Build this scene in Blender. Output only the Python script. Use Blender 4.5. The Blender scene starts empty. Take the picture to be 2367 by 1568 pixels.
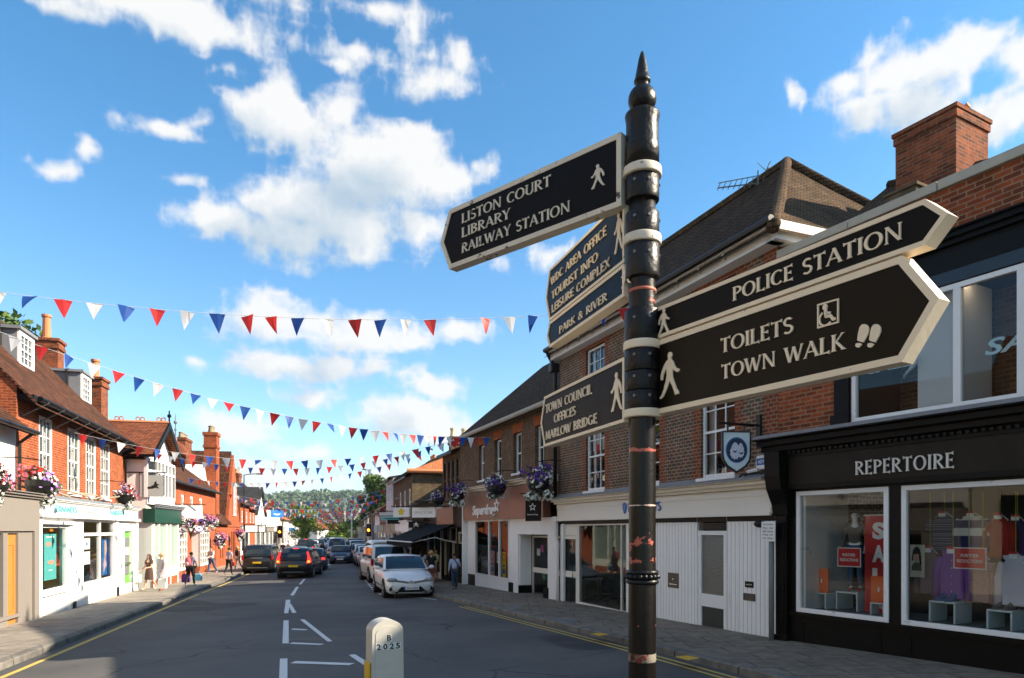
import bpy, bmesh, math, random
from math import sin, cos, pi, radians, sqrt, atan2
from mathutils import Vector, Matrix
from mathutils.geometry import tessellate_polygon
random.seed(7)
S = bpy.context.scene
COL = S.collection
FD, CX, HY, CZ = 1578.0, 1183.5, 1223.6, 2.65      # picture scale of the survey, eye height

# ------------------------------------------------------------------ survey: ground and rays
PROF = [(-60, 2.1), (-30, 1.5), (0, .85), (12, .58), (21, .39), (28, .27), (36, .08), (46, 0), (5000, 0)]
def lin(pts, t):
    if t <= pts[0][0]: return pts[0][1]
    for (a, va), (b, vb) in zip(pts, pts[1:]):
        if t <= b: return va + (vb - va) * (t - a) / (b - a)
    return pts[-1][1]
RFAC = [(-20, 22.5), (12.2, 4.765), (31.8, -3.07), (53, -9.4), (80, -16.6), (130, -29.5), (220, -55)]
LFAC = [(-20, -3.5), (20.28, -14.12), (32.2, -17.65), (58, -23.7), (90, -31.5), (150, -46), (220, -64)]
KL = [(-20, -2.2), (-5, -4.6), (4, -6.6), (11.2, -8.4), (20, -10.9), (30, -13.6), (42, -16.75), (58, -20.9), (90, -28.8), (150, -43.5), (220, -61.5)]
KR = [(-20, 17), (-4, 9.3), (2, 6.3), (6, 4.75), (9.15, 3.5), (12, 2.4), (20.4, -1.15), (24, -2.75), (31.8, -4.75), (40, -6.75), (53, -10.55), (80, -18.0), (130, -31.2), (220, -57.5)]
def prof(Y):
    return sum(lin(PROF, Y + k) for k in (-4, -2, 0, 2, 4)) / 5
def zg(X, Y):
    t = (lin(RFAC, Y) - X) / 14.0
    return prof(Y) - .27 * max(0.0, min(1.3, t))
def at(px, py, d):
    return Vector(((px - CX) / FD * d, d, CZ + (HY - py) / FD * d))
def gd(px, py, up=0.0):
    """where the line of sight meets the ground (up = height of the pavement)"""
    x, z = (px - CX) / FD, (HY - py) / FD
    lo, hi = 1.0, 400.0
    for _ in range(60):
        m = (lo + hi) / 2
        if CZ + z * m > zg(x * m, m) + up: lo = m
        else: hi = m
    return Vector((x * lo, lo, zg(x * lo, lo) + up))

class Fr:
    """a vertical plane (facade or sign) from P0 to P1; x left to right, y into it, z up from zb"""
    def __init__(s, P0, P1, zb=0.0):
        s.o = Vector((P0[0], P0[1])); v = Vector((P1[0], P1[1])) - s.o
        s.L = v.length; s.u = v / s.L; s.n = Vector((-s.u.y, s.u.x)); s.zb = zb
        s.rot = atan2(s.u.y, s.u.x)
    def at(s, px, py, y=0.0):
        r = Vector(((px - CX) / FD, 1.0)); o = s.o + s.n * y
        t = o.dot(s.n) / r.dot(s.n)
        p = r * t
        return (p - o).dot(s.u), CZ + (HY - py) / FD * t - s.zb
    def x(s, px, y=0.0): return s.at(px, 0, y)[0]
    def z(s, px, py, y=0.0): return s.at(px, py, y)[1]
    def w(s, x, y, z):
        p = s.o + s.u * x + s.n * y
        return Vector((p.x, p.y, z + s.zb))

# ------------------------------------------------------------------ objects
def tag(o, label=None, cat=None, group=None, kind=None):
    if label: o['label'] = label
    if cat: o['category'] = cat
    if group: o['group'] = group
    if kind: o['kind'] = kind
    return o
def thing(name, label, cat, loc=(0, 0, 0), rz=0.0, group=None):
    o = bpy.data.objects.new(name, None); COL.objects.link(o)
    o.empty_display_size = .2
    o.location = loc; o.rotation_euler = (0, 0, rz)
    return tag(o, label, cat, group)
KIDS = {}
def adopt(o, parent):
    if parent is not None:
        o.parent = parent; KIDS.setdefault(parent.name, []).append(o)
def dup(o, parent=None):
    c = o.copy(); COL.objects.link(c)
    if parent is not None: adopt(c, parent)
    for k in list(KIDS.get(o.name, [])): dup(k, c)
    return c

class MB:
    def __init__(s): s.v = []; s.f = []; s.m = []; s.cur = 0
    def mat(s, i): s.cur = i; return s
    def face(s, pts, m=None):
        b = len(s.v); s.v += [tuple(p) for p in pts]
        s.f.append(tuple(range(b, b + len(pts)))); s.m.append(s.cur if m is None else m)
    def mesh(s, vs, fs, m=None):
        b = len(s.v); s.v += [tuple(p) for p in vs]
        for f in fs: s.f.append(tuple(b + i for i in f)); s.m.append(s.cur if m is None else m)
    def box(s, x0, x1, y0, y1, z0, z1, m=None):
        if x0 > x1: x0, x1 = x1, x0
        if y0 > y1: y0, y1 = y1, y0
        if z0 > z1: z0, z1 = z1, z0
        s.mesh([(x0, y0, z0), (x1, y0, z0), (x1, y1, z0), (x0, y1, z0), (x0, y0, z1), (x1, y0, z1), (x1, y1, z1), (x0, y1, z1)],
               [(0, 3, 2, 1), (4, 5, 6, 7), (0, 1, 5, 4), (1, 2, 6, 5), (2, 3, 7, 6), (3, 0, 4, 7)], m)
    def obox(s, c, ax, ay, az, m=None):
        c, ax, ay, az = map(Vector, (c, ax, ay, az)); vs = []
        for k in (-1, 1):
            for i, j in ((-1, -1), (1, -1), (1, 1), (-1, 1)): vs.append(c + ax * i + ay * j + az * k)
        s.mesh(vs, [(0, 3, 2, 1), (4, 5, 6, 7), (0, 1, 5, 4), (1, 2, 6, 5), (2, 3, 7, 6), (3, 0, 4, 7)], m)
    def extr(s, poly, y0, y1, m=None, back=True, frame=None):
        """poly in x,z pushed from y0 (front) to y1; may be concave"""
        P = [(p[0], p[1]) for p in poly]
        a = sum(P[i - 1][0] * P[i][1] - P[i][0] * P[i - 1][1] for i in range(len(P)))
        if a < 0: P = P[::-1]
        n = len(P); T = tessellate_polygon([[Vector((p[0], p[1], 0)) for p in P]])
        b = [(p[0], y0, p[1]) for p in P] + [(p[0], y1, p[1]) for p in P]
        fs = []
        for t in T:
            q = [P[i] for i in t]
            ar = (q[1][0] - q[0][0]) * (q[2][1] - q[0][1]) - (q[2][0] - q[0][0]) * (q[1][1] - q[0][1])
            t = t if ar > 0 else t[::-1]
            fs.append(tuple(t))
            if back: fs.append(tuple(i + n for i in t[::-1]))
        for i in range(n): j = (i + 1) % n; fs.append((j, i, i + n, j + n))
        s.mesh(b, fs, m)
    def ring(s, A, B, y0, y1, m=None):
        """frame between two outlines of equal length in x,z"""
        n = len(A); vs = []
        for y in (y0, y1):
            vs += [(p[0], y, p[1]) for p in A] + [(p[0], y, p[1]) for p in B]
        fs = []
        for i in range(n):
            j = (i + 1) % n
            fs += [(i, j, n + j, n + i), (2 * n + j, 2 * n + i, 3 * n + i, 3 * n + j), (i, 2 * n + i, 2 * n + j, j), (n + j, 3 * n + j, 3 * n + i, n + i)]
        s.mesh(vs, fs, m)
    def lathe(s, prof, n=24, c=(0, 0, 0), m=None, cap=True):
        vs = []
        for r, z in prof:
            for i in range(n):
                a = 2 * pi * i / n; vs.append((c[0] + r * cos(a), c[1] + r * sin(a), c[2] + z))
        fs = []
        for k in range(len(prof) - 1):
            for i in range(n):
                j = (i + 1) % n; fs.append((k * n + i, k * n + j, k * n + n + j, k * n + n + i))
        if cap:
            fs.append(tuple(range(n))[::-1]); fs.append(tuple((len(prof) - 1) * n + i for i in range(n)))
        s.mesh(vs, fs, m)
    def tube(s, path, r, n=8, m=None, cap=True):
        path = [Vector(p) for p in path]; R = r if isinstance(r, (list, tuple)) else [r] * len(path)
        vs = []; up = Vector((0, 0, 1))
        for i, p in enumerate(path):
            t = (path[min(i + 1, len(path) - 1)] - path[max(i - 1, 0)])
            t = t.normalized() if t.length > 1e-9 else Vector((0, 0, 1))
            a = t.cross(up)
            if a.length < .05: a = t.cross(Vector((0, 1, 0)))
            a.normalize(); b = a.cross(t)
            for k in range(n):
                q = 2 * pi * k / n; vs.append(p + a * (R[i] * cos(q)) + b * (R[i] * sin(q)))
        fs = []
        for k in range(len(path) - 1):
            for i in range(n):
                j = (i + 1) % n; fs.append((k * n + j, k * n + i, k * n + n + i, k * n + n + j))
        if cap: fs.append(tuple(range(n))); fs.append(tuple((len(path) - 1) * n + i for i in range(n))[::-1])
        s.mesh(vs, fs, m)
    def ball(s, c, r, n=8, m=None):
        rx, ry, rz = r if isinstance(r, (list, tuple)) else (r, r, r)
        vs = [(c[0], c[1], c[2] - rz)]; fs = []; k = max(3, n // 2)
        for i in range(1, k):
            a = -pi / 2 + pi * i / k
            for j in range(n):
                b = 2 * pi * j / n; vs.append((c[0] + rx * cos(a) * cos(b), c[1] + ry * cos(a) * sin(b), c[2] + rz * sin(a)))
        vs.append((c[0], c[1], c[2] + rz)); last = len(vs) - 1
        for j in range(n): fs.append((0, 1 + (j + 1) % n, 1 + j))
        for i in range(k - 2):
            for j in range(n):
                q = (j + 1) % n; fs.append((1 + i * n + j, 1 + i * n + q, 1 + (i + 1) * n + q, 1 + (i + 1) * n + j))
        for j in range(n): fs.append((last, 1 + (k - 2) * n + j, 1 + (k - 2) * n + (j + 1) % n))
        s.mesh(vs, fs, m)
    def build(s, name, mats, parent=None, smooth=False, loc=None, bevel=0, sub=0, flat_angle=None, label=None):
        me = bpy.data.meshes.new(name); me.from_pydata(s.v, [], s.f)
        if not isinstance(mats, (list, tuple)): mats = [mats]
        for m in mats: me.materials.append(M[m] if isinstance(m, str) else m)
        me.polygons.foreach_set('material_index', s.m)
        if smooth: me.polygons.foreach_set('use_smooth', [True] * len(s.f))
        me.update()
        o = bpy.data.objects.new(name, me); COL.objects.link(o)
        if loc: o.location = loc
        adopt(o, parent)
        if bevel:
            b = o.modifiers.new('bevel', 'BEVEL'); b.width = bevel; b.segments = 2; b.limit_method = 'ANGLE'
        if sub:
            b = o.modifiers.new('sub', 'SUBSURF'); b.levels = b.render_levels = sub
        if label: o['label'] = label
        return o

# ------------------------------------------------------------------ materials
M = {}
def nd(nt, t, **kw):
    n = nt.nodes.new(t)
    for k, v in kw.items():
        if k.startswith('i_'): n.inputs[k[2:].replace('_', ' ')].default_value = v
        else: setattr(n, k, v)
    return n
def newmat(name):
    m = bpy.data.materials.new(name); m.use_nodes = True; nt = m.node_tree; M[name] = m
    return m, nt, nt.nodes['Principled BSDF'], nt.links.new
def c4(c): return (c[0], c[1], c[2], 1)
def mixc(nt, a, b, fac, mode='MIX'):
    n = nt.nodes.new('ShaderNodeMix'); n.data_type = 'RGBA'; n.blend_type = mode
    for sock, val in ((n.inputs[0], fac), (n.inputs[6], a), (n.inputs[7], b)):
        if hasattr(val, 'links'): nt.links.new(val, sock)
        elif isinstance(val, (int, float)): sock.default_value = val
        else: sock.default_value = c4(val)
    return n.outputs[2]
def ramp(nt, val, a, b, lo=(0, 0, 0), hi=(1, 1, 1)):
    n = nt.nodes.new('ShaderNodeMapRange'); n.inputs[1].default_value = a; n.inputs[2].default_value = b
    n.interpolation_type = 'SMOOTHSTEP'; nt.links.new(val, n.inputs[0]); return n.outputs[0]
def mth(nt, op, a, b=None, c=None):
    n = nt.nodes.new('ShaderNodeMath'); n.operation = op
    for i, v in enumerate((a, b, c)):
        if v is None: continue
        if hasattr(v, 'links'): nt.links.new(v, n.inputs[i])
        else: n.inputs[i].default_value = v
    return n.outputs[0]
def noise(nt, scale, detail=3, vec=None, rough=.55, out=0):
    n = nd(nt, 'ShaderNodeTexNoise', i_Scale=scale, i_Detail=detail, i_Roughness=rough)
    if vec is None: vec = nd(nt, 'ShaderNodeTexCoord').outputs['Object']
    nt.links.new(vec, n.inputs['Vector']); return n.outputs[out]
def pm(name, col, rough=.6, metal=0, var=.14, sc=3, bump=0, bsc=60, coat=0, chips=None, chip_sc=25, chip_t=.62, spec=.35):
    m, nt, b, L = newmat(name)
    n = noise(nt, sc, 5)
    c = mixc(nt, [x * (1 - var) for x in col], [min(1, x * (1 + var)) for x in col], n)
    if chips:
        f = ramp(nt, noise(nt, chip_sc, 8, rough=.7), chip_t, chip_t + .03)
        c = mixc(nt, c, chips, f)
    L(c, b.inputs['Base Color']); b.inputs['Roughness'].default_value = rough
    b.inputs['Metallic'].default_value = metal; b.inputs['Coat Weight'].default_value = coat; b.inputs['Coat Roughness'].default_value = .05
    b.inputs['Specular IOR Level'].default_value = spec
    if bump:
        bp = nd(nt, 'ShaderNodeBump', i_Strength=bump, i_Distance=.01); L(noise(nt, bsc, 4), bp.inputs['Height']); L(bp.outputs[0], b.inputs['Normal'])
    return m
def brick(name, c1, c2, mort, bw=.225, rh=.075, ms=.011, tint=.35, bump=.4, off=.5, flat=False, rough=.85, bias=0.0, frame=None, patch=None):
    m, nt, b, L = newmat(name)
    tc = nd(nt, 'ShaderNodeTexCoord'); sx = nd(nt, 'ShaderNodeSeparateXYZ'); L(tc.outputs['Object'], sx.inputs[0])
    cb = nd(nt, 'ShaderNodeCombineXYZ')
    if flat: L(sx.outputs[0], cb.inputs[0]); L(sx.outputs[1], cb.inputs[1])
    else: L(mth(nt, 'ADD', sx.outputs[0], sx.outputs[1]), cb.inputs[0]); L(sx.outputs[2], cb.inputs[1])
    t = nd(nt, 'ShaderNodeTexBrick', offset=off, i_Scale=1.0); t.inputs['Brick Width'].default_value = bw; t.inputs['Row Height'].default_value = rh
    t.inputs['Mortar Size'].default_value = ms; t.inputs['Mortar Smooth'].default_value = .3; t.inputs['Bias'].default_value = bias
    t.inputs['Color1'].default_value = c4(c1); t.inputs['Color2'].default_value = c4(c2); t.inputs['Mortar'].default_value = c4(mort)
    L(cb.outputs[0], t.inputs['Vector'])
    c = mixc(nt, t.outputs['Color'], [.25] * 3, mth(nt, 'MULTIPLY', ramp(nt, noise(nt, 1.1, 6), .4, .8), tint), 'MULTIPLY')
    c = mixc(nt, c, [1.25, 1.2, 1.15], mth(nt, 'MULTIPLY', noise(nt, 23, 2), tint), 'MULTIPLY')
    c = mixc(nt, c, mixc(nt, (.5, .5, .52), (1.35, 1.3, 1.25), ramp(nt, noise(nt, 4.5, 4, rough=.65), .3, .7)), tint * 1.3 if tint < .6 else .75, 'MULTIPLY')
    L(c, b.inputs['Base Color']); b.inputs['Roughness'].default_value = rough; b.inputs['Specular IOR Level'].default_value = .06
    bp = nd(nt, 'ShaderNodeBump', i_Strength=bump, i_Distance=.012); bp.invert = True
    L(mth(nt, 'ADD', t.outputs['Fac'], mth(nt, 'MULTIPLY', noise(nt, 60, 3), .5)), bp.inputs['Height']); L(bp.outputs[0], b.inputs['Normal'])
    return m
def emis(name, col, st):
    m, nt, b, L = newmat(name)
    b.inputs['Base Color'].default_value = c4(col); b.inputs['Emission Color'].default_value = c4(col); b.inputs['Emission Strength'].default_value = st
def glassm(name, tint=(.9, .95, .95), k=1.0, add=.04, rough=.015, wob=0):
    m, nt, b, L = newmat(name); nt.nodes.remove(b)
    tr = nd(nt, 'ShaderNodeBsdfTransparent'); tr.inputs[0].default_value = c4(tint)
    gl = nd(nt, 'ShaderNodeBsdfGlossy'); gl.inputs['Roughness'].default_value = rough
    fr = nd(nt, 'ShaderNodeFresnel', i_IOR=1.5); mx = nd(nt, 'ShaderNodeMixShader')
    f = mth(nt, 'ADD', mth(nt, 'MULTIPLY', fr.outputs[0], k), add); L(mth(nt, 'MINIMUM', f, 1.0), mx.inputs[0])
    L(tr.outputs[0], mx.inputs[1]); L(gl.outputs[0], mx.inputs[2]); L(mx.outputs[0], nt.nodes['Material Output'].inputs[0])
    if wob:
        bp = nd(nt, 'ShaderNodeBump', i_Strength=wob, i_Distance=.02); L(noise(nt, 1.2, 2), bp.inputs['Height']); L(bp.outputs[0], gl.inputs['Normal'])
pm('cream_paint', (.80, .685, .52), .55, var=.1, sc=9, chips=(.22, .18, .12), chip_sc=16, chip_t=.66, bump=.08)
pm('worn_white_paint', (.62, .57, .48), .55, var=.1, sc=9, chips=(.06, .05, .045), chip_sc=22, chip_t=.60, bump=.1)
pm('sign_black', (.004, .004, .005), .38, var=.4, sc=6, bump=.06, bsc=12, spec=.12)
pm('sign_warm_lit_black', (.010, .007, .004), .42, var=.5, sc=5, bump=.12, bsc=10, spec=.12)  # black sign paint with a brown cast of warm light put into it
pm('sign_blue_black', (.004, .009, .016), .38, var=.4, sc=6, bump=.06, bsc=12, spec=.12)
pm('white_paint', (.76, .755, .74), .5, var=.07, sc=3, bump=.03, chips=(.55, .53, .49), chip_sc=5, chip_t=.64)
pm('white_render', (.78, .76, .71), .8, var=.07, sc=1.2, bump=.15, bsc=25)
pm('cream_render', (.66, .58, .45), .8, var=.08, sc=1.2, bump=.1)
pm('grey_render', (.55, .56, .57), .8, var=.08, sc=1.2)
pm('road_white', (.66, .66, .65), .75, var=.08, sc=8, chips=(.2, .2, .2), chip_sc=30, chip_t=.62)
pm('road_yellow', (.55, .40, .10), .75, var=.1, sc=8, chips=(.15, .14, .11), chip_sc=30, chip_t=.62)
pm('yellow_paint', (.62, .38, .03), .6)
pm('black_wood', (.004, .0038, .0035), .45, var=.5, sc=4, bump=.1, bsc=30, spec=.15)
pm('brown_wood', (.020, .015, .010), .6, var=.6, sc=3, bump=.1, bsc=30, spec=.2)
pm('navy_paint', (.018, .035, .055), .45, var=.2)
pm('black_iron', (.012, .012, .012), .4)
pm('grey_metal', (.16, .17, .17), .5, var=.2)
pm('lead', (.20, .21, .23), .6, var=.25, bump=.2, bsc=8)
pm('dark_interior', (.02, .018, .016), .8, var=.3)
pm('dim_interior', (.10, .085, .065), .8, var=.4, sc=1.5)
pm('curtain', (.72, .70, .66), .9, var=.12, sc=14)
pm('stone', (.40, .36, .29), .85, var=.18, sc=5, bump=.2)
pm('terracotta', (.52, .20, .085), .75, var=.15)
pm('pale_pot', (.60, .50, .34), .75, var=.15)
pm('old_stone', (.26, .20, .13), .85, var=.3, sc=5, bump=.2)
pm('rubber', (.015, .015, .016), .8); pm('chrome', (.6, .6, .6), .2, metal=.9, var=.03); pm('rim', (.45, .46, .47), .35, metal=.7, var=.05)
brick('orange_brick', (.37, .085, .030), (.22, .048, .020), (.34, .17, .10), tint=.35)
brick('terrace_brick', (.38, .088, .035), (.27, .060, .026), (.36, .15, .08), tint=.28)
brick('purple_brick', (.165, .068, .038), (.085, .070, .057), (.27, .22, .16), tint=.45, bias=.0, bw=.17, ms=.014)
brick('brown_brick', (.150, .090, .052), (.100, .062, .038), (.17, .13, .09), tint=.3)
brick('red_brick', (.32, .075, .028), (.11, .036, .020), (.27, .17, .11), tint=.35, bias=-.1)
brick('red_dressing', (.25, .064, .030), (.15, .042, .024), (.25, .17, .11), tint=.2, bw=.14)
brick('chimney_brick', (.30, .075, .030), (.11, .040, .024), (.2, .12, .08), tint=.35, rh=.07)
brick('sooty_brick', (.17, .125, .075), (.11, .085, .055), (.13, .105, .075), tint=.4)
brick('brown_tile', (.150, .066, .040), (.075, .038, .026), (.022, .013, .010), bw=.2, rh=.11, ms=.018, tint=.55, bump=1)
brick('dark_tile', (.095, .055, .030), (.052, .031, .018), (.010, .008, .006), bw=.17, rh=.085, ms=.012, tint=.4, bump=.9)
brick('sunlit_tile', (.125, .082, .048), (.085, .058, .036), (.028, .02, .014), bw=.17, rh=.085, ms=.012, tint=.4, bump=.9)  # dark tile again, paler: sunlight on the hip side put into the colour
brick('red_tile', (.26, .085, .045), (.17, .065, .04), (.06, .028, .018), bw=.17, rh=.085, ms=.012, tint=.4, bump=.8)
brick('orange_tile', (.50, .19, .085), (.42, .155, .07), (.2, .08, .04), bw=.17, rh=.085, ms=.010, tint=.2, bump=.6)
brick('pink_tile', (.34, .11, .085), (.27, .09, .07), (.13, .05, .04), bw=.17, rh=.085, ms=.010, tint=.2, bump=.6)
brick('slate', (.045, .048, .052), (.035, .036, .04), (.015, .015, .016), bw=.3, rh=.16, ms=.008, tint=.3, bump=.5)
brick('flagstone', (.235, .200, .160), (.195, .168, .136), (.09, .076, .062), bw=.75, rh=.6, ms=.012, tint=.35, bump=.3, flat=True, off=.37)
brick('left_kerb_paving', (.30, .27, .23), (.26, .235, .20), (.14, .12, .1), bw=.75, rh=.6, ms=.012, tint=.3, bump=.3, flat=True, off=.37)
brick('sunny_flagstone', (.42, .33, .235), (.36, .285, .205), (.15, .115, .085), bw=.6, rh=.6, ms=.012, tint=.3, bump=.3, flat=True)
brick('kerbstone', (.20, .19, .17), (.15, .145, .135), (.06, .06, .055), bw=.9, rh=.9, ms=.012, tint=.4, bump=.2)
glassm('shop_glass', k=.75, add=.0, wob=.012)
glassm('house_glass', tint=(.75, .8, .82), k=1.1, add=.05, wob=.04)
def boards(name, col, w=.115):
    m, nt, b, L = newmat(name); tc = nd(nt, 'ShaderNodeTexCoord'); sx = nd(nt, 'ShaderNodeSeparateXYZ'); L(tc.outputs['Object'], sx.inputs[0])
    f = mth(nt, 'FRACT', mth(nt, 'DIVIDE', sx.outputs[0], w)); g = mth(nt, 'LESS_THAN', f, .09)
    c = mixc(nt, [x * .9 for x in col], col, noise(nt, 4, 4)); mp = nd(nt, 'ShaderNodeMapping'); mp.inputs['Scale'].default_value = (7, 7, .5); L(tc.outputs['Object'], mp.inputs[0])
    c = mixc(nt, c, [x * f_ for x, f_ in zip(col, (.66, .63, .58))], mth(nt, 'MULTIPLY', ramp(nt, noise(nt, 1.0, 6, mp.outputs[0], rough=.7), .52, .75), .75))
    L(mixc(nt, c, [x * .35 for x in col], g), b.inputs['Base Color']); b.inputs['Roughness'].default_value = .45
    bp = nd(nt, 'ShaderNodeBump', i_Strength=.8, i_Distance=.01); bp.invert = True; L(g, bp.inputs['Height']); L(bp.outputs[0], b.inputs['Normal'])
boards('white_boards', (.84, .84, .83))
def asphalt():
    m, nt, b, L = newmat('asphalt')
    big = noise(nt, .25, 5); fine = noise(nt, 90, 3, rough=.7)
    c = mixc(nt, (.046, .046, .046), (.106, .101, .095), ramp(nt, big, .28, .72))
    c = mixc(nt, c, (.028, .029, .031), ramp(nt, noise(nt, .11, 2), .60, .615))
    co = nd(nt, 'ShaderNodeTexCoord').outputs['Object']; wv = nd(nt, 'ShaderNodeVectorMath', operation='MULTIPLY_ADD'); wv.inputs[1].default_value = (.9, .9, 0); L(noise(nt, .8, 5, co, out=1), wv.inputs[0]); L(co, wv.inputs[2])
    vo = nd(nt, 'ShaderNodeTexVoronoi', feature='DISTANCE_TO_EDGE', i_Scale=.28); L(wv.outputs[0], vo.inputs['Vector'])
    c = mixc(nt, c, (.022, .022, .022), mth(nt, 'MULTIPLY', ramp(nt, vo.outputs[0], .010, .002), ramp(nt, noise(nt, .3, 2), .45, .6)))
    c = mixc(nt, c, (.03, .03, .03), mth(nt, 'MULTIPLY', ramp(nt, noise(nt, 1.7, 3), .66, .74), .6))
    c = mixc(nt, c, (.15, .145, .14), ramp(nt, fine, .55, .75))
    st = nd(nt, 'ShaderNodeMapping'); st.inputs['Scale'].default_value = (.25, 1.6, 1); st.inputs['Rotation'].default_value = (0, 0, radians(-12))
    L(nd(nt, 'ShaderNodeTexCoord').outputs['Object'], st.inputs[0])
    c = mixc(nt, c, (.17, .13, .10), mth(nt, 'MULTIPLY', ramp(nt, noise(nt, 1.0, 4, st.outputs[0]), .57, .70), .5))
    L(c, b.inputs['Base Color']); b.inputs['Roughness'].default_value = .82
    bp = nd(nt, 'ShaderNodeBump', i_Strength=.5, i_Distance=.008); L(fine, bp.inputs['Height']); L(bp.outputs[0], b.inputs['Normal'])
asphalt()
def post_paint():
    """black iron paint, glossy, worn to red primer and old white bands at a few heights"""
    m, nt, b, L = newmat('post_paint'); tc = nd(nt, 'ShaderNodeTexCoord'); sx = nd(nt, 'ShaderNodeSeparateXYZ'); L(tc.outputs['Object'], sx.inputs[0])
    z = sx.outputs[2]
    c = mixc(nt, (.004, .0035, .0035), (.009, .006, .004), noise(nt, 5, 4))
    def patch(z0, h, thr, col, sc, c):
        d = mth(nt, 'DIVIDE', mth(nt, 'ABSOLUTE', mth(nt, 'SUBTRACT', z, z0)), h)
        f = mth(nt, 'SUBTRACT', noise(nt, sc, 7, rough=.65), mth(nt, 'MULTIPLY', d, .22))
        return mixc(nt, c, col, ramp(nt, f, thr, thr + .02))
    for z0, h, thr, sc in ((.300, .022, .47, 17), (-.05, .05, .515, 15), (-.115, .045, .50, 24), (-.36, .02, .5, 15), (.86, .05, .53, 14), (.05, .5, .66, 22)):
        c = patch(z0 + CZ, h, thr, (.42, .11, .08), sc, c)
    c = patch(.092 + CZ, .0035, .30, (.62, .45, .38), 20, c)
    c = mixc(nt, c, (.55, .5, .45), ramp(nt, noise(nt, 42, 6, rough=.7), .735, .75))
    L(c, b.inputs['Base Color']); b.inputs['Roughness'].default_value = .34; b.inputs['Specular IOR Level'].default_value = .3
    bp = nd(nt, 'ShaderNodeBump', i_Strength=.25, i_Distance=.006); L(noise(nt, 45, 5), bp.inputs['Height']); L(bp.outputs[0], b.inputs['Normal'])
post_paint()
pm('post_black', (.005, .005, .006), .4, var=.5, sc=5, bump=.5, bsc=40, spec=.3, chips=(.3, .27, .24), chip_sc=38, chip_t=.72)
pm('post_chipped', (.005, .005, .006), .4, var=.5, sc=5, bump=.5, bsc=40, chips=(.62, .60, .57), chip_sc=7, chip_t=.66)
pm('band_white_red', (.70, .62, .50), .5, var=.1, chips=(.48, .10, .07), chip_sc=10, chip_t=.53, sc=9)
pm('red_primer', (.48, .13, .09), .55, var=.2, sc=20)

# ------------------------------------------------------------------ camera and light
cam = bpy.data.objects.new('camera', bpy.data.cameras.new('camera')); COL.objects.link(cam); S.camera = cam
cam.location = (0, 0, CZ); cam.rotation_euler = (radians(90), 0, 0)
cd = cam.data; cd.sensor_width = 36; cd.lens = 24; cd.shift_y = (1590 - 1017.5) / 3072; cd.clip_end = 20000; cd.clip_start = .05
cd.dof.use_dof = True; cd.dof.focus_distance = 2.5; cd.dof.aperture_fstop = 14
SUN_EL, SUN_AZ = radians(31), radians(92)      # from +Y turning to +X
sun = bpy.data.objects.new('sun', bpy.data.lights.new('sun', 'SUN')); COL.objects.link(sun)
sd = Vector((sin(SUN_AZ) * cos(SUN_EL), cos(SUN_AZ) * cos(SUN_EL), sin(SUN_EL)))
sun.rotation_euler = sd.to_track_quat('Z', 'Y').to_euler(); sun.location = (40, 0, 40)
sun.data.energy = 4.4; sun.data.angle = radians(.5); sun.data.color = (1, .86, .68)
S.view_settings.view_transform = 'Standard'; S.view_settings.look = 'None'; S.view_settings.gamma = 1
S.view_settings.exposure = 1.5
S.cycles.max_bounces = 8; S.cycles.transparent_max_bounces = 16; S.cycles.caustics_reflective = False; S.cycles.caustics_refractive = False
S.cycles.use_denoising = True

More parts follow.
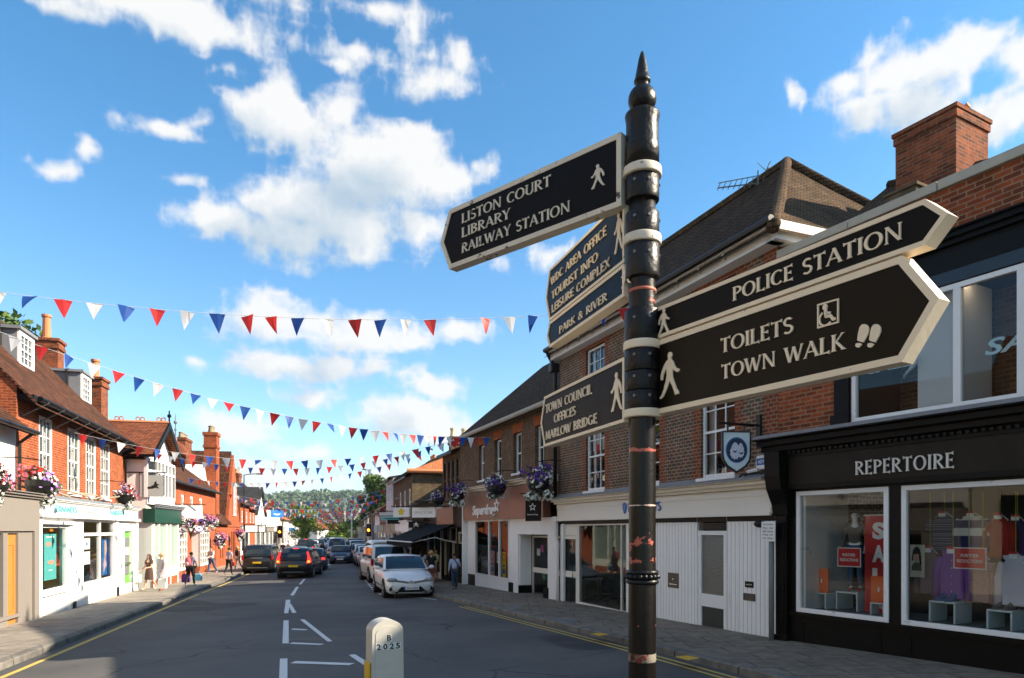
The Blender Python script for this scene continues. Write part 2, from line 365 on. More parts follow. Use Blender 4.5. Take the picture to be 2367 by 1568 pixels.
def cloud_map():
    """cloud cover (R) and brightness (G) over azimuth -180..180 and elevation 0..90, computed with layered noise"""
    import numpy as np
    Wd, Hd = 5400, 1100; EL1 = 73.0
    rng = np.random.RandomState(11)
    az = np.linspace(-180, 180, Wd, endpoint=False, dtype=np.float32); el = np.linspace(0, EL1, Hd, dtype=np.float32)
    def vnoise(cell):
        nx, ny = max(2, int(round(360 / cell))), int(EL1 / cell) + 3
        g = rng.rand(ny, nx).astype(np.float32)
        fx = np.arange(Wd) * nx / Wd; fy = el / cell; ix = fx.astype(int); iy = fy.astype(int)
        tx = (fx - ix).astype(np.float32); ty = (fy - iy).astype(np.float32); tx = tx * tx * tx * (tx * (tx * 6 - 15) + 10); ty = ty * ty * ty * (ty * (ty * 6 - 15) + 10)
        a = g[:, ix % nx] * (1 - tx) + g[:, (ix + 1) % nx] * tx
        return a[iy] * (1 - ty[:, None]) + a[iy + 1] * ty[:, None]
    def fbm(cell, oct, rough=.55, billow=False):
        r = 0; amp = 1; tot = 0
        for _ in range(oct):
            n = vnoise(cell)
            if billow: n = 1 - np.abs(2 * n - 1)
            r = r + n * amp; tot += amp; amp *= rough; cell /= 2.03
        return r / tot
    BL = [  # centre and half sizes in the survey's picture units, weight
        (340, 0, 320, 75, .85), (440, 60, 140, 50, .75), (120, -10, 180, 30, .5), (620, -20, 100, 35, .4),
        (670, 290, 135, 75, 1.0), (660, 235, 60, 75, .85), (780, 255, 55, 60, .6), (600, 290, 90, 50, .6),
        (900, 400, 170, 110, 1.1), (960, 350, 90, 80, 1.0), (830, 440, 140, 75, 1.0), (730, 480, 150, 70, 1.0), (660, 540, 170, 75, .95), (540, 530, 120, 50, .95), (640, 480, 80, 40, .9), (810, 530, 160, 80, .9), (1040, 420, 75, 70, .8), (960, 520, 90, 60, .75),
        (810, 115, 75, 38, .7), (770, 140, 45, 24, .65), (1010, 190, 120, 48, .75), (1080, 130, 50, 55, .75), (960, 60, 50, 60, .45), (870, 20, 110, 30, .35), (1000, 130, 60, 40, .5),
        (410, 325, 95, 28, .65), (470, 300, 38, 36, .55), (120, 375, 60, 26, .55), (190, 345, 30, 20, .4), (435, 425, 50, 14, .5), (530, 175, 30, 25, .45), (1110, 380, 35, 30, .5), (1160, 600, 45, 25, .5), (1290, 580, 55, 28, .55),
        (620, 750, 130, 60, .85), (720, 740, 100, 50, .8), (850, 770, 120, 45, .8), (1060, 770, 110, 28, .7), (940, 780, 80, 30, .6),
        (650, 850, 150, 38, .95), (760, 840, 90, 45, 1.0), (860, 850, 60, 40, .75), (710, 910, 70, 32, .75), (1000, 895, 90, 28, .75), (910, 870, 60, 40, .6), (470, 830, 35, 18, .6), (950, 970, 130, 50, 1.0), (1010, 985, 70, 42, .9), (890, 985, 60, 30, .7),
        (520, 990, 90, 45, .8), (590, 1000, 60, 40, .6), (700, 1040, 110, 26, .7), (850, 1090, 160, 40, .5), (560, 1080, 60, 30, .6), (700, 1110, 400, 28, .45),
        (2080, 170, 180, 65, .85), (2210, 130, 120, 62, .9), (2330, 150, 110, 75, .75), (1960, 190, 70, 45, .8), (2020, 240, 100, 50, .9), (2120, 230, 100, 60, .9), (2340, 270, 100, 60, .7), (1820, 215, 25, 40, .55), (2040, 110, 60, 40, .5), (2280, 300, 90, 60, .9)]

    cover = np.full((Hd, Wd), -.6, np.float32)
    wa, we = (fbm(5, 4) - .5) * 3.4, (fbm(5, 4) - .5) * 2.6
    A = az[None, :] + wa; E = el[:, None] + we
    for px, py, rx, ry, wgt in BL:
        a = math.degrees(atan2((px - CX), FD)); h = sqrt(FD * FD + (px - CX) ** 2); e = math.degrees(atan2(HY - py, h))
        ra = math.degrees(rx / FD) * cos(radians(a)) ** 2; re = math.degrees(ry / h) * cos(radians(e)) ** 2
        x0 = max(0, int((a - ra * 1.9 - 5 + 180) / 360 * Wd)); x1 = min(Wd, int((a + ra * 1.9 + 5 + 180) / 360 * Wd)); y0 = max(0, int((e - re * 1.9 - 4) / EL1 * Hd)); y1 = min(Hd, int((e + re * 1.9 + 4) / EL1 * Hd))
        q = (1.11 - np.sqrt(((A[y0:y1, x0:x1] - a) / ra) ** 2 + ((E[y0:y1, x0:x1] - e) / re) ** 2)) * wgt * (.8 if py > 950 else 1)
        c = cover[y0:y1, x0:x1]; k = .25
        hh = np.clip(.5 + .5 * (q - c) / k, 0, 1); cover[y0:y1, x0:x1] = c * (1 - hh) + q * hh + k * hh * (1 - hh)
    far = (np.abs(az)[None, :] > 46).astype(np.float32)
    cover = np.maximum(cover, (fbm(16, 2) - .47) * 3.0 * far - 2 * (1 - far))  # added cloud outside the view, unseen, thickened to brighten the shade
    cover = np.clip(cover, -.6, .9)
    det = fbm(3.2, 7, .58, True); fine = fbm(1.1, 5, .6)
    cov = cover + (det - .64) * (1.0 - .45 * np.clip(cover, 0, .9)) + (fine - .5) * .4
    ss = lambda t, a, b: (lambda u: u * u * (3 - 2 * u))(np.clip((t - a) / (b - a), 0, 1))
    op = ss(cov, -.12, .55)
    thick = np.clip(cov, 0, 1.4)
    occ = np.zeros_like(thick); st = (7, 6)
    for k in range(1, 10): occ += np.roll(np.roll(thick, -st[0] * k, 1), -st[1] * k, 0)
    occ /= 9
    lit = np.exp(-2.6 * np.clip(occ - .18, 0, 2)) * 1.12 + (thick - occ) * .45 + (det - .6) * .35
    lit = np.clip(lit, 0, 1)
    buf = np.zeros((Hd, Wd, 4), np.float32); buf[..., 0] = op; buf[..., 1] = lit; buf[..., 3] = 1
    im = bpy.data.images.new('cloud_map', Wd, Hd, alpha=False, float_buffer=False, is_data=True)
    im.pixels.foreach_set(buf.ravel()); im.update(); im.pack()
    return im, EL1
def world():
    W = bpy.data.worlds.new('World'); S.world = W; W.use_nodes = True; nt = W.node_tree; L = nt.links.new
    bg = nt.nodes['Background']; bg.inputs[1].default_value = .105
    sky = nd(nt, 'ShaderNodeTexSky', sky_type='NISHITA', sun_disc=False, sun_elevation=SUN_EL, sun_rotation=SUN_AZ)
    sky.air_density = AIR; sky.dust_density = DUST; sky.ozone_density = OZONE
    im, EL1 = cloud_map()
    tc = nd(nt, 'ShaderNodeTexCoord'); sx = nd(nt, 'ShaderNodeSeparateXYZ'); L(tc.outputs['Generated'], sx.inputs[0])
    u = mth(nt, 'ADD', mth(nt, 'MULTIPLY', mth(nt, 'ARCTAN2', sx.outputs[0], sx.outputs[1]), .5 / pi), .5)
    v = mth(nt, 'MULTIPLY', mth(nt, 'ARCSINE', sx.outputs[2]), 180 / pi / EL1)
    cb = nd(nt, 'ShaderNodeCombineXYZ'); L(u, cb.inputs[0]); L(v, cb.inputs[1])
    ti = nd(nt, 'ShaderNodeTexImage', extension='EXTEND'); ti.image = im; L(cb.outputs[0], ti.inputs[0])
    sp = nd(nt, 'ShaderNodeSeparateColor'); L(ti.outputs[0], sp.inputs[0])
    op = mth(nt, 'MULTIPLY', mth(nt, 'MULTIPLY', sp.outputs[0], .96), ramp(nt, v, 0.0, .05))
    cc = mixc(nt, CLOUD_LO, CLOUD_HI, sp.outputs[1])
    skc = mixc(nt, sky.outputs[0], mixc(nt, (.62, .78, .88), SKY_TINT, ramp(nt, v, .0, .45)), 1.0, 'MULTIPLY')
    L(mixc(nt, skc, cc, op), bg.inputs[0])
AIR, DUST, OZONE = 1.0, .6, 1.0
CLOUD_LO, CLOUD_HI, SKY_TINT = (1.75, 2.2, 2.6), (3.35, 3.35, 3.32), (.33, .70, .87)

# ================================================================== ground
def sheet(name, fn, xs_fn, ys, n, mat, kind='structure', up=0.0):
    """grid whose row Y runs from xs_fn(Y)[0] to [1]"""
    mb = MB(); vs = []; fs = []
    for Y in ys:
        a, b = xs_fn(Y)
        for i in range(n + 1):
            X = a + (b - a) * i / n; vs.append((X, Y, fn(X, Y) + up))
    for k in range(len(ys) - 1):
        for i in range(n): fs.append((k * (n + 1) + i, k * (n + 1) + i + 1, (k + 1) * (n + 1) + i + 1, (k + 1) * (n + 1) + i))
    mb.mesh(vs, fs); o = mb.build(name, mat, smooth=True); o['kind'] = kind; return o
def frange(a, b, s):
    r = []; 
    while a < b - 1e-6: r.append(a); a += s
    return r + [b]
YS = frange(-20, 60, 1.0) + frange(62, 220, 3.0)
pm('meadow', (.07, .10, .035), .95, var=.35, sc=.05)
sheet('ground', lambda X, Y: zg(X, Y) - (.6 if Y < 240 else 0), lambda Y: (-900, 900), [-300, -60] + YS + [300, 600, 1200, 2600], 60, 'meadow')
sheet('road', zg, lambda Y: (lin(KL, Y) - .3, lin(KR, Y) + .3), YS, 24, 'asphalt', up=.0)
KH = .12
def pavement(name, kerb, fac, side, mat, split=None):
    sheet(name, lambda X, Y: zg(X, Y) + KH + .012, lambda Y: tuple(sorted((lin(kerb, Y) + side * .15, lin(fac, Y) + side * 4.5))), YS, 8, mat)
    mb = MB(); vs = []; fs = []
    for Y in YS:
        k = lin(kerb, Y); b = k + side * .16
        z = zg(k, Y) - .05; zt = zg(k, Y) + KH
        vs += [(k, Y, z), (k - side * 0.0, Y, zt - .02), (k + side * .02, Y, zt), (b, Y, zt + .016), (b, Y, z)]
    for i in range(len(YS) - 1):
        for j in range(4):
            q = (i * 5 + j, i * 5 + j + 1, (i + 1) * 5 + j + 1, (i + 1) * 5 + j); fs.append(q if side > 0 else q[::-1])
    mb.mesh(vs, fs); o = mb.build('kerb', 'kerbstone'); o['kind'] = 'structure'
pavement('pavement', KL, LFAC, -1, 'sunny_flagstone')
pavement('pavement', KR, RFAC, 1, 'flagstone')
# darker paving strip along the kerb on the left
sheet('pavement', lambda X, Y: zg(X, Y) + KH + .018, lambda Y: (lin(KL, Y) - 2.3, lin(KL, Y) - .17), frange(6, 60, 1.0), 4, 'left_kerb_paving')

def stripe(name, pts, w, mat, up=.006, dash=None, kind='structure'):
    """painted line laid on the road along ground points (X,Y)"""
    mb = MB(); P = [Vector((p[0], p[1])) for p in pts]; L = [0]
    for a, b in zip(P, P[1:]): L.append(L[-1] + (b - a).length)
    def pos(t):
        for i in range(len(P) - 1):
            if t <= L[i + 1] or i == len(P) - 2:
                u = (P[i + 1] - P[i]).normalized(); return P[i] + u * (t - L[i]), u
    segs = [(0, L[-1])] if not dash else []
    if dash:
        t = 0
        while t < L[-1]: segs.append((t, min(L[-1], t + dash[0]))); t += dash[0] + dash[1]
    for t0, t1 in segs:
        n = max(1, int((t1 - t0) / .8)); rows = []
        for i in range(n + 1):
            p, u = pos(t0 + (t1 - t0) * i / n); q = Vector((-u.y, u.x)) * (w / 2)
            a, b = p + q, p - q; rows.append(((a.x, a.y, zg(a.x, a.y) + up), (b.x, b.y, zg(b.x, b.y) + up)))
        for r, s2 in zip(rows, rows[1:]): mb.face([r[1], s2[1], s2[0], r[0]])
    o = mb.build(name, mat); o['kind'] = kind; return o
kp = lambda K, off, ys: [(lin(K, y) + off, y) for y in ys]
stripe('road_line', kp(KL, .32, frange(2, 44, 1)), .10, 'road_yellow')
stripe('road_line', kp(KR, -.22, frange(3, 20.5, .7)), .06, 'road_yellow')
stripe('road_line', kp(KR, -.40, frange(3, 20.5, .7)), .06, 'road_yellow')
def gpoly(name, polys, mat='road_white'):
    mb = MB()
    for poly in polys:
        q = [gd(*p) for p in poly]
        a = sum(q[i - 1].x * q[i].y - q[i].x * q[i - 1].y for i in range(len(q)))
        if a < 0: q = q[::-1]
        mb.face([(p.x, p.y, zg(p.x, p.y) + .007) for p in q])
    o = mb.build(name, mat); o['kind'] = 'structure'
D6 = 600 * .77045 / 2367   # survey picture 6 to picture units
def s6(x, y): return (539.4 + x * .1953, 1271.4 + y * .1953)
gpoly('road_markings', [[s6(*p) for p in q] for q in (
    [(855, 318), (883, 305), (890, 310), (868, 322)], [(775, 403), (832, 337), (858, 337), (802, 403)], [(673, 533), (742, 432), (775, 432), (715, 533)],
    [(600, 745), (622, 585), (676, 585), (668, 640), (650, 745)], [(668, 640), (680, 628), (748, 738), (696, 742), (662, 672)],
    [(580, 1103), (594, 830), (654, 828), (656, 1103)], [(788, 820), (842, 818), (1172, 1076), (1115, 1082)],
    [(678, 940), (708, 926), (884, 936), (855, 947)], [(660, 1108), (700, 1091), (1078, 1108), (1035, 1122)],
    [(540, 1540), (552, 1285), (640, 1280), (640, 1540)], [(672, 1338), (740, 1312), (1440, 1338), (1370, 1362)], [(1366, 1240), (1440, 1232), (1600, 1330), (1600, 1400)],
    [(962, 232), (978, 208), (990, 210), (978, 234)], [(1028, 180), (1045, 160), (1052, 162), (1038, 182)])])
gpoly('road_markings', [[(p[0], p[1]) for p in q] for q in (
    [(741, 1284), (757, 1261), (760, 1261), (745, 1284)], [(729, 1307), (740, 1297), (760, 1298), (745, 1307)], [(742, 1303), (765, 1303), (763, 1305), (745, 1306)])])
bay = [(1003, 1386), (980, 1383), (921, 1376)]
bd = [(882, 1374), (866, 1366), (856, 1354), (846, 1342), (838, 1328), (832, 1312), (826, 1292)]
stripe('road_line', [gd(*p).xy for p in ((1010, 1386), (965, 1379), (915, 1377), (889, 1376))], .07, 'road_white')
stripe('road_line', [gd(*p).xy for p in bd], .09, 'road_white', dash=(.75, .55))
# yellow blip painted on the kerb, covers in the footway
gp = gd(1582, 1523, .13)
mb = MB()
for p in (gp, gd(1380, 1468, .13)):
    u = Vector((-.37, .93, 0)); w = Vector((.93, .37, 0))
    zt = .03
    for a, b in ((-.17, .17),):
        q = [p + u * a - w * .06, p + u * b - w * .06, p + u * b + w * .17, p + u * a * .6 + w * .2]
        mb.face([(v.x, v.y, zg(v.x, v.y) + KH + .03) for v in q][::-1])
mb.build('kerb_marking', 'yellow_paint')['kind'] = 'structure'
def cover(px, py, a, b, lab):
    p = gd(px, py, KH + .02); mb = MB(); mb.box(-a, a, -b, b, 0, .012)
    for i in range(5): mb.box(-a * .8 + i * a * .4 - .01, -a * .8 + i * a * .4 + .01, -b * .8, b * .8, .012, .016)
    o = mb.build('manhole_cover', 'grey_metal', loc=(p.x, p.y, zg(p.x, p.y) + KH + .008)); o.rotation_euler = (0, 0, -1.19)
    tag(o, lab, 'manhole cover', 'covers let into the right-hand footway')
cover(1305, 1460 - 28, .45, .22, 'dark rectangular cover in the footway in front of the glass door')
cover(1185, 1402, .4, .18, 'small dark cover in the footway before the brown chemist shopfront')

# ================================================================== lettering
VS, TS = .165, .075
def G(ch):
    l = lambda x0, y0, x1, y1, w0=VS, w1=None, f=3: ('l', x0, y0, x1, y1, w0, w1 or w0, f)
    a = lambda cx, cy, rx, ry, a0, a1, k=0: ('a', cx, cy, rx, ry, a0, a1, k)
    t = TS
    D = {'A': (.80, [l(.04, 0, .40, 1, t, t, 1), l(.38, 1, .74, 0, VS, VS, 2), l(.17, .34, .58, .34, t, t, 0)]),
     'B': (.66, [l(.12, 0, .12, 1), a(.16, .76, .36, .20, -90, 90), a(.16, .28, .42, .245, -90, 90), l(.1, .965, .2, .965, t, t, 0), l(.1, .53, .2, .53, t, t, 0), l(.1, .035, .2, .035, t, t, 0)]),
     'C': (.72, [a(.42, .5, .35, .46, 48, 312)]),
     'D': (.78, [l(.12, 0, .12, 1), a(.20, .5, .48, .46, -90, 90), l(.1, .96, .22, .96, t, t, 0), l(.1, .04, .22, .04, t, t, 0)]),
     'E': (.56, [l(.12, 0, .12, 1), l(.12, .962, .50, .962, t, t, 2), l(.12, .52, .44, .52, t, t, 2), l(.12, .038, .53, .038, t, t, 2)]),
     'F': (.54, [l(.12, 0, .12, 1), l(.12, .962, .50, .962, t, t, 2), l(.12, .50, .44, .50, t, t, 2)]),
     'G': (.80, [a(.42, .5, .35, .46, 48, 320), l(.68, .05, .68, .45, VS, VS, 2)]),
     'I': (.26, [l(.13, 0, .13, 1)]),
     'K': (.72, [l(.12, 0, .12, 1), l(.18, .47, .60, 1, t, t, 2), l(.26, .54, .66, 0, VS, VS, 2)]),
     'L': (.56, [l(.12, 0, .12, 1), l(.12, .038, .53, .038, t, t, 2)]),
     'M': (.96, [l(.10, 0, .16, 1, t, t), l(.18, 1, .48, .08, VS, VS, 0), l(.48, .08, .78, 1, t, t, 0), l(.80, 1, .86, 0, VS, VS)]),
     'N': (.84, [l(.12, 0, .12, 1, t, t), l(.12, 1, .72, 0, VS, VS, 0), l(.72, 0, .72, 1, t, t)]),
     'O': (.88, [a(.44, .5, .37, .47, 0, 360)]),
     'P': (.62, [l(.12, 0, .12, 1), a(.16, .72, .40, .245, -90, 90), l(.1, .965, .2, .965, t, t, 0), l(.1, .48, .2, .48, t, t, 0)]),
     'R': (.70, [l(.12, 0, .12, 1), a(.16, .735, .38, .23, -90, 90), l(.1, .965, .2, .965, t, t, 0), l(.1, .505, .22, .505, t, t, 0), l(.28, .50, .66, 0, VS, VS, 2)]),
     'S': (.56, [a(.28, .745, .21, .22, 35, 268, .13), a(.27, .27, .225, .235, 92, -145, .13)]),
     'T': (.66, [l(.33, 0, .33, .97, VS, VS, 1), l(.02, .955, .64, .955, t, t, 3)]),
     'U': (.78, [l(.12, .30, .12, 1, VS, VS, 2), a(.39, .32, .27, .29, 180, 360), l(.66, .30, .66, 1, t * 1.2, t * 1.2, 2)]),
     'V': (.78, [l(.06, 1, .39, 0, VS, VS, 1), l(.39, 0, .72, 1, t, t, 2)]),
     'W': (1.1, [l(.06, 1, .32, 0, VS, VS, 1), l(.32, 0, .54, .95, t, t, 0), l(.54, .95, .78, 0, VS, VS, 0), l(.78, 0, 1.04, 1, t, t, 2)]),
     'X': (.74, [l(.08, 1, .66, 0, VS, VS), l(.08, 0, .64, 1, t, t)]),
     'Y': (.72, [l(.06, 1, .36, .45, VS, VS, 1), l(.36, .45, .66, 1, t, t, 2), l(.36, 0, .36, .5, VS, VS, 1)]),
     '&': (.82, [a(.36, .77, .18, .19, -60, 300, .1), a(.34, .27, .27, .25, 70, 330, .12), l(.24, .68, .70, .02, VS, VS, 0), l(.56, .14, .74, .50, t, t, 2)]),
     ' ': (.42, [])}
    return D[ch]
def serif(mb, st, x0, x1, z0, z1, y, th=.003, track=.07, m=0, weight=1.0, only=None):
    """raised lettering filling x0..x1, baseline z0, cap height to z1"""
    adv = [G(c)[0] + track for c in st]; tot = sum(adv) - track
    h = z1 - z0; sx = (x1 - x0) / tot; cx = 0; k = 0; wi = 0
    T = lambda x, zz: (x0 + x * sx, z0 + zz * h)
    for c, ad in zip(st, adv):
        wi += c == ' '
        for s in (G(c)[1] if only in (None, wi) else ()):
            yy = y - k * .00012; k = (k + 1) % 9
            if s[0] == 'l':
                _, ax, ay, bx, by, w0, w1, f = s; w0 *= weight; w1 *= weight
                v = Vector((bx - ax, by - ay)); Ln = v.length; u = v / Ln
                hor = abs(u.y) < .25
                q = Vector((0, 1)) if hor else Vector((1, 0))
                def pt(tt, w): p = Vector((ax, ay)) + v * tt; return p + q * (w / 2), p - q * (w / 2)
                st_ = [(0, w0), (.5, (w0 + w1) / 2), (1, w1)]
                fl = .085 / Ln
                if f & 1: st_ = [(0, w0 + .13), (fl * .45, w0 + .06), (fl * 1.4, w0)] + st_[1:]
                if f & 2: st_ = st_[:-1] + [(1 - fl * 1.4, w1), (1 - fl * .45, w1 + .06), (1, w1 + .13)]
                if hor and f: st_ = [(t_, w if abs(w - w0) < 1e-6 else w + .03) for t_, w in st_]
                A = []; B = []
                for tt, w in st_:
                    a_, b_ = pt(tt, w); A.append(a_); B.append(b_)
                poly = A + B[::-1]
                mb.extr([T(cx + p.x, p.y) for p in poly], yy - th, y, m, back=False)
            else:
                _, ax, ay, rx, ry, a0, a1, kk = s; n = max(6, int(abs(a1 - a0) / 15)); full = abs(a1 - a0) > 359
                O = []; I = []
                for i in range(n + 1):
                    t_ = radians(a0 + (a1 - a0) * i / n)
                    w = (kk or (TS + (VS - TS) * abs(cos(t_)) ** 1.3)) * weight
                    if not full and ch_end(i, n) and not kk: w *= 1.35
                    O.append((ax + (rx + w / 2) * cos(t_), ay + (ry + w / 2) * sin(t_))); I.append((ax + (rx - w / 2) * cos(t_), ay + (ry - w / 2) * sin(t_)))
                for i in range(n):
                    q = [O[i], O[i + 1], I[i + 1], I[i]]
                    mb.extr([T(cx + p[0], min(1.03, max(-.03, p[1]))) for p in q], yy - th, y, m, back=False)
        cx += ad
def ch_end(i, n): return i == 0 or i == n
FONT_CACHE = {}
def sans(name, st, w, h, mat, parent=None, loc=(0, 0, 0), depth=.004, shear=0.0, bold=0.0, align='CENTER'):
    """plain lettering as a mesh in the x,z plane facing -y, fitted to w by h (cap height), centred"""
    cu = bpy.data.curves.new('txt', 'FONT'); cu.body = st; cu.size = 1; cu.extrude = .02; cu.offset = bold; cu.shear = shear; cu.align_x = 'CENTER'; cu.resolution_u = 3
    cu.space_line = .9
    to = bpy.data.objects.new('txt', cu); COL.objects.link(to); bpy.context.view_layer.update()
    me = bpy.data.meshes.new_from_object(to.evaluated_get(bpy.context.evaluated_depsgraph_get()))
    bpy.data.objects.remove(to)
    xs = [v.co.x for v in me.vertices]; ys = [v.co.y for v in me.vertices]
    x0, x1, y0, y1 = min(xs), max(xs), min(ys), max(ys)
    for v in me.vertices:
        x, yy, zz = v.co
        v.co = ((x - (x0 + x1) / 2) * w / (x1 - x0), -zz / .02 * depth - depth * 0, (yy - (y0 + y1) / 2) * h / (y1 - y0))
    me.materials.clear(); me.materials.append(M[mat]); me.name = name
    o = bpy.data.objects.new(name, me); COL.objects.link(o); o.location = loc; adopt(o, parent); return o

# ================================================================== signpost
MAN = [(.52, 1.0), (.60, .985), (.65, .945), (.645, .895), (.60, .865), (.62, .82), (.70, .77), (.76, .68), (.86, .60), (1.0, .565), (1.0, .52), (.92, .50), (.80, .54), (.70, .60), (.66, .52), (.68, .42), (.76, .30), (.86, .16), (.98, .06), (.97, .02), (.88, .03), (.80, .02), (.66, .22), (.52, .36), (.42, .24), (.30, .12), (.18, .03), (.06, .0), (.0, .025), (.12, .09), (.22, .20), (.32, .36), (.38, .50), (.36, .66), (.28, .60), (.20, .52), (.17, .42), (.08, .42), (.06, .50), (.12, .62), (.24, .74), (.36, .81), (.46, .845), (.43, .89), (.43, .945), (.465, .985)]
def man(mb, x0, x1, z0, z1, y, flip=False, th=.003):
    mb.extr([(x0 + (1 - p[0] if flip else p[0]) * (x1 - x0), z0 + p[1] * (z1 - z0)) for p in MAN], y - th, y, back=False)
PX, PY = .496, 2.6
post = thing('signpost', 'black cast iron finger signpost with ball and spike top and six pointing arms', 'signpost', (PX, PY, 0))
PZ = lambda py: CZ + (HY - py) * PY / FD
mb = MB()
mb.lathe([(.052, .70), (.052, PZ(1345)), (.0505, PZ(1318)), (.0505, PZ(966)), (.0500, PZ(650)), (.0500, PZ(265))], 40)
mb.build('post', 'post_paint', post, smooth=True)
mb = MB()
mb.lathe([(.053, PZ(1349)), (.061, PZ(1346)), (.062, PZ(1340)), (.056, PZ(1338)), (.056, PZ(1325)), (.062, PZ(1323)), (.061, PZ(1318)), (.053, PZ(1316))], 40, cap=False)
for i in range(20):
    a = 2 * pi * i / 20; mb.ball((.0585 * cos(a), .0585 * sin(a), PZ(1331)), (.011, .011, .011), 8)
mb.build('beaded_ring', 'post_black', post, smooth=True)
mb = MB(); mb.lathe([(.0512, PZ(1527)), (.0520, PZ(1526)), (.0520, PZ(1507)), (.0512, PZ(1506))], 40, cap=False); mb.build('painted_band', 'band_white_red', post, smooth=True)
mb = MB()
r = [(.048, PZ(268)), (.0655, PZ(266)), (.066, PZ(270)), (.0615, PZ(280)), (.061, PZ(333)), (.0625, PZ(336)), (.0635, PZ(340)), (.0635, PZ(391))]
mb.lathe([(a, b) for a, b in r[::-1]], 40, cap=True)
mb.build('cap_sleeve', 'post_black', post, smooth=True)
def collar(z0, z1, rr, mat):
    mb = MB(); mb.lathe([(.05, PZ(z1) - .002), (rr * .97, PZ(z1)), (rr, PZ(z1) + .004), (rr, PZ(z0) - .003), (rr * .97, PZ(z0)), (.05, PZ(z0))], 40, cap=False)
    o = mb.build('collar', mat, post, smooth=True)
    for a in (-2.2, -1.35, -.1, 1.2):
        c = Vector((rr * cos(a), rr * sin(a), PZ(z0 * .68 + z1 * .32))); n = Vector((cos(a), sin(a), 0)); mb = MB()
        mb.tube([c - n * .004, c + n * .004], [.0065, .0055], 10); mb.build('bolt', 'grey_metal', o)
collar(411, 466, .0635, 'post_black'); collar(494, 546, .0635, 'post_black'); collar(568, 645, .0645, 'post_chipped')
collar(718, 791, .0665, 'post_black'); collar(810, 860, .0665, 'post_black'); collar(861, 905, .0668, 'post_black'); collar(906, 948, .0666, 'post_black')
def wring(z0, z1, rr, h=0):
    mb = MB(); mb.lathe([(.05, PZ(z1)), (rr, PZ(z1)), (rr + .001, PZ(z1) + .003), (rr + .001, PZ(z0) - .003), (rr, PZ(z0)), (.05, PZ(z0))], 40, cap=False)
    mb.build('white_ring', 'worn_white_paint' if h else 'cream_paint', post, smooth=True)
wring(391, 410, .072, 1); wring(547, 567, .0705, 1); wring(791, 810, .070); wring(948, 966, .070)
mb = MB(); mb.lathe([(.0503, PZ(677)), (.0525, PZ(676)), (.0525, PZ(671)), (.0503, PZ(670))], 40, cap=False); mb.build('thin_ring', 'red_primer', post, smooth=True)
mb = MB()
fz = lambda y: PZ(100.2 + .2802 * y)
pr = [(.044, fz(602)), (.044, fz(590)), (.034, fz(575)), (.032, fz(560)), (.037, fz(553)), (.037, fz(545))]
for i in range(11):
    a = -1.0 + 2.15 * i / 10; pr.append((.0535 * cos(a) if i < 10 else .024, fz(462) + .0535 * sin(a)))
pr += [(.024, fz(345)), (.026, fz(325)), (.031, fz(318)), (.031, fz(300)), (.028, fz(292)), (.022, fz(220)), (.013, fz(120)), (.006, fz(72)), (.0005, fz(58))]
mb.lathe(pr, 32, cap=True); mb.build('finial', 'post_black', post, smooth=True)

def frm3(px, py, k, ox, oy): return (ox + px * k, oy + py * k)
def outline(F, L, z0, z1, tip, side):
    """pentagon, point at the left (side=-1) or right"""
    if side > 0: return [(0, z0), (L, z0), (L + tip, (z0 + z1) / 2), (L, z1), (0, z1)]
    return [(0, z0), (L, z0), (L, z1), (0, z1), (-tip, (z0 + z1) / 2)]
def inset(P, d):
    n = len(P); R = []
    for i in range(n):
        a, b, c = Vector(P[i - 1]), Vector(P[i]), Vector(P[(i + 1) % n])
        u, v = (b - a).normalized(), (c - b).normalized(); nu, nv = Vector((-u.y, u.x)), Vector((-v.y, v.x))
        m_ = (nu + nv); m_ = m_ / max(.2, m_.dot(nu)); R.append(tuple(b + m_ * d))
    return R
def arm(label, P0, P1, side, z0, z1, tip, bw, face, edge, texts, mans, k=(1, 0, 0), th=.045, extra=None):
    F = Fr(P0, P1, 0); L = F.L
    root = bpy.data.objects.new('direction_arm', None); COL.objects.link(root); root.empty_display_size = .1
    root.location = (F.o.x - PX, F.o.y - PY, 0); root.rotation_euler = (0, 0, F.rot); adopt(root, post); root['label'] = label
    P = outline(F, L, z0, z1, tip, side); I = inset(P, bw)
    mb = MB(); mb.extr(P, 0, th); mb.build('board_edge', edge, root)
    mb = MB(); mb.extr(inset(P, bw * .8), -.0015, .0); mb.build('board_face', face, root)
    mb = MB(); mb.ring(P, I, -.0055, 0.0); mb.build('raised_border', edge, root)
    K = lambda x, y: (k[1] + x * k[0], k[2] + y * k[0])
    for st, (xa, ya), (xb, yb), cap in texts:
        a = F.at(*K(xa, ya)); b = F.at(*K(xb, yb)); t = F.at(*K(xa, ya - cap))
        zz = (a[1] + b[1]) / 2
        for wi in range(st.count(' ') + 1): mb = MB(); serif(mb, st, a[0], b[0], zz, zz + (t[1] - a[1]), -.0015, th=.0045, weight=.95, only=wi); mb.build('lettering', edge, root)
    mb = MB()
    for x0, x1, ya, yb, flip in mans:
        a = F.at(*K(x0, yb)); b = F.at(*K(x1, yb)); t = F.at(*K((x0 + x1) / 2, ya)); c = F.at(*K((x0 + x1) / 2, yb))
        man(mb, a[0], b[0], c[1], t[1], -.0015, flip, .0045)
    mb.build('walking_figure', edge, root)
    if extra: extra(F, K, root, edge)
V = lambda x, y: (x, y)
A0, A1 = (-.2943, 3.235), (.418, 2.6)
arm('upper left arm reading LISTON COURT, LIBRARY, RAILWAY STATION', A0, A1, -1, CZ + 1.234, CZ + 1.514, .062, .021, 'sign_black', 'worn_white_paint',
    [('LISTON COURT', (187, 982), (652, 806), 50), ('LIBRARY', (187, 1060), (440, 972), 50), ('RAILWAY STATION', (187, 1140), (752, 938), 50)], [(863, 936, 683, 806, True)], (.4424, 986.3, 77))
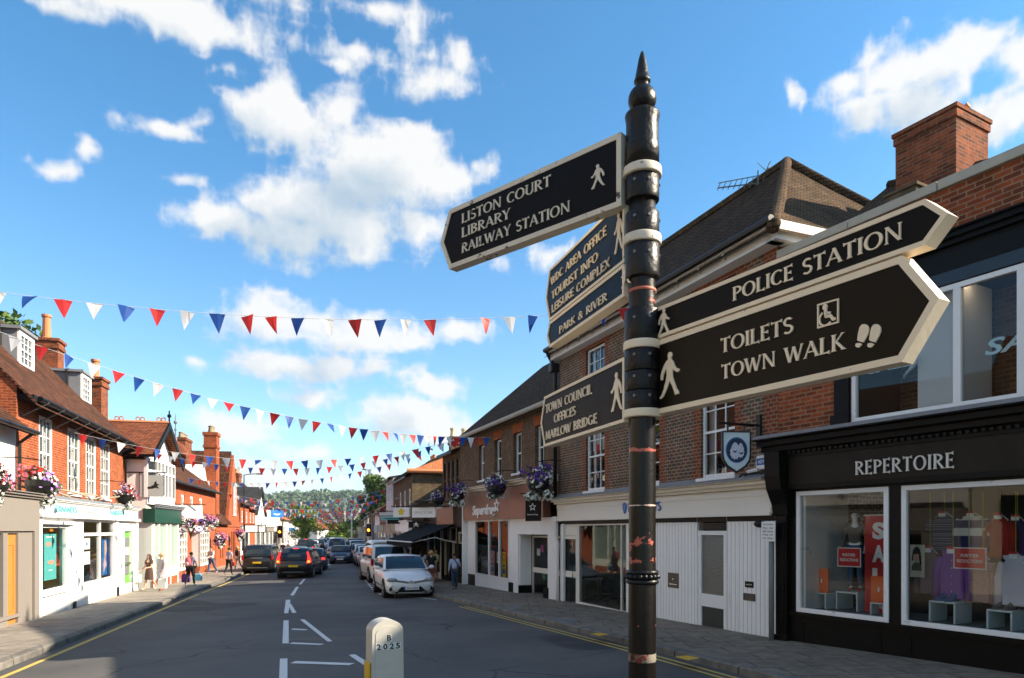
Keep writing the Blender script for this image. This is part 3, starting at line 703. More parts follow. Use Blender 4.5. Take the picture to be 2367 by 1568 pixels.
B0, B1 = (.188, 3.36), (.434, 2.62)
kb = (.393, 1248.3, 462.3)
arm('left arm reading WDC AREA OFFICE, TOURIST INFO, LEISURE COMPLEX', B0, B1, -1, CZ + 1.027, CZ + 1.280, .05, .012, 'sign_blue_black', 'cream_paint',
    [('WDC AREA OFFICE', (68, 512), (396, 190), 46), ('TOURIST INFO', (74, 587), (346, 347), 45), ('LEISURE COMPLEX', (74, 668), (416, 380), 45)], [(443, 497, 65, 305, True)], kb)
arm('narrow left arm reading PARK & RIVER', B0, B1, -1, CZ + .896, CZ + 1.022, .035, .014, 'sign_blue_black', 'cream_paint',
    [('PARK & RIVER', (118, 792), (400, 578), 42)], [(485, 540, 375, 503, True)], kb)
D0, D1 = (.164, 3.38), (.431, 2.6)
arm('lowest left arm reading TOWN COUNCIL OFFICES, MARLOW BRIDGE', D0, D1, -1, CZ + .411, CZ + .658, .05, .013, 'sign_warm_lit_black', 'cream_paint',
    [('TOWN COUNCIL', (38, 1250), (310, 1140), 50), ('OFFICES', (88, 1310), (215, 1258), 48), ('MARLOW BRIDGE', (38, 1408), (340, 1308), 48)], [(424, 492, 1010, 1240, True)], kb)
ke = (.344, 1464, 447)
E0 = (.528, 2.6); ed = Vector((.505, -.863)).normalized()
E1 = (E0[0] + ed.x * 1.02, E0[1] + ed.y * 1.02)
def foot_extra(F, K, root, edge):
    mb = MB()
    def Q(x, y): return F.at(*K(x, y))
    # wheelchair symbol in its frame
    o = [Q(1243, 908), Q(1387, 868), Q(1387, 703), Q(1243, 745)]; i_ = inset(o, .0045)
    mb.ring(o, i_, -.006, -.0015)
    def st(pts, w):
        pts = [Vector(Q(*p)) for p in pts]
        for n_, (a, b) in enumerate(zip(pts, pts[1:])):
            u = (b - a).normalized() * (w * .35); v = Vector((-u.y, u.x)).normalized() * w
            mb.extr([tuple(a - u + v), tuple(a - u - v), tuple(b + u - v), tuple(b + u + v)], -.006 - n_ * .0002, -.0015, back=False)
    c = Q(1295, 762); mb.extr([(c[0] + .0075 * cos(t * pi / 6), c[1] + .009 * sin(t * pi / 6)) for t in range(12)], -.0062, -.0015, back=False)
    st([(1297, 775), (1302, 826)], .0045); st([(1300, 800), (1330, 800)], .003); st([(1302, 826), (1332, 820), (1350, 845), (1362, 840)], .004)
    cc = Q(1300, 838); rr = .023
    for n_ in range(9):
        a0, a1 = radians(120 + n_ * 22), radians(120 + (n_ + 1) * 22)
        mb.extr([(cc[0] + r_ * cos(a), cc[1] + r_ * sin(a)) for r_, a in ((rr, a0), (rr, a1), (rr - .005, a1), (rr - .005, a0))], -.0064 - (n_ % 2) * .0002, -.0015, back=False)
    mb.build('wheelchair_symbol', edge, root)
    mb = MB()
    for dx, dy in ((0, 0), (80, 0)):
        sole = [(1512, 985), (1518, 940), (1528, 900), (1542, 880), (1560, 876), (1578, 882), (1590, 900), (1590, 925), (1580, 955), (1566, 980), (1555, 1000), (1530, 994)]
        heel = [(1502, 1008), (1500, 1025), (1510, 1034), (1526, 1034), (1538, 1022), (1545, 1010), (1522, 1003)]
        for P in (sole, heel): mb.extr([Q(p[0] + dx, p[1] + dy) for p in P], -.006, -.0015, back=False)
    mb.build('footprints', edge, root)
arm('upper right arm reading POLICE STATION', E0, E1, 1, CZ + .717, CZ + .833, .055, .013, 'sign_black', 'cream_paint',
    [('POLICE STATION', (675, 722), (1816, 306), 92)], [(170, 247, 773, 942, False)], ke)
F1 = (E0[0] + ed.x * .962, E0[1] + ed.y * .962)
arm('large right arm reading TOILETS, TOWN WALK with wheelchair and footprint symbols', (E0[0] + .002, E0[1] + .003), F1, 1, CZ + .435, CZ + .7105, .092, .019, 'sign_warm_lit_black', 'cream_paint',
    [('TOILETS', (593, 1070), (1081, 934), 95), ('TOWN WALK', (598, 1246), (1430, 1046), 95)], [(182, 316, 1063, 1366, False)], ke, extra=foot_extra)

# ================================================================== bollard
pm('bollard_shell', (.46, .44, .39), .45, var=.1, sc=14, chips=(.38, .35, .3), chip_sc=12, chip_t=.66)
bp = at(884, 1500, 5.3); bz = zg(bp.x, bp.y)
bol = thing('traffic_bollard', 'off-white rounded plastic bollard lettered B 2025 beside the lane hatching', 'bollard', (bp.x, bp.y + .09, bz), radians(27))
H = CZ - (1432 - HY) / FD * 5.3 - bz
def arch(w, wt, h, z0=0, n=12, cr=.06):
    P = [(-w, z0), (w, z0)]
    for i in range(n + 1):
        t = i / n; a = -.1 + 1.67 * t; P.append((wt - cr * 1.2 + cr * 1.2 * cos(a), h - cr * .8 + cr * .8 * sin(a) - .012 + .012 * t))
    for i in range(n, -1, -1):
        t = i / n; a = -.1 + 1.67 * t; P.append((-(wt - cr * 1.2 + cr * 1.2 * cos(a)), h - cr * .8 + cr * .8 * sin(a) - .012 + .012 * t))
    return P
mb = MB(); mb.extr(arch(.140, .124, H, 0, 12, .10), -.09, .09); mb.build('shell', 'bollard_shell', bol, bevel=.014)
mb = MB(); mb.extr(arch(.112, .098, H - .045, .05, 12, .078), -.0935, -.085); mb.build('front_panel', 'bollard_shell', bol, bevel=.003)
pm('sticker', (.66, .66, .63), .4, var=.03)
for st, x, w, zz in (('B', .008, .034, .140), ('2', -.074, .034, .206), ('0', -.022, .034, .206), ('2', .030, .034, .206), ('5', .080, .034, .206)):
    mb = MB(); mb.box(x - .024, x + .022, -.0945, -.093, H - zz - .026, H - zz + .026); o = mb.build('sticker', 'sticker', bol)
    sans('character', st, w, .046, 'black_iron', o, (x, -.0948, H - zz), .0006, bold=.035)
mb = MB(); mb.box(-.146, -.132, -.07, .07, .2, H - .33); mb.build('yellow_reflector', 'yellow_paint', bol, bevel=.002)
mb = MB(); mb.box(-.2, .2, -.14, .14, -.02, .06); mb.build('base', 'black_iron', bol, bevel=.02)
ip = [(-1.1, 3.6), (1.6, 1.0), (2.0, 2.2), (-.3, 5.9), (-1.3, 6.0), (-1.5, 5.0)]

# gully grates in the channel
def grate(px, py, rz, lab):
    p = gd(px, py); mb = MB(); frame(mb, -.22, .22, -.2, .2, .03, 0, .012) if False else None
    for i in range(8): mb.box(-.2 + i * .055, -.175 + i * .055, -.2, .2, .0, .012)
    mb.box(-.23, .23, -.23, -.2, 0, .014); mb.box(-.23, .23, .2, .23, 0, .014)
    o = mb.build('drain_grate', 'grey_metal', loc=(p.x, p.y, zg(p.x, p.y) + .004)); o.rotation_euler = (0, 0, rz); tag(o, lab, 'drain', 'gully grates in the road channel')
grate(452, 1372, .27, 'iron gully grate by the kerb below the rucksack wearer'); grate(1255, 1413, .40, 'iron gully grate by the kerb before the brown chemist')

pm('dark_glass', (.03, .036, .042), .06, var=.3, sc=.8, spec=.8)
pm('gilt_wood', (.40, .33, .20), .6)
pm('poster_cream', (.56, .54, .44), .6); pm('lip', (.36, .12, .09), .5)
pm('bronze_plate', (.07, .06, .05), .4, metal=.3)
pm('bank_room', (.22, .20, .16), .8, var=.3, sc=1)
# ================================================================== building kit
def extrx(mb, poly, x0, x1, m=None):
    """profile in y,z pushed along x"""
    n0 = len(mb.v); t = MB(); t.extr([(p[0], p[1]) for p in poly], x0, x1)
    mb.mesh([(v[1], v[0], v[2]) for v in t.v], [f[::-1] for f in t.f], m)
def wall(mb, x0, x1, z0, z1, ops=(), y=0.0, rev=.14, m=None):
    xs = sorted({x0, x1, *[min(x1, max(x0, o[i])) for o in ops for i in (0, 1)]}); zs = sorted({z0, z1, *[min(z1, max(z0, o[i])) for o in ops for i in (2, 3)]})
    for a, b in zip(xs, xs[1:]):
        for c, d in zip(zs, zs[1:]):
            if any(o[0] < (a + b) / 2 < o[1] and o[2] < (c + d) / 2 < o[3] for o in ops): continue
            mb.face([(a, y, c), (b, y, c), (b, y, d), (a, y, d)], m)
    for o in ops:
        a, b, c, d = o[:4]; r = y + rev
        mb.face([(a, y, c), (a, r, c), (b, r, c), (b, y, c)], m); mb.face([(a, y, d), (b, y, d), (b, r, d), (a, r, d)], m)
        mb.face([(a, y, c), (a, y, d), (a, r, d), (a, r, c)], m); mb.face([(b, y, c), (b, r, c), (b, r, d), (b, y, d)], m)
def shell(mb, x0, x1, z0, z1, D, y=0.0, m=None):
    mb.face([(x0, y, z0), (x0, y, z1), (x0, D, z1), (x0, D, z0)], m); mb.face([(x1, y, z0), (x1, D, z0), (x1, D, z1), (x1, y, z1)], m)
    mb.face([(x0, D, z0), (x0, D, z1), (x1, D, z1), (x1, D, z0)], m)
def gables(mb, x0, x1, y0, y1, ze, yr, zr, m=None):
    mb.face([(x0, y0, ze), (x0, yr, zr), (x0, y1, ze)], m); mb.face([(x1, y0, ze), (x1, y1, ze), (x1, yr, zr)], m)
def roof(mb, x0, x1, y0, y1, ze, yr, zr, over=.25, th=.1, m=None):
    s0 = (zr - ze) / (yr - y0); s1 = (zr - ze) / (y1 - yr); a = (y0 - over, ze - over * s0 + .03); c = (y1 + over, ze - over * s1 + .03)
    extrx(mb, [a, (yr, zr + .05), c, (c[0], c[1] - th), (yr, zr + .05 - th), (a[0], a[1] - th)], x0, x1, m)
def window(b, x0, x1, z0, z1, cols=3, rows=4, y=.1, mat='white_paint', sill=True, fr=.06, bar=.022, curt=0.0, glass='house_glass', back='dark_interior', rail=True, sillmat=None, so=.06):
    mb = MB(); mb.box(x0, x0 + fr, y - .03, y + .03, z0, z1); mb.box(x1 - fr, x1, y - .03, y + .03, z0, z1)
    mb.box(x0 + fr, x1 - fr, y - .028, y + .028, z1 - fr, z1); mb.box(x0 + fr, x1 - fr, y - .028, y + .028, z0, z0 + fr * 1.15)
    for i in range(1, cols):
        x = x0 + fr + (x1 - x0 - 2 * fr) * i / cols; mb.box(x - bar / 2, x + bar / 2, y - .016, y + .01, z0 + fr, z1 - fr)
    for i in range(1, rows):
        z = z0 + fr + (z1 - z0 - 2 * fr) * i / rows; k = 2.2 if rail and i * 2 == rows else 1; mb.box(x0 + fr, x1 - fr, y - (.014 if k == 1 else .026), y + .008, z - bar / 2 * k, z + bar / 2 * k)
    w = mb.build('window', mat, b)
    g = MB(); g.face([(x0 + .01, y + .012, z0 + .01), (x1 - .01, y + .012, z0 + .01), (x1 - .01, y + .012, z1 - .01), (x0 + .01, y + .012, z1 - .01)]); g.build('pane', glass, w)
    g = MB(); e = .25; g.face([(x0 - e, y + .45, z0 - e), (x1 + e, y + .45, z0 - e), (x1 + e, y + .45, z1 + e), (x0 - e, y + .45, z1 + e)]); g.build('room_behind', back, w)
    if curt:
        for s, (a, c) in enumerate(((x0, x0 + (x1 - x0) * curt), (x1 - (x1 - x0) * curt, x1))):
            g = MB(); n = 8
            for i in range(n):
                xa, xb = a + (c - a) * i / n, a + (c - a) * (i + 1) / n; ya, yb = y + .12 + .03 * (i % 2), y + .12 + .03 * ((i + 1) % 2)
                g.face([(xa, ya, z0), (xb, yb, z0), (xb, yb, z1), (xa, ya, z1)])
            g.build('curtain', 'curtain', w)
    if sill:
        s = MB(); s.box(x0 - .08, x1 + .08, -so, y - .03, z0 - .07, z0 - .004); s.build('sill', sillmat or mat, w, bevel=.008)
    return w
def room(b, x0, x1, z0, z1, y0, y1, mat, name='interior'):
    mb = MB()
    mb.face([(x0, y1, z0), (x1, y1, z0), (x1, y1, z1), (x0, y1, z1)]); mb.face([(x0, y0, z0), (x1, y0, z0), (x1, y1, z0), (x0, y1, z0)])
    mb.face([(x0, y0, z1), (x0, y1, z1), (x1, y1, z1), (x1, y0, z1)]); mb.face([(x0, y0, z0), (x0, y1, z0), (x0, y1, z1), (x0, y0, z1)]); mb.face([(x1, y0, z0), (x1, y0, z1), (x1, y1, z1), (x1, y1, z0)])
    return mb.build(name, mat, b)
def frame(mb, x0, x1, z0, z1, fr, y0, y1):
    mb.box(x0, x0 + fr, y0, y1, z0, z1); mb.box(x1 - fr, x1, y0, y1, z0, z1); mb.box(x0 + fr, x1 - fr, y0 + .001, y1 - .001, z1 - fr, z1); mb.box(x0 + fr, x1 - fr, y0 + .001, y1 - .001, z0, z0 + fr)
def glassq(b, x0, x1, z0, z1, y, name='pane', mat='shop_glass'):
    g = MB(); g.face([(x0, y, z0), (x1, y, z0), (x1, y, z1), (x0, y, z1)]); return g.build(name, mat, b)
def cornice(mb, x0, x1, z0, z1, out, y=0.0, steps=3, ends=True):
    """moulding that steps outwards towards its top"""
    P = [(y + .0, z0)]
    for i in range(steps):
        t0, t1 = i / steps, (i + 1) / steps
        P += [(y - out * (t0 ** .7 if i else .15), z0 + (z1 - z0) * t0 + .004), (y - out * (t0 ** .7 if i else .15), z0 + (z1 - z0) * (t0 * .4 + t1 * .6)), (y - out * t1 ** .7, z0 + (z1 - z0) * t1 - .02)]
    P += [(y - out, z1), (y + .0, z1)]
    extrx(mb, P, x0, x1)
def chimney(b, x, y, z0, z1, w, d, mat='chimney_brick', pots=1, potmat='terracotta', ph=.7, pr=.13, cap=True):
    mb = MB(); mb.box(x - w / 2, x + w / 2, y - d / 2, y + d / 2, z0, z1 - .3)
    mb.box(x - w / 2 - .06, x + w / 2 + .06, y - d / 2 - .06, y + d / 2 + .06, z1 - .42, z1 - .28) if cap else None
    mb.box(x - w / 2 - .03, x + w / 2 + .03, y - d / 2 - .03, y + d / 2 + .03, z1 - .28, z1 - .12)
    mb.box(x - w / 2 - .09, x + w / 2 + .09, y - d / 2 - .09, y + d / 2 + .09, z1 - .12, z1)
    c = mb.build('chimney', mat, b)
    for i in range(pots):
        t = 0 if pots == 1 else (i / (pots - 1) - .5); a, e = (x + t * (w - .3), y) if w > d else (x, y + t * (d - .3))
        p = MB(); p.lathe([(pr * 1.25, z1), (pr * 1.2, z1 + .06), (pr, z1 + .1), (pr * .85, z1 + ph - .12), (pr * 1.1, z1 + ph - .1), (pr * 1.1, z1 + ph), (pr * .7, z1 + ph), (pr * .7, z1 + ph - .1)], 12, (a, e, 0)); p.build('chimney_pot', potmat, c, smooth=False)
    return c
def pipe(b, pts, r, mat, name='downpipe'):
    mb = MB(); mb.tube(pts, r, 10); return mb.build(name, mat, b, smooth=True)
def bldg(name, label, F, cat='building', group=None):
    return thing(name, label, cat, (F.o.x, F.o.y, F.zb), F.rot, group)

# ================================================================== right side: black clothes shop at the corner
LR = lambda d: (9.645 - .4 * d, d)
TL = lambda d: (11.475 - .55 * d, d)
FT = Fr(TL(12.2), TL(1.2), .58)
T = bldg('clothes_shop', 'red brick corner shop with black timber front and wide plate glass windows of clothes', FT, 'shop')
X0, X1, DT = 0.0, FT.L, 7.0
zp = 7.62 - .58; zc0, zc1 = 6.58 - .58, 6.74 - .58      # parapet top; upper cornice
zs = 4.27 - .58                                           # top of shop cornice
wx0 = FT.x(1970); zw0, zw1 = 4.36 - .58, 6.10 - .58
mb = MB(); wall(mb, X0, X1, zs - .1, zp - .14, [(wx0 - .02, X1 - .3, zw0 - .02, zw1 + .02)]); shell(mb, X0, X1, -.6, zp - .14, DT)
mb.face([(X0, 0, zp - .14), (X1, 0, zp - .14), (X1, DT, zp - .14), (X0, DT, zp - .14)])
mb.build('brick_wall', 'red_brick', T)
mb = MB(); n = 9
for i in range(n): a = X0 + (X1 - X0) * i / n; mb.box(a + .006, a + (X1 - X0) / n - .006, -.07, .32, zp - .14, zp)
mb.build('coping', 'stone', T, bevel=.01)
mb = MB(); mb.box(wx0 - .35, X1, -.04, .0, zw1 + .20, zc0); cornice(mb, wx0 - .4, X1, zc0, zc1 + .05, .26); mb.build('upper_cornice', 'black_wood', T)
mb = MB(); mb.box(wx0 - .12, X1, -.03, .02, zw1 + .02, zw1 + .20); mb.build('window_head', 'navy_paint', T)
mb = MB(); mb.box(wx0 - .30, wx0 - .03, -.05, .02, zs, zw1 + .2); mb.box(wx0 - .34, wx0 - .01, -.09, -.05, zs, zs + .25); mb.build('pilaster', 'black_wood', T, bevel=.01)
# upper display windows
muls = [wx0, FT.x(2213), FT.x(2362), FT.x(2500), X1 - .35]
mb = MB(); frame(mb, wx0, X1 - .32, zw0, zw1, .07, -.02, .06)
for x in muls[1:4]: mb.box(x - .05, x + .05, -.018, .058, zw0 + .07, zw1 - .07)
uw = mb.build('window', 'white_paint', T)
glassq(uw, wx0 + .05, X1 - .36, zw0 + .05, zw1 - .05, .03)
pm('showroom_wall', (.62, .64, .66), .8, var=.04, sc=2); pm('showroom_floor', (.16, .13, .1), .6)
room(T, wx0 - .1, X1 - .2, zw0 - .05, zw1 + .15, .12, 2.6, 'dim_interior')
mb = MB()
for x in (muls[0] + .9, muls[1] + 1.15): mb.box(x, x + .65, .25, 1.0, zw0, zw1 + .1)
mb.build('display_panel', 'showroom_wall', T)
emis('ceiling_spot', (1, .72, .45), 6)
for px, py in ((2255, 658), (2362, 645)):
    x, z = FT.at(px, py, .3); mb = MB(); mb.lathe([(.07, 0), (.07, .02), (.05, .03)], 14, (x, .3, zw1 + .1)); mb.build('ceiling_spotlight', 'ceiling_spot', T)
x, z = FT.at(2278, 800, .05); x2, z2 = FT.at(2400, 760, .05)
pm('pale_blue_vinyl', (.55, .70, .76), .5)
sans('sale_lettering', 'SALE', 1.05, .22, 'pale_blue_vinyl', uw, (x + .52, .045, z - .02), .004, shear=.2, bold=.02)
x, z = FT.at(2060, 905, .05); sans('sale_lettering', 'SALE', .75, .16, 'pale_blue_vinyl', uw, (x, .045, z + .42), .004, shear=.2, bold=.02)
# shop front
fz0, fz1 = 3.40 - .58, 3.96 - .58
mb = MB(); mb.box(X0 + .05, X1, -.10, .0, fz0, fz1); b1 = mb.build('fascia_board', 'brown_wood', T)
mb = MB(); cornice(mb, X0 - .22, X1, fz1, zs - .02, .42); mb.box(X0 - .1, X1, -.14, -.10, fz0 - .05, fz0 + .03); mb.box(X0 - .05, X1, -.125, -.1, fz1 - .05, fz1); mb.build('shop_cornice', 'black_wood', T)
mb = MB()
for i in range(int((X1 - X0) / .1)): mb.box(X0 + .12 + i * .1, X0 + .165 + i * .1, -.155, -.10, fz1 - .045 + .05, fz1 + .05)
mb.build('dentil_moulding', 'brown_wood', T)
mb = MB(); mb.box(X0 - .2, X1, -.43, .05, zs - .02, zs + .035); mb.build('lead_flashing', 'lead', T)
xa, xb = FT.x(1980.5, -.1), FT.x(2209, -.1); _, za = FT.at(1982, 1097, -.1); _, zb_ = FT.at(1982, 1066, -.1)
pm('sign_silver', (.66, .62, .56), .5)
mb = MB(); serif(mb, 'REPERTOIRE', xa, xb, za, zb_, -.125, th=.02, track=.12, weight=.9); mb.build('shop_lettering', 'sign_silver', T)
w1 = (FT.x(1844), FT.x(2057)); w2 = (FT.x(2087), X1 - .3); wz0, wz1 = 1.235 - .58, 3.31 - .58
mb = MB(); wall(mb, X0, X1, -.6, fz0, [(w1[0], w1[1], wz0, wz1), (w2[0], w2[1], wz0, wz1)], y=-.02, rev=.2); mb.build('shopfront', 'black_wood', T)
mb = MB()
for x0, x1 in (w1, (w2[0], w2[0] + 3.0)): frame(mb, x0 + .12, x1 - .12, .12, wz0 - .14, .025, -.032, -.02)
mb.box(X0, X1, -.05, -.02, -.5, .1); mb.box(X0, X1, -.07, -.02, wz0 - .07, wz0 - .02); mb.build('stall_riser_panels', 'black_wood', T)
mb = MB(); mb.box(X0 + .03, X0 + .26, -.12, -.02, -.5, fz0 - .1); mb.box(X0 + .0, X0 + .29, -.15, -.02, -.5, .22); mb.box(X0 + .07, X0 + .22, -.14, -.12, .4, 1.4); mb.box(X0 + .07, X0 + .22, -.14, -.12, 1.5, 2.2)
extrx(mb, [(-.02, fz0 - .55), (-.13, fz0 - .5), (-.17, fz0 - .3), (-.30, fz0 - .05), (-.34, fz0 + .18), (-.36, fz1 + .05), (-.02, fz1 + .05)], X0 - .02, X0 + .30); mb.build('console_pilaster', 'black_wood', T, bevel=.012)
for k, (x0, x1) in enumerate((w1, w2)):
    mb = MB(); frame(mb, x0, x1, wz0, wz1, .075, -.045, .04); w = mb.build('display_window', 'white_paint', T, bevel=.006)
    glassq(w, x0 + .06, x1 - .06, wz0 + .06, wz1 - .06, .0)
    if k == 0:
        mb = MB(); mb.box(x0 + .05, x0 + .12, .05, 1.2, wz0, wz1); mb.build('side_lining', 'white_paint', w)
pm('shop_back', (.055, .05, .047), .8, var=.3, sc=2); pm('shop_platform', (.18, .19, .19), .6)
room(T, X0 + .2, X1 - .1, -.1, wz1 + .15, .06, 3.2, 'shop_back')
mb = MB(); mb.box(X0 + .22, X1 - .12, .07, 1.25, -.1, wz0 + .045); mb.build('display_platform', 'shop_platform', T)
# chimney on the roof behind the parapet, and boarded hatch beside it
mb = MB(); xq = FT.x(2210, 3.5); xw = FT.x(2070, 3.5)
_, zt = FT.at(2210, 240, 3.5)
mb.box(xw, xq, 3.5, 4.62, zp - 1.2, zt - .1); mb.box(xw - .03, xq + .03, 3.47, 4.65, zt - .22, zt - .06); mb.box(xw - .05, xq + .05, 3.44, 4.68, zt - .06, zt + .02)
ch = mb.build('chimney', 'chimney_brick', T)
mb = MB()
for i in range(3): mb.tube([(xw + .18 + i * .36, 3.75 + .1 * i, zt + .03), (xw + .45 + i * .36, 3.95, zt + .09 + .02 * i)], .06, 8)
mb.build('broken_pot_tiles', 'terracotta', ch)
mb = MB(); x, z = FT.at(2085, 440, 2.0); mb.box(x - .3, x + .25, 2.0, 2.8, zp - 1, z); mb.box(x - .34, x + .29, 1.96, 2.84, z, z + .05); mb.build('roof_hatch', 'sooty_brick', T)

# goods in the lower windows
FP = lambda px, py, y: FT.at(px, py, y)
def wpt(x, y, z): v = FT.w(x, y, z); return v
pz = wz0 + .045
pm('red_card', (.46, .012, .018), .5, var=.05); pm('orange_card', (.80, .13, .02), .5, var=.05); pm('white_card', (.78, .77, .75), .5, var=.03)
def place(o, x, y, z, rz=0): o.location = wpt(x, y, z); o.rotation_euler = (0, 0, FT.rot + rz); return o
def board(name, lab, cat, px0, px1, py0, py1, y, mat, text=None, tcol='white_card', grp=None, tx=.8):
    x0, zb0 = FP(px0, (py0 + py1) / 2, y); x1, _ = FP(px1, (py0 + py1) / 2, y); _, z1 = FP((px0 + px1) / 2, py0, y); _, z0 = FP((px0 + px1) / 2, py1, y)
    w, h = x1 - x0, z1 - z0; t = thing(name, lab, cat, group=grp); place(t, (x0 + x1) / 2, y, z0)
    mb = MB(); mb.box(-w / 2, w / 2, 0, .012, 0, h); mb.build('card', mat, t)
    if mat == 'red_card' and text:
        mb = MB(); frame(mb, -w / 2 - .008, w / 2 + .008, -.008, h + .008, .012, -.003, .0); mb.build('border', 'white_card', t)
    if text:
        ls = text.split('\n')
        for i, s in enumerate(ls): sans('wording', s, w * tx * (1 if len(s) >= max(map(len, ls)) else len(s) / max(map(len, ls))), h * .16, tcol, t, (0, -.003, h * (.5 + .13 * (len(ls) - 1) - .27 * i)), .002, bold=.008)
    return t
board('reductions_notice', 'red FURTHER REDUCTIONS card in front of the mannequin', 'sign', 1937, 1989, 1266, 1308, .03, 'red_card', 'FURTHER\nREDUCTIONS')
board('reductions_notice', 'red FURTHER REDUCTIONS card in front of the hanging shirts', 'sign', 2205.5, 2279, 1266, 1313, .03, 'red_card', 'FURTHER\nREDUCTIONS')
def banner():
    y = .5; x0, _ = FP(1999, 1300, y); x1, _ = FP(2062, 1300, y); _, z1 = FP(2010, 1190, y); z0 = pz + .02
    t = thing('sale_banner', 'tall red banner reading SALE downwards behind the left display window', 'banner'); place(t, (x0 + x1) / 2, y, z0); w, h = x1 - x0, z1 - z0
    mb = MB(); mb.box(-w / 2, w / 2, 0, .01, 0, h); mb.build('cloth', 'red_card', t); mb = MB(); mb.tube([(-w / 2 - .02, .005, h), (w / 2 + .02, .005, h)], .012, 8); mb.build('rail', 'white_card', t)
    for i, c in enumerate('SALE'): sans('letter', c, w * .46, h * .175, 'white_card', t, (.01, -.004, h * (.84 - .235 * i)), .002, bold=.05)
banner()
def cube(px0, px1, py0, y, dep, lab):
    x0, _ = FP(px0, py0, y); x1, _ = FP(px1, py0, y); _, z1 = FP((px0 + px1) / 2, py0, y); h = z1 - pz; w = x1 - x0
    t = thing('display_plinth', lab, 'display stand', group='white open display plinths in the shop windows'); place(t, (x0 + x1) / 2, y, pz)
    mb = MB(); th = .03; mb.box(-w / 2, -w / 2 + th, 0, dep, 0, h - th); mb.box(w / 2 - th, w / 2, 0, dep, 0, h - th); mb.box(-w / 2, w / 2, 0, dep, h - th, h); mb.build('frame', 'plinth_white', t, bevel=.012); return (x0 + x1) / 2, y + dep / 2, h + pz
pm('plinth_white', (.62, .70, .72), .5, var=.04)
pl1 = cube(1880, 1909, 1369, .35, .3, 'small open plinth under an orange card, leftmost in the left window')
pl2 = cube(1931, 1982, 1367, .5, .45, 'wide open plinth below the mannequin')
pl3 = cube(2010, 2043, 1392, .30, .3, 'small open plinth under an orange card at the right of the left window')
pl4 = cube(2146, 2208, 1389, .30, .45, 'open plinth carrying blue shoes under the purple shirt')
pl5 = cube(2279, 2340, 1409, .25, .45, 'open plinth carrying grey shoes under the white shirt')
for c, lab in ((pl1, 'orange price card standing on the leftmost plinth'), (pl3, 'orange price card on the plinth beside the SALE banner')):
    t = thing('price_card', lab, 'sign', group='orange cards'); place(t, c[0], c[1] - .1, c[2]); mb = MB(); mb.box(-.13, .13, 0, .02, 0, .42); mb.build('card', 'orange_card', t); mb = MB(); mb.box(-.012, .012, -.003, 0, .17, .24); mb.build('mark', 'white_card', t)
def shoes(c, mat, lab):
    t = thing('pair_of_shoes', lab, 'shoes'); place(t, c[0], c[1] - .08, c[2])
    for s in (-1, 1):
        mb = MB(); vs = [(-.02, .05), (.10, .04), (.17, .03), (.26, .035), (.29, .02)]
        mb.ball((s * .07, -.02, .035), (.05, .14, .035), 10); mb.ball((s * .07, .05, .06), (.045, .07, .06), 10); mb.box(s * .07 - .045, s * .07 + .045, -.14, .11, 0, .02); mb.build('shoe', mat, t, smooth=True)
pm('blue_cloth', (.02, .11, .28), .8); pm('grey_cloth', (.14, .13, .12), .8); pm('jeans', (.045, .09, .17), .85, var=.2, sc=15); pm('khaki_jacket', (.12, .11, .09), .85, var=.15); pm('black_cloth', (.012, .012, .013), .9)
shoes(pl4, 'blue_cloth', 'blue canvas shoes on the plinth under the purple shirt'); shoes(pl5, 'grey_cloth', 'grey suede shoes on the plinth under the white shirt')
def striped(name, stops, axis=2, sc=1.0, base=None):
    m, nt, b, L = newmat(name); sx = nd(nt, 'ShaderNodeSeparateXYZ'); L(nd(nt, 'ShaderNodeTexCoord').outputs['Object'], sx.inputs[0])
    f = mth(nt, 'FRACT', mth(nt, 'MULTIPLY', sx.outputs[axis], sc)); cr = nd(nt, 'ShaderNodeValToRGB'); cr.color_ramp.interpolation = 'CONSTANT'
    while len(cr.color_ramp.elements) < len(stops): cr.color_ramp.elements.new(.5)
    for e, (p, c) in zip(cr.color_ramp.elements, stops): e.position = p; e.color = c4(c)
    L(f, cr.inputs[0]); L(cr.outputs[0], b.inputs['Base Color']); b.inputs['Roughness'].default_value = .9
NV, WT = (.012, .02, .10), (.62, .62, .58)
striped('navy_fine_stripe', [(0, (.012, .03, .075)), (.45, (.10, .16, .22)), (.6, (.012, .03, .075)), (.85, (.18, .24, .3))], sc=14)
striped('rugby_stripe', [(0, NV), (.34, WT), (.52, NV), (.70, WT), (.80, NV)], sc=1.55)
pm('crimson_knit', (.30, .018, .012), .9); pm('purple_cloth', (.22, .08, .36), .9, var=.12); pm('dark_purple', (.06, .03, .10), .9); pm('lilac_white', (.60, .58, .66), .9, var=.06); pm('grey_lilac', (.14, .11, .14), .9)
pm('dot_print', (.42, .40, .38), .9, chips=(.07, .08, .1), chip_sc=55, chip_t=.5); pm('pink_print', (.48, .30, .26), .9, chips=(.14, .10, .1), chip_sc=60, chip_t=.55)
pm('green_cord', (.30, .38, .03), .7); pm('hanger_white', (.72, .70, .66), .5)
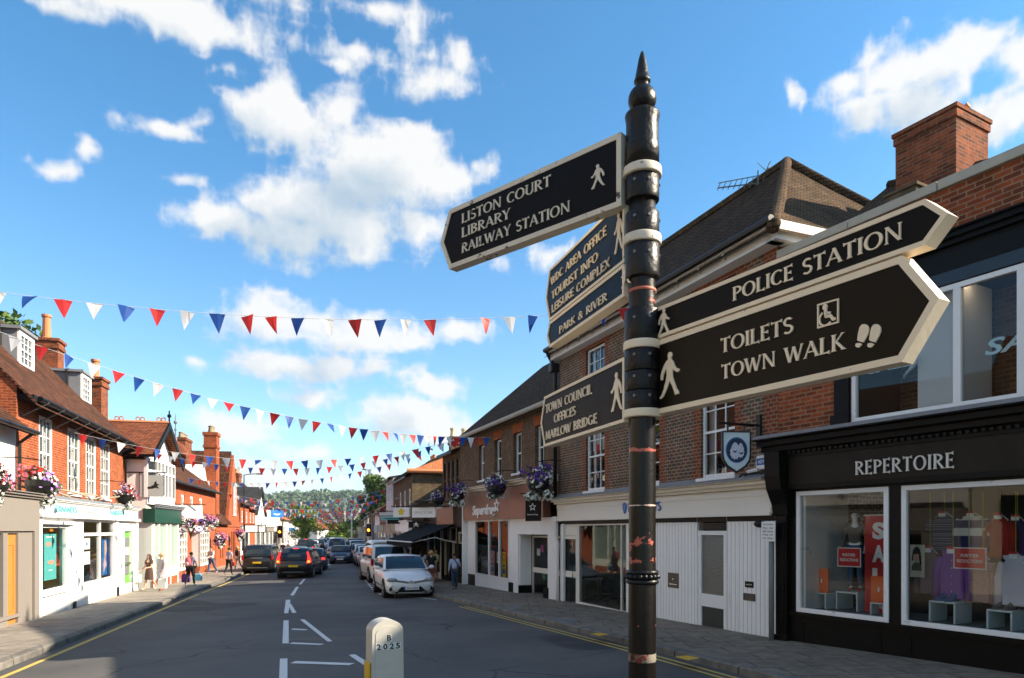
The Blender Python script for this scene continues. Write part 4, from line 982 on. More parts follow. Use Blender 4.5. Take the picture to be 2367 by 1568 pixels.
def shirt(px, pyn, py0, hw, y, mat, lab, sleeve='long', cord_top=1135):
    """shirt on a hanger hung by a cord: neck at pyn, hem at py0"""
    x, zn = FP(px, pyn, y); _, z0 = FP(px, py0, y); x2, _ = FP(px + hw, pyn, y); w = (x2 - x) * 1.25; _, zt = FP(px, cord_top, y)
    h = zn - z0; t = thing('hanging_shirt', lab, 'shirt', group='shirts on hangers in the right-hand display window'); place(t, x, y, z0)
    sl = h * .85 if sleeve == 'long' else h * .32
    prof = [(-w * .62, 0), (w * .62, 0), (w * .64, h * .6), (w * .70, h * .78), (w * .30, h * .97), (w * .12, h), (0, h * .95), (-w * .12, h), (-w * .30, h * .97), (-w * .70, h * .78), (-w * .64, h * .6)]
    mb = MB(); mb.extr(prof, -.05, .05); b = mb.build('body', mat, t, bevel=.025)
    for s in (-1, 1):
        mb = MB(); mb.tube([(s * w * .60, .0, h * .84), (s * w * .82, -.01, h * .84 - sl * .35), (s * w * .86, -.03, h * .84 - sl)], [.07, .06, .045], 8); mb.build('sleeve', mat, t, smooth=True)
    mb = MB(); mb.tube([(-w * .5, 0, h * .9), (0, 0, h * 1.06), (w * .5, 0, h * .9)], .012, 6); mb.build('hanger', 'hanger_white', t)
    mb = MB(); mb.tube([(0, 0, h * 1.05), (0, 0, max(h * 1.1, zt - zn + h))], .005, 5); mb.build('cord', 'green_cord', t)
    mb = MB(); mb.box(-.05, .05, -.07, -.06, h * .93, h * 1.07); o = mb.build('price_tag', 'white_card', t); mb = MB(); mb.box(-.05, .05, -.074, -.0705, h * 1.02, h * 1.075); mb.build('tag_header', 'red_card', o)
    if mat in ('purple_cloth', 'lilac_white', 'dot_print'):
        mb = MB()
        for s in (-1, 1): mb.extr([(0, h * .93), (s * .03, h * 1.0), (s * .13, h * .99), (s * .12, h * .92), (s * .06, h * .87)], -.062, -.05)
        mb.build('collar', mat, t)
        mb = MB()
        for i in range(5): mb.ball((.008, -.054, h * (.15 + .16 * i)), .009, 6)
        mb.build('button', 'white_card', t)
shirt(2183, 1187, 1275, 34, .85, 'navy_fine_stripe', 'navy shirt with fine pale stripes, upper row', 'short')
shirt(2248, 1187, 1272, 36, .80, 'rugby_stripe', 'navy rugby shirt with broad white bands, upper row', 'long')
shirt(2312, 1192, 1290, 30, .80, 'crimson_knit', 'dark red jumper, upper row')
shirt(2352, 1195, 1290, 26, .9, 'dark_purple', 'dark purple jumper at the right of the upper row')
shirt(2150, 1268, 1372, 27, .70, 'grey_lilac', 'grey lilac shirt behind the purple one')
shirt(2203, 1270, 1383, 36, .55, 'purple_cloth', 'purple shirt hanging left of the red notice')
shirt(2240, 1282, 1388, 28, .60, 'dot_print', 'speckled white and black shirt below the red notice')
shirt(2272, 1282, 1392, 25, .58, 'pink_print', 'pink speckled shirt right of the red notice')
shirt(2348, 1282, 1400, 38, .45, 'lilac_white', 'pale lilac white shirt with a long collar at the window edge')
# ------------------------------------------------------------------ figures
def skinned(name, joints, links, mats, parent, sub=2, paint=None):
    """one continuous surface grown over a jointed skeleton; joints: name -> (pos, rx, ry)"""
    names = list(joints); idx = {n: i for i, n in enumerate(names)}
    me = bpy.data.meshes.new(name + '_sk'); me.from_pydata([joints[n][0] for n in names], [(idx[a], idx[b]) for a, b in links], [])
    o = bpy.data.objects.new(name, me); COL.objects.link(o)
    sk = o.modifiers.new('skin', 'SKIN'); sk.use_smooth_shade = True
    for i, n in enumerate(names):
        v = me.skin_vertices[0].data[i]; v.radius = (joints[n][1], joints[n][2]); v.use_root = (i == 0)
    if sub: s = o.modifiers.new('s', 'SUBSURF'); s.levels = s.render_levels = sub
    bpy.context.view_layer.update()
    m2 = bpy.data.meshes.new_from_object(o.evaluated_get(bpy.context.evaluated_depsgraph_get())); m2.name = name
    o.modifiers.clear(); o.data = m2; bpy.data.meshes.remove(me)
    if not isinstance(mats, (list, tuple)): mats = [mats]
    m2.materials.clear()
    for m in mats: m2.materials.append(M[m])
    if paint:
        for p in m2.polygons: p.material_index = paint(p.center)
    adopt(o, parent); return o
SK = {}
def skinmat(name, col): pm(name, col, .55, var=.08, sc=8)
skinmat('skin_light', (.58, .33, .24)); skinmat('skin_tan', (.44, .23, .15)); skinmat('skin_dark', (.16, .08, .05))
pm('mannequin_white', (.72, .74, .74), .35, var=.03)
def rotx(v, a): return Vector((v[0], v[1] * cos(a) - v[2] * sin(a), v[1] * sin(a) + v[2] * cos(a)))
def roty(v, a): return Vector((v[0] * cos(a) + v[2] * sin(a), v[1], -v[0] * sin(a) + v[2] * cos(a)))
def figure(name, label, loc, heading, h=1.68, skin='skin_light', legs=(.35, -.25), knees=(.05, .35), arms=((.15, .12, .3), (-.2, .12, .3)), top=None, sleeves='short', bottom=None, dress=None, hair=None, hairlen=0, shoes='black_cloth', lean=.03, wide=1.0, cat='person', group=None, headturn=0.0, fingers=True, jacket=None):
    """forward is -y; legs: swing of each thigh (forward +); arms: (swing, out, elbow bend)"""
    k = h / 1.70; root = thing(name, label, cat, loc, heading, group); W = wide
    J = {'pelvis': (Vector((0, 0, .95)), .125 * W, .10 * W)}
    def put(n, p, r, q=None): J[n] = (Vector(p), r, q or r)
    put('belly', (0, -lean * .3, 1.08), .115 * W, .09 * W); put('chest', (0, -lean * .8, 1.28), .14 * W, .095 * W); put('neck0', (0, -lean, 1.43), .065, .06); put('neck1', (0, -lean - .008, 1.49), .05, .05)
    hd = Vector((0, -lean - .02, 1.60)); put('jaw', hd + Vector((0, -.012, -.055)), .058, .066); put('head', hd, .073, .088); put('crown', hd + Vector((0, .005, .06)), .062, .076)
    L = [('pelvis', 'belly'), ('belly', 'chest'), ('chest', 'neck0'), ('neck0', 'neck1'), ('neck1', 'jaw'), ('jaw', 'head'), ('head', 'crown')]
    ends = {}
    for s, sg in (('l', -1), ('r', 1)):
        i = 0 if s == 'l' else 1; th, kn = legs[i], knees[i]
        hip = Vector((sg * .088 * W, 0, .90)); knee = hip + rotx((0, 0, -.43), -th); ank = knee + rotx((0, 0, -.41), -(th - kn)); foot = ank + rotx((0, -.15, -.045), -(th - kn) * .5)
        put('hip' + s, hip, .085 * W); put('thigh' + s, hip.lerp(knee, .5), .072 * W); put('knee' + s, knee, .052); put('calf' + s, knee.lerp(ank, .35), .052); put('ank' + s, ank, .034); put('foot' + s, foot, .038, .026)
        L += [('pelvis', 'hip' + s), ('hip' + s, 'thigh' + s), ('thigh' + s, 'knee' + s), ('knee' + s, 'calf' + s), ('calf' + s, 'ank' + s), ('ank' + s, 'foot' + s)]
        sw, out, eb = arms[i]
        sh = Vector((sg * .175 * W ** .6, -lean * .8, 1.385)); up = roty(rotx((0, 0, -.29), -sw), -sg * out); el = sh + up; lo = roty(rotx((0, 0, -.25), -(sw + eb)), -sg * out * .6); wr = el + lo; hn = wr + lo.normalized() * .075
        put('sh' + s, sh, .055 * W); put('el' + s, el, .038); put('wr' + s, wr, .027, .022); put('hand' + s, hn, .030, .016)
        L += [('chest', 'sh' + s), ('sh' + s, 'el' + s), ('el' + s, 'wr' + s), ('wr' + s, 'hand' + s)]
        ends[s] = (hn, lo.normalized())
        if fingers:
            d = lo.normalized(); side = Vector((0, 1, 0)) - d * d.y; side.normalize(); inn = Vector((-sg, 0, 0))
            for f in range(4):
                b = hn + side * (.019 - .0125 * f) + d * .01; ln = (.062, .07, .066, .052)[f]
                m_ = b + d * ln * .55 + inn * .006; e = m_ + d * ln * .42 + inn * .022
                put('f%s%da' % (s, f), b, .0085); put('f%s%db' % (s, f), m_, .0078); put('f%s%dc' % (s, f), e, .0065); L += [('hand' + s, 'f%s%da' % (s, f)), ('f%s%da' % (s, f), 'f%s%db' % (s, f)), ('f%s%db' % (s, f), 'f%s%dc' % (s, f))]
            b = wr + d * .03 - side * .028; put('t%sa' % s, b, .010); put('t%sb' % s, b + d * .03 - side * .02 + inn * .012, .0085); L += [('wr' + s, 't%sa' % s), ('t%sa' % s, 't%sb' % s)]
    zmin = min(J['foot' + s][0].z for s in 'lr') - .028
    for n in J: p, a, b = J[n]; J[n] = (Vector((p.x * k, p.y * k, (p.z - zmin) * k)), a * k, b * k)
    sk = [skin] + ([shoes] if shoes else [])
    body = skinned('body', J, L, sk, root, paint=(lambda c: 1 if shoes and c.z < .075 * k else 0))
    g = lambda n: J[n][0]
    # face: nose, eyes, mouth, ears
    hd = g('head'); mb = MB()
    mb.ball(hd + Vector((0, -.088, -.012)) * k, (.012 * k, .016 * k, .02 * k), 6); 
    for sg in (-1, 1): mb.ball(hd + Vector((sg * .075, .005, -.005)) * k, (.010 * k, .02 * k, .03 * k), 6)
    mb.build('nose_and_ears', skin, root, smooth=True)
    if skin != 'mannequin_white':
        mb = MB()
        for sg in (-1, 1): mb.ball(hd + Vector((sg * .03, -.076, .008)) * k, (.011 * k, .01 * k, .006 * k), 6)
        mb.build('eyes', 'black_cloth', root); mb = MB(); mb.ball(hd + Vector((0, -.078, -.052)) * k, (.022 * k, .008 * k, .006 * k), 6); mb.build('mouth', 'lip', root)
    def cloth(nm, js, ls, mat, extra, paint=None, mats=None):
        Q = {n: (J[n][0], J[n][1] + extra * k, J[n][2] + extra * k) for n in js}
        return skinned(nm, Q, [l for l in ls], mats or mat, root, sub=1)
    if top:
        js = ['pelvis', 'belly', 'chest', 'shl', 'shr']; Q = {n: (J[n][0], J[n][1] + .018 * k, J[n][2] + .02 * k) for n in js}
        Q['pelvis'] = (J['pelvis'][0] + Vector((0, 0, .03 * k)), J['pelvis'][1] + .02 * k, J['pelvis'][2] + .022 * k); ls = [('pelvis', 'belly'), ('belly', 'chest'), ('chest', 'shl'), ('chest', 'shr'), ('chest', 'ck')]
        Q['ck'] = (J['neck0'][0] - Vector((0, 0, .02 * k)), .075 * k, .07 * k)
        for s in 'lr':
            a, e, w = J['sh' + s][0], J['el' + s][0], J['wr' + s][0]
            if sleeves == 'short': Q['sl' + s] = (a.lerp(e, .6), .056 * k, .056 * k); ls.append(('sh' + s, 'sl' + s))
            elif sleeves == 'long': Q['sl' + s] = (e, .052 * k, .052 * k); Q['cf' + s] = (e.lerp(w, .93), .038 * k, .036 * k); ls += [('sh' + s, 'sl' + s), ('sl' + s, 'cf' + s)]
        skinned('top', Q, ls, top, root, sub=2)
    if bottom:
        mat, ln = bottom; Q = {n: (J[n][0], J[n][1] + .014 * k, J[n][2] + .016 * k) for n in ['pelvis', 'hipl', 'hipr', 'thighl', 'thighr']}; ls = [('pelvis', 'hipl'), ('pelvis', 'hipr'), ('hipl', 'thighl'), ('hipr', 'thighr')]
        if ln == 'long':
            for s in 'lr':
                for n in ('knee', 'calf'): Q[n + s] = (J[n + s][0], J[n + s][1] + .018 * k, J[n + s][2] + .018 * k)
                Q['ank' + s] = (J['ank' + s][0] + Vector((0, 0, .02 * k)), .048 * k, .048 * k); ls += [('thigh' + s, 'knee' + s), ('knee' + s, 'calf' + s), ('calf' + s, 'ank' + s)]
        skinned('trousers' if ln == 'long' else 'shorts', Q, ls, mat, root, sub=2)
    if dress:
        mat, hem, flare, tp = dress   # skirt from the waist to the hem
        mb = MB(); n = 20; prof = []
        z0, z1 = hem * k, tp * k
        for i in range(9):
            t = i / 8; z = z1 + (z0 - z1) * t; r = (.135 + (.185 * W - .135) * min(1, t * 2.2) + flare * max(0, t - .3)) * k; prof.append((r, z))
        vs = []
        for i, (r, z) in enumerate(prof):
            for j in range(n):
                a = 2 * pi * j / n; w = 1 + .05 * (i / 8) * sin(5 * a + 1); vs.append((r * w * cos(a), r * .82 * w * sin(a) - .02 * k, z + .012 * k * (i == 8) * sin(3 * a)))
        fs = [(i * n + (j + 1) % n, i * n + j, (i + 1) * n + j, (i + 1) * n + (j + 1) % n) for i in range(8) for j in range(n)]
        mb.mesh(vs, fs); mb.build('skirt', mat, root, smooth=True)
    if hair:
        mb = MB(); c = hd + Vector((0, .016, .026)) * k; n = 14
        vs = []; fs = []
        for i in range(8):
            a = pi / 2 - (pi * .66) * i / 7
            for j in range(n):
                b = 2 * pi * j / n; fr_ = max(0, -sin(b)); aa = a if a > 0 else a * (1 - fr_ ** .5)
                if fr_ > .2: aa = max(aa, .32 * fr_)
                vs.append(c + Vector((.085 * cos(aa) * cos(b), .103 * cos(aa) * sin(b), .088 * sin(aa))) * k)
        for i in range(7):
            for j in range(n): fs.append((i * n + j, (i + 1) * n + j, (i + 1) * n + (j + 1) % n, i * n + (j + 1) % n))
        mb.mesh(vs, fs)
        if hairlen:
            for q in range(9):
                b = -.25 + (pi + .5) * q / 8; p = c + Vector((.082 * cos(b), .09 * sin(b), 0)) * k
                mb.tube([p, p + Vector((.012 * cos(b), .02 * sin(b), -hairlen * .5)) * k, p + Vector((.03 * cos(b), .01 * sin(b), -hairlen)) * k], [.034 * k, .036 * k, .014 * k], 7)
        mb.build('hair', hair, root, smooth=True)
    root['_h'] = k
    hands = {s: root.matrix_basis @ ((J['hand' + s][0]) + ends[s][1] * .07 * k) for s in 'lr'}
    del root['_h']
    return root, hands, J
pm('lip', (.36, .12, .09), .5); pm('hair_brown', (.05, .025, .014), .6, var=.3, sc=30); pm('hair_blonde', (.42, .25, .10), .6, var=.25, sc=30); pm('hair_dark', (.012, .010, .009), .55, var=.3)
# mannequin in the left window, and two upstairs
x, z = FP(1951, 1330, .8)
figure('mannequin', 'white-headed mannequin in an olive jacket and jeans in the left display window', wpt(pl2[0], pl2[1] + .02, pl2[2]), FT.rot + .3, 1.36, 'mannequin_white', (.02, -.04), (.03, .03), ((.02, .16, .35), (.05, .2, .7)), 'khaki_jacket', 'long', ('jeans', 'long'), shoes='red_card', lean=.0, cat='mannequin')
x, z = FP(2150, 800, .7); zf = zw0 + .02
pm('white_cloth', (.68, .68, .68), .9, var=.06)
figure('mannequin', 'mannequin in white top and black trousers in the upstairs window by the arm tip', wpt(x + .05, .75, zf - .15), FT.rot - .2, 1.62, 'mannequin_white', (.02, -.04), (.03, .03), ((.25, .3, .5), (.1, .35, .8)), 'white_cloth', 'long', ('black_cloth', 'long'), shoes='black_cloth', lean=.0, cat='mannequin')
# posters
def poster(px0, px1, py0, py1, y, lab):
    t = board('fashion_poster', lab, 'poster', px0, px1, py0, py1, y, 'poster_cream'); x0, _ = FP(px0, 1300, y); x1, _ = FP(px1, 1300, y); w = x1 - x0; _, za = FP(px0, py0, y); _, zb2 = FP(px0, py1, y); h = za - zb2
    mb = MB(); mb.extr([(.02 * w + .17 * w * cos(q * pi / 6), h * .62 + .17 * h * sin(q * pi / 6)) for q in range(12)], -.002, 0, back=False); mb.build('printed_face', 'skin_light', t)
    mb = MB(); mb.extr([(.02 * w + .27 * w * cos(q * pi / 8), h * .68 + .25 * h * sin(q * pi / 8)) for q in range(9)] + [(-.30 * w, h * .5), (-.2 * w, h * .5), (-.16 * w, h * .7), (.16 * w, h * .72), (.2 * w, h * .4), (.33 * w, h * .38)], -.004, -.0022, back=False); mb.build('printed_hair', 'hair_dark', t)
    mb = MB(); mb.extr([(-.3 * w, h * .2), (.34 * w, h * .2), (.3 * w, h * .38), (.08 * w, h * .45), (-.1 * w, h * .45), (-.28 * w, h * .36)], -.003, 0, back=False); mb.build('printed_coat', 'khaki_jacket', t)
pm('poster_cream', (.56, .54, .44), .6)
poster(2100, 2137, 1258, 1333, .6, 'cream poster of a dark-haired face at the left of the shirts')
poster(2014, 2046, 1258, 1328, .62, 'cream poster of a dark-haired face against the SALE banner')

# ================================================================== right side: brick house with the white former bank front
FB = Fr(LR(20.5), LR(12.2), .45)
Bk = bldg('brick_house', 'purple brick house with steep hipped tile roof above a white boarded ground floor', FB, 'house')
LB = FB.L; ze = 8.0 - .45; cz0, cz1 = 2.93 - .45, 3.57 - .45
cols = [(FB.x(1355), FB.x(1398)), (FB.x(1470), FB.x(1524.5)), (FB.x(1620), FB.x(1699))]
wn = [(a, b, 3.72 - .45, 5.60 - .45) for a, b in cols] + [(a, b, 6.18 - .45, 7.62 - .45) for a, b in cols]
mb = MB(); wall(mb, 0, LB, cz1 - .05, ze, wn); shell(mb, 0, LB, -.6, ze, 7.0); mb.build('brick_wall', 'purple_brick', Bk)
for a, b, c, d in wn:
    mb = MB()
    for x0, x1 in ((a - .26, a), (b, b + .26)):
        i = 0; z = c - .05
        while z < d: w = .07 * (i % 2); mb.box(x0 + (w if x0 < a else 0), x1 - (0 if x0 < a else w), -.006, .05, z, min(d, z + .225)); z += .225; i += 1
    mb.box(a - .30, b + .30, -.009, .05, d, d + .30); mb.build('red_brick_surround', 'red_dressing', Bk)
mb = MB(); mb.box(LB - .36, LB, -.007, .04, 4.4 - .45, ze); mb.build('red_brick_quoin', 'red_dressing', Bk)
for i, (a, b, c, d) in enumerate(wn): window(Bk, a, b, c, d, 3, 4, y=.09, curt=.22 if i in (0, 2) else .15, so=.08)
mb = MB(); mb.box(-.1, LB + .15, -.30, 0, ze - .28, ze - .02); mb.box(-.12, LB + .18, -.36, 0, ze - .06, ze + .06)
for i in range(int(LB / .75)): mb.box(.3 + i * .75, .36 + i * .75, -.34, -.30, ze - .2, ze - .03)
mb.box(LB, LB + .25, -.3, 3.0, ze - .28, ze + .06); mb.build('eaves_board', 'white_paint', Bk)
mb = MB(); mb.tube([(-.15, -.44, ze + .02), (LB + .3, -.44, ze + .02)], .07, 8); mb.build('gutter', 'black_iron', Bk)
# hipped roof
yr, zr = 3.05, 11.30 - .45; o = .45; zl = ze + .06
mb = MB(); A = (-.2, -o, zl - .25); Bp = (LB + .35, -o, zl - .25); C = (LB + .35, 6.5, zl - .25); Dd = (-.2, 6.5, zl - .25); R0 = (-.2, yr, zr); R1 = (LB - 3.0, yr, zr)
def slope(a, b, c, d, n=10, sag=.10):
    """tiled slope with a slight sag, a-b at the eaves, d-c at the ridge"""
    a, b, c, d = map(Vector, (a, b, c, d)); vs = []; fs = []
    for i in range(n + 1):
        t = i / n; l, r = a.lerp(d, t), b.lerp(c, t); s_ = sag * 4 * t * (1 - t) * -1
        for j in range(9): p = l.lerp(r, j / 8); vs.append((p.x, p.y, p.z + s_ * (1 if t < 1 else 0) + .015 * sin(j * 2.1 + i)* (0 < i < n)))
    for i in range(n):
        for j in range(8): fs.append((i * 9 + j, i * 9 + j + 1, (i + 1) * 9 + j + 1, (i + 1) * 9 + j))
    mb.mesh(vs, fs)
slope(A, Bp, R1, R0); slope(C, Dd, R0, R1)
mb.build('front_roof', 'dark_tile', Bk)
mb = MB(); slope(Bp, C, R1, R1); mb.build('hip_roof', 'sunlit_tile', Bk)
mb = MB(); mb.tube([Vector(Bp).lerp(Vector(R1), t / 12) + Vector((0, 0, .04 - .10 * 4 * (t / 12) * (1 - t / 12))) for t in range(13)], .12, 8); mb.tube([Vector(R1) + Vector((0, 0, .03)), Vector(R0) + Vector((0, 0, .03))], .11, 8); mb.tube([Vector(C).lerp(Vector(R1), t / 12) + Vector((0, 0, .04 - .4 * (t / 12) * (1 - t / 12))) for t in range(13)], .12, 8); mb.build('ridge_tiles', 'sunlit_tile', Bk, smooth=True)
# lower rear wing whose ridge falls away to the right
mb = MB(); rw0 = Vector((LB - 1.2, 4.2, zr - 1.15)); rw1 = Vector((LB + 3.4, 4.6, zr - 2.05))
slope((LB - 1.2, 1.2, ze - .1), (LB + 3.6, 1.4, ze - .3), rw1, rw0, sag=.05); slope((LB + 3.6, 8, ze - .3), (LB - 1.2, 8, ze - .1), rw0, rw1); mb.build('rear_roof', 'sunlit_tile', Bk)
mb = MB(); mb.tube([rw0, rw0.lerp(rw1, .5) - Vector((0, 0, .12)), rw1], .11, 8); mb.build('rear_ridge_tiles', 'sunlit_tile', Bk, smooth=True)
mb = MB(); mb.box(LB - .02, LB + 3.4, 1.6, 7.5, 4, ze - .15); mb.build('rear_wall', 'brown_brick', Bk)
chimney(Bk, LB + 3.3, 4.2, zr - 4, zr - 1.55, .7, .6, 'sooty_brick', 0)
pipe(Bk, [(-.10, -.40, ze), (-.10, -.20, ze - .35), (-.10, -.12, ze - .6), (-.10, -.12, cz1 + .1)], .06, 'black_iron')
mb = MB(); mb.box(-.22, .02, -.3, -.02, ze - .62, ze - .35); mb.build('hopper_head', 'black_iron', Bk, bevel=.03)
# tv aerial
x, z = FB.at(1745, 410, 2.6); x0, _ = FB.at(1683, 410, 2.6); ae = thing('television_aerial', 'grey television aerial above the dark tiled ridge', 'aerial', FB.w(FB.x(1752, 2.9), 2.9, zr - .1), -.12)
mb = MB(); hh = z - zr + .2; mb.tube([(0, 0, -.2), (0, 0, hh + .25)], .018, 6); Lx = -.95
mb.build('mast', 'grey_metal', ae)
mb = MB(); mb.tube([(.15, 0, hh - .05), (Lx, 0, hh - .12)], .016, 6); mb.tube([(.15, 0, hh + .14), (Lx, 0, hh + .0)], .012, 6)
for i in range(9): t = i / 8; xx = .1 + (Lx - .1) * t; mb.tube([(xx, -.2 + .08 * t, hh - .05 - .07 * t), (xx, .2 - .08 * t, hh - .05 - .07 * t)], .011, 5); mb.tube([(xx, 0, hh - .05 - .07 * t), (xx + .06, 0, hh + .14 - .14 * t)], .009, 5)
for i in range(5): mb.tube([(.12 + .03 * i, -.22, hh - .22 + .14 * i), (.12 + .03 * i, .22, hh - .22 + .14 * i)], .012, 5)
mb.tube([(.1, 0, hh - .3), (.26, 0, hh + .4)], .016, 5); mb.tube([(-.02, 0, hh + .45), (.3, 0, hh + .12)], .01, 5); mb.build('elements', 'grey_metal', ae)
# white bank front
pm('fascia_cream', (.70, .66, .58), .5, var=.05)
mb = MB(); mb.box(.05, LB - .02, -.12, 0, cz0 + .02, cz1 - .20); mb.build('fascia_board', 'fascia_cream', Bk)
mb = MB(); cornice(mb, -.12, LB - .06, cz1 - .20, cz1 - .01, .34); mb.box(.03, LB - .04, -.17, -.12, cz0 - .02, cz0 + .05); mb.box(.03, LB - .04, -.14, -.12, cz0 + .05, cz0 + .12); mb.box(.04, LB - .04, -.135, -.12, cz1 - .30, cz1 - .20); mb.build('fascia_cornice', 'fascia_cream', Bk)
mb = MB(); mb.box(-.15, LB - .02, -.38, .02, cz1 - .01, cz1 + .03); mb.box(-.1, LB - .1, -.06, .0, cz1 + .03, cz1 + .14); mb.build('lead_flashing', 'lead', Bk)
mb = MB(); mb.box(.0, LB, -.02, 0, cz0 - .12, cz0 + .0); mb.build('dark_head_rail', 'black_wood', Bk)
dx0, dx1 = FB.x(1298), FB.x(1336); gx1 = FB.x(1449); px1_ = FB.x(1521); ddx0, ddx1 = FB.x(1615), FB.x(1681); gz1 = cz0 - .12
mb = MB(); wall(mb, 0, LB, -.6, cz0 - .11, [(dx0, dx1 - .02, -.12, gz1), (dx1 + .02, gx1, .12, gz1), (gx1 + .08, px1_ - .05, .12, gz1), (ddx0, ddx1, -.3, gz1)], y=0, rev=.12); mb.build('ground_floor_wall', 'white_paint', Bk)
mb = MB(); wall(mb, px1_ - .03, LB - .03, -.32, gz1, [(ddx0 - .02, ddx1 + .02, -.4, gz1 + .1)], y=-.03, rev=.03); mb.build('boarding', 'white_boards', Bk)
room(Bk, dx0, px1_ + .5, -.4, gz1 + .1, .13, 4.0, 'bank_room')
mb = MB(); mb.box(dx1 + .02, gx1, -.05, .1, -.4, .11); mb.build('stone_plinth', 'stone', Bk)
# glass entrance door
mb = MB(); frame(mb, dx0 + .05, dx1 - .05, -.10, gz1 - .34, .09, .0, .07); mb.box(dx0 + .14, dx1 - .14, .002, .068, .82, 1.0); mb.box(dx0, dx0 + .05, -.01, .08, -.12, gz1); mb.box(dx1 - .07, dx1 - .02, -.01, .08, -.12, gz1); mb.box(dx0 + .05, dx1 - .07, -.005, .06, gz1 - .33, gz1)
dr = mb.build('door', 'fascia_cream', Bk); glassq(dr, dx0 + .12, dx1 - .12, -.02, gz1 - .42, .03)
mb = MB(); mb.tube([(dx1 - .2, -.01, .75), (dx1 - .2, -.07, .78), (dx1 - .2, -.07, 1.25), (dx1 - .2, -.01, 1.28)], .018, 8); mb.build('handle', 'black_iron', dr)
mb = MB(); frame(mb, dx1 + .02, gx1, .12, gz1, .04, .0, .07); mb.box(gx1 - .3, gx1 - .26, .0, .07, .16, gz1 - .04); sw = mb.build('display_window', 'fascia_cream', Bk); glassq(sw, dx1 + .04, gx1, .14, gz1, .03)
mb = MB(); frame(mb, gx1 + .08, px1_ - .05, .12, gz1, .04, .0, .07); sw = mb.build('display_window', 'fascia_cream', Bk); glassq(sw, gx1 + .1, px1_ - .07, .14, gz1, .03)
# plain side door
mb = MB(); frame(mb, ddx0 + .01, ddx1 - .01, -.24, gz1 - .18, .085, -.012, .05); mb.box(ddx0 + .09, ddx1 - .09, -.010, .048, .62, .88); sd_ = mb.build('side_door', 'white_paint', Bk)
def obscure():
    m, nt, b, L = newmat('obscure_glass'); b.inputs['Base Color'].default_value = (.10, .11, .09, 1); b.inputs['Roughness'].default_value = .12; b.inputs['Specular IOR Level'].default_value = .9
    bp_ = nd(nt, 'ShaderNodeBump', i_Strength=.5, i_Distance=.02); vo = nd(nt, 'ShaderNodeTexVoronoi', i_Scale=38); L(nd(nt, 'ShaderNodeTexCoord').outputs['Object'], vo.inputs['Vector']); L(vo.outputs[0], bp_.inputs['Height']); L(bp_.outputs[0], b.inputs['Normal'])
obscure(); glassq(sd_, ddx0 + .08, ddx1 - .08, .86, gz1 - .25, .02, 'obscured_pane', 'obscure_glass')
pm('dark_panel', (.03, .035, .033), .3, var=.2); glassq(sd_, ddx0 + .08, ddx1 - .08, -.18, .64, .02, 'lower_panel', 'dark_panel')
mb = MB()
for i in range(4): mb.box(ddx0 + .02, ddx1 - .02, -.02, .06, gz1 - .15 + .035 * i, gz1 - .13 + .035 * i)
mb.build('vent_grille', 'black_iron', Bk)
mb = MB(); mb.box(ddx0 - .04, ddx1 + .04, -.08, .05, -.45, -.25); mb.build('doorstep', 'stone', Bk)
# fittings on the boarded wall
x0, z1 = FB.at(1545, 1322, -.03); x1, z0 = FB.at(1569, 1359, -.03)
mb = MB(); mb.box(x0, x1, -.045, -.03, z0, z1); pl = mb.build('night_safe_plate', 'bronze_plate', Bk)
mb = MB(); mb.ball(((x0 + x1) / 2, -.047, (z0 + z1) / 2 + .02), (.02, .006, .025), 8); mb.box(x0 + .05, x1 - .05, -.047, -.045, z0 + .07, z0 + .085); mb.build('keyhole_cover', 'chrome', pl)
x0, z1 = FB.at(1719.5, 1369, -.03); x1, z0 = FB.at(1746, 1389, -.03); mb = MB(); frame(mb, x0, x1, z0, z1, .012, -.048, -.03); mb.box(x0 + .012, x1 - .012, -.04, -.03, z0 + .012, z1 - .012); mb.build('letter_slot', 'bronze_plate', Bk)
x0, z1 = FB.at(1723, 1342, -.03); x1, z0 = FB.at(1742, 1358, -.03); mb = MB(); mb.box(x0, x1, -.042, -.03, z0, z1); pl = mb.build('name_plate', 'sign_black', Bk); sans('wording', 'Letter Box', (x1 - x0) * .7, .025, 'white_card', pl, ((x0 + x1) / 2, -.044, (z0 + z1) / 2), .001)
x, z = FB.at(1766, 1210, -.03); mb = MB(); mb.ball((x, -.13, z), (.085, .12, .07), 12); mb.box(x - .03, x + .05, -.08, -.03, z - .04, z + .04); mb.build('bulkhead_lamp', 'black_iron', Bk, smooth=True)
# blue emblem and the end of the name on the fascia
pm('bank_blue', (.01, .12, .38), .35); xe, zz = FB.at(1445, 1173, -.12); 
mb = MB(); w = .085
mb.extr([(xe - w, zz + .10), (xe - w * .5, zz + .13), (xe - w * .3, zz + .09), (xe, zz + .15), (xe + w * .3, zz + .09), (xe + w * .5, zz + .13), (xe + w, zz + .10), (xe + w * .9, zz - .02), (xe + w * .45, zz - .11), (xe, zz - .16), (xe - w * .45, zz - .11), (xe - w * .9, zz - .02)], -.15, -.12); mb.build('eagle_emblem', 'bank_blue', Bk, bevel=.008)
xa, xb = FB.x(1452, -.14), FB.x(1527, -.14); mb = MB(); serif(mb, 'BARCLAYS', xa, xb, zz - .10, zz + .10, -.12, th=.03); mb.build('bank_lettering', 'bank_blue', Bk)
# drain pipes between the two shops
wp = [(-.02, -.14, cz0 - .05), (-.02, -.14, 2.0), (.12, -.14, 1.8), (.12, -.14, -.2)]; pipe(Bk, wp, .055, 'white_paint')
mb = MB(); mb.box(-.12, .10, -.2, 0, cz0 - .05, cz0 + .12); mb.box(.24, .36, -.08, 0, -.3, cz0 - .1); mb.build('shopfront_pilaster', 'white_paint', Bk, bevel=.01)
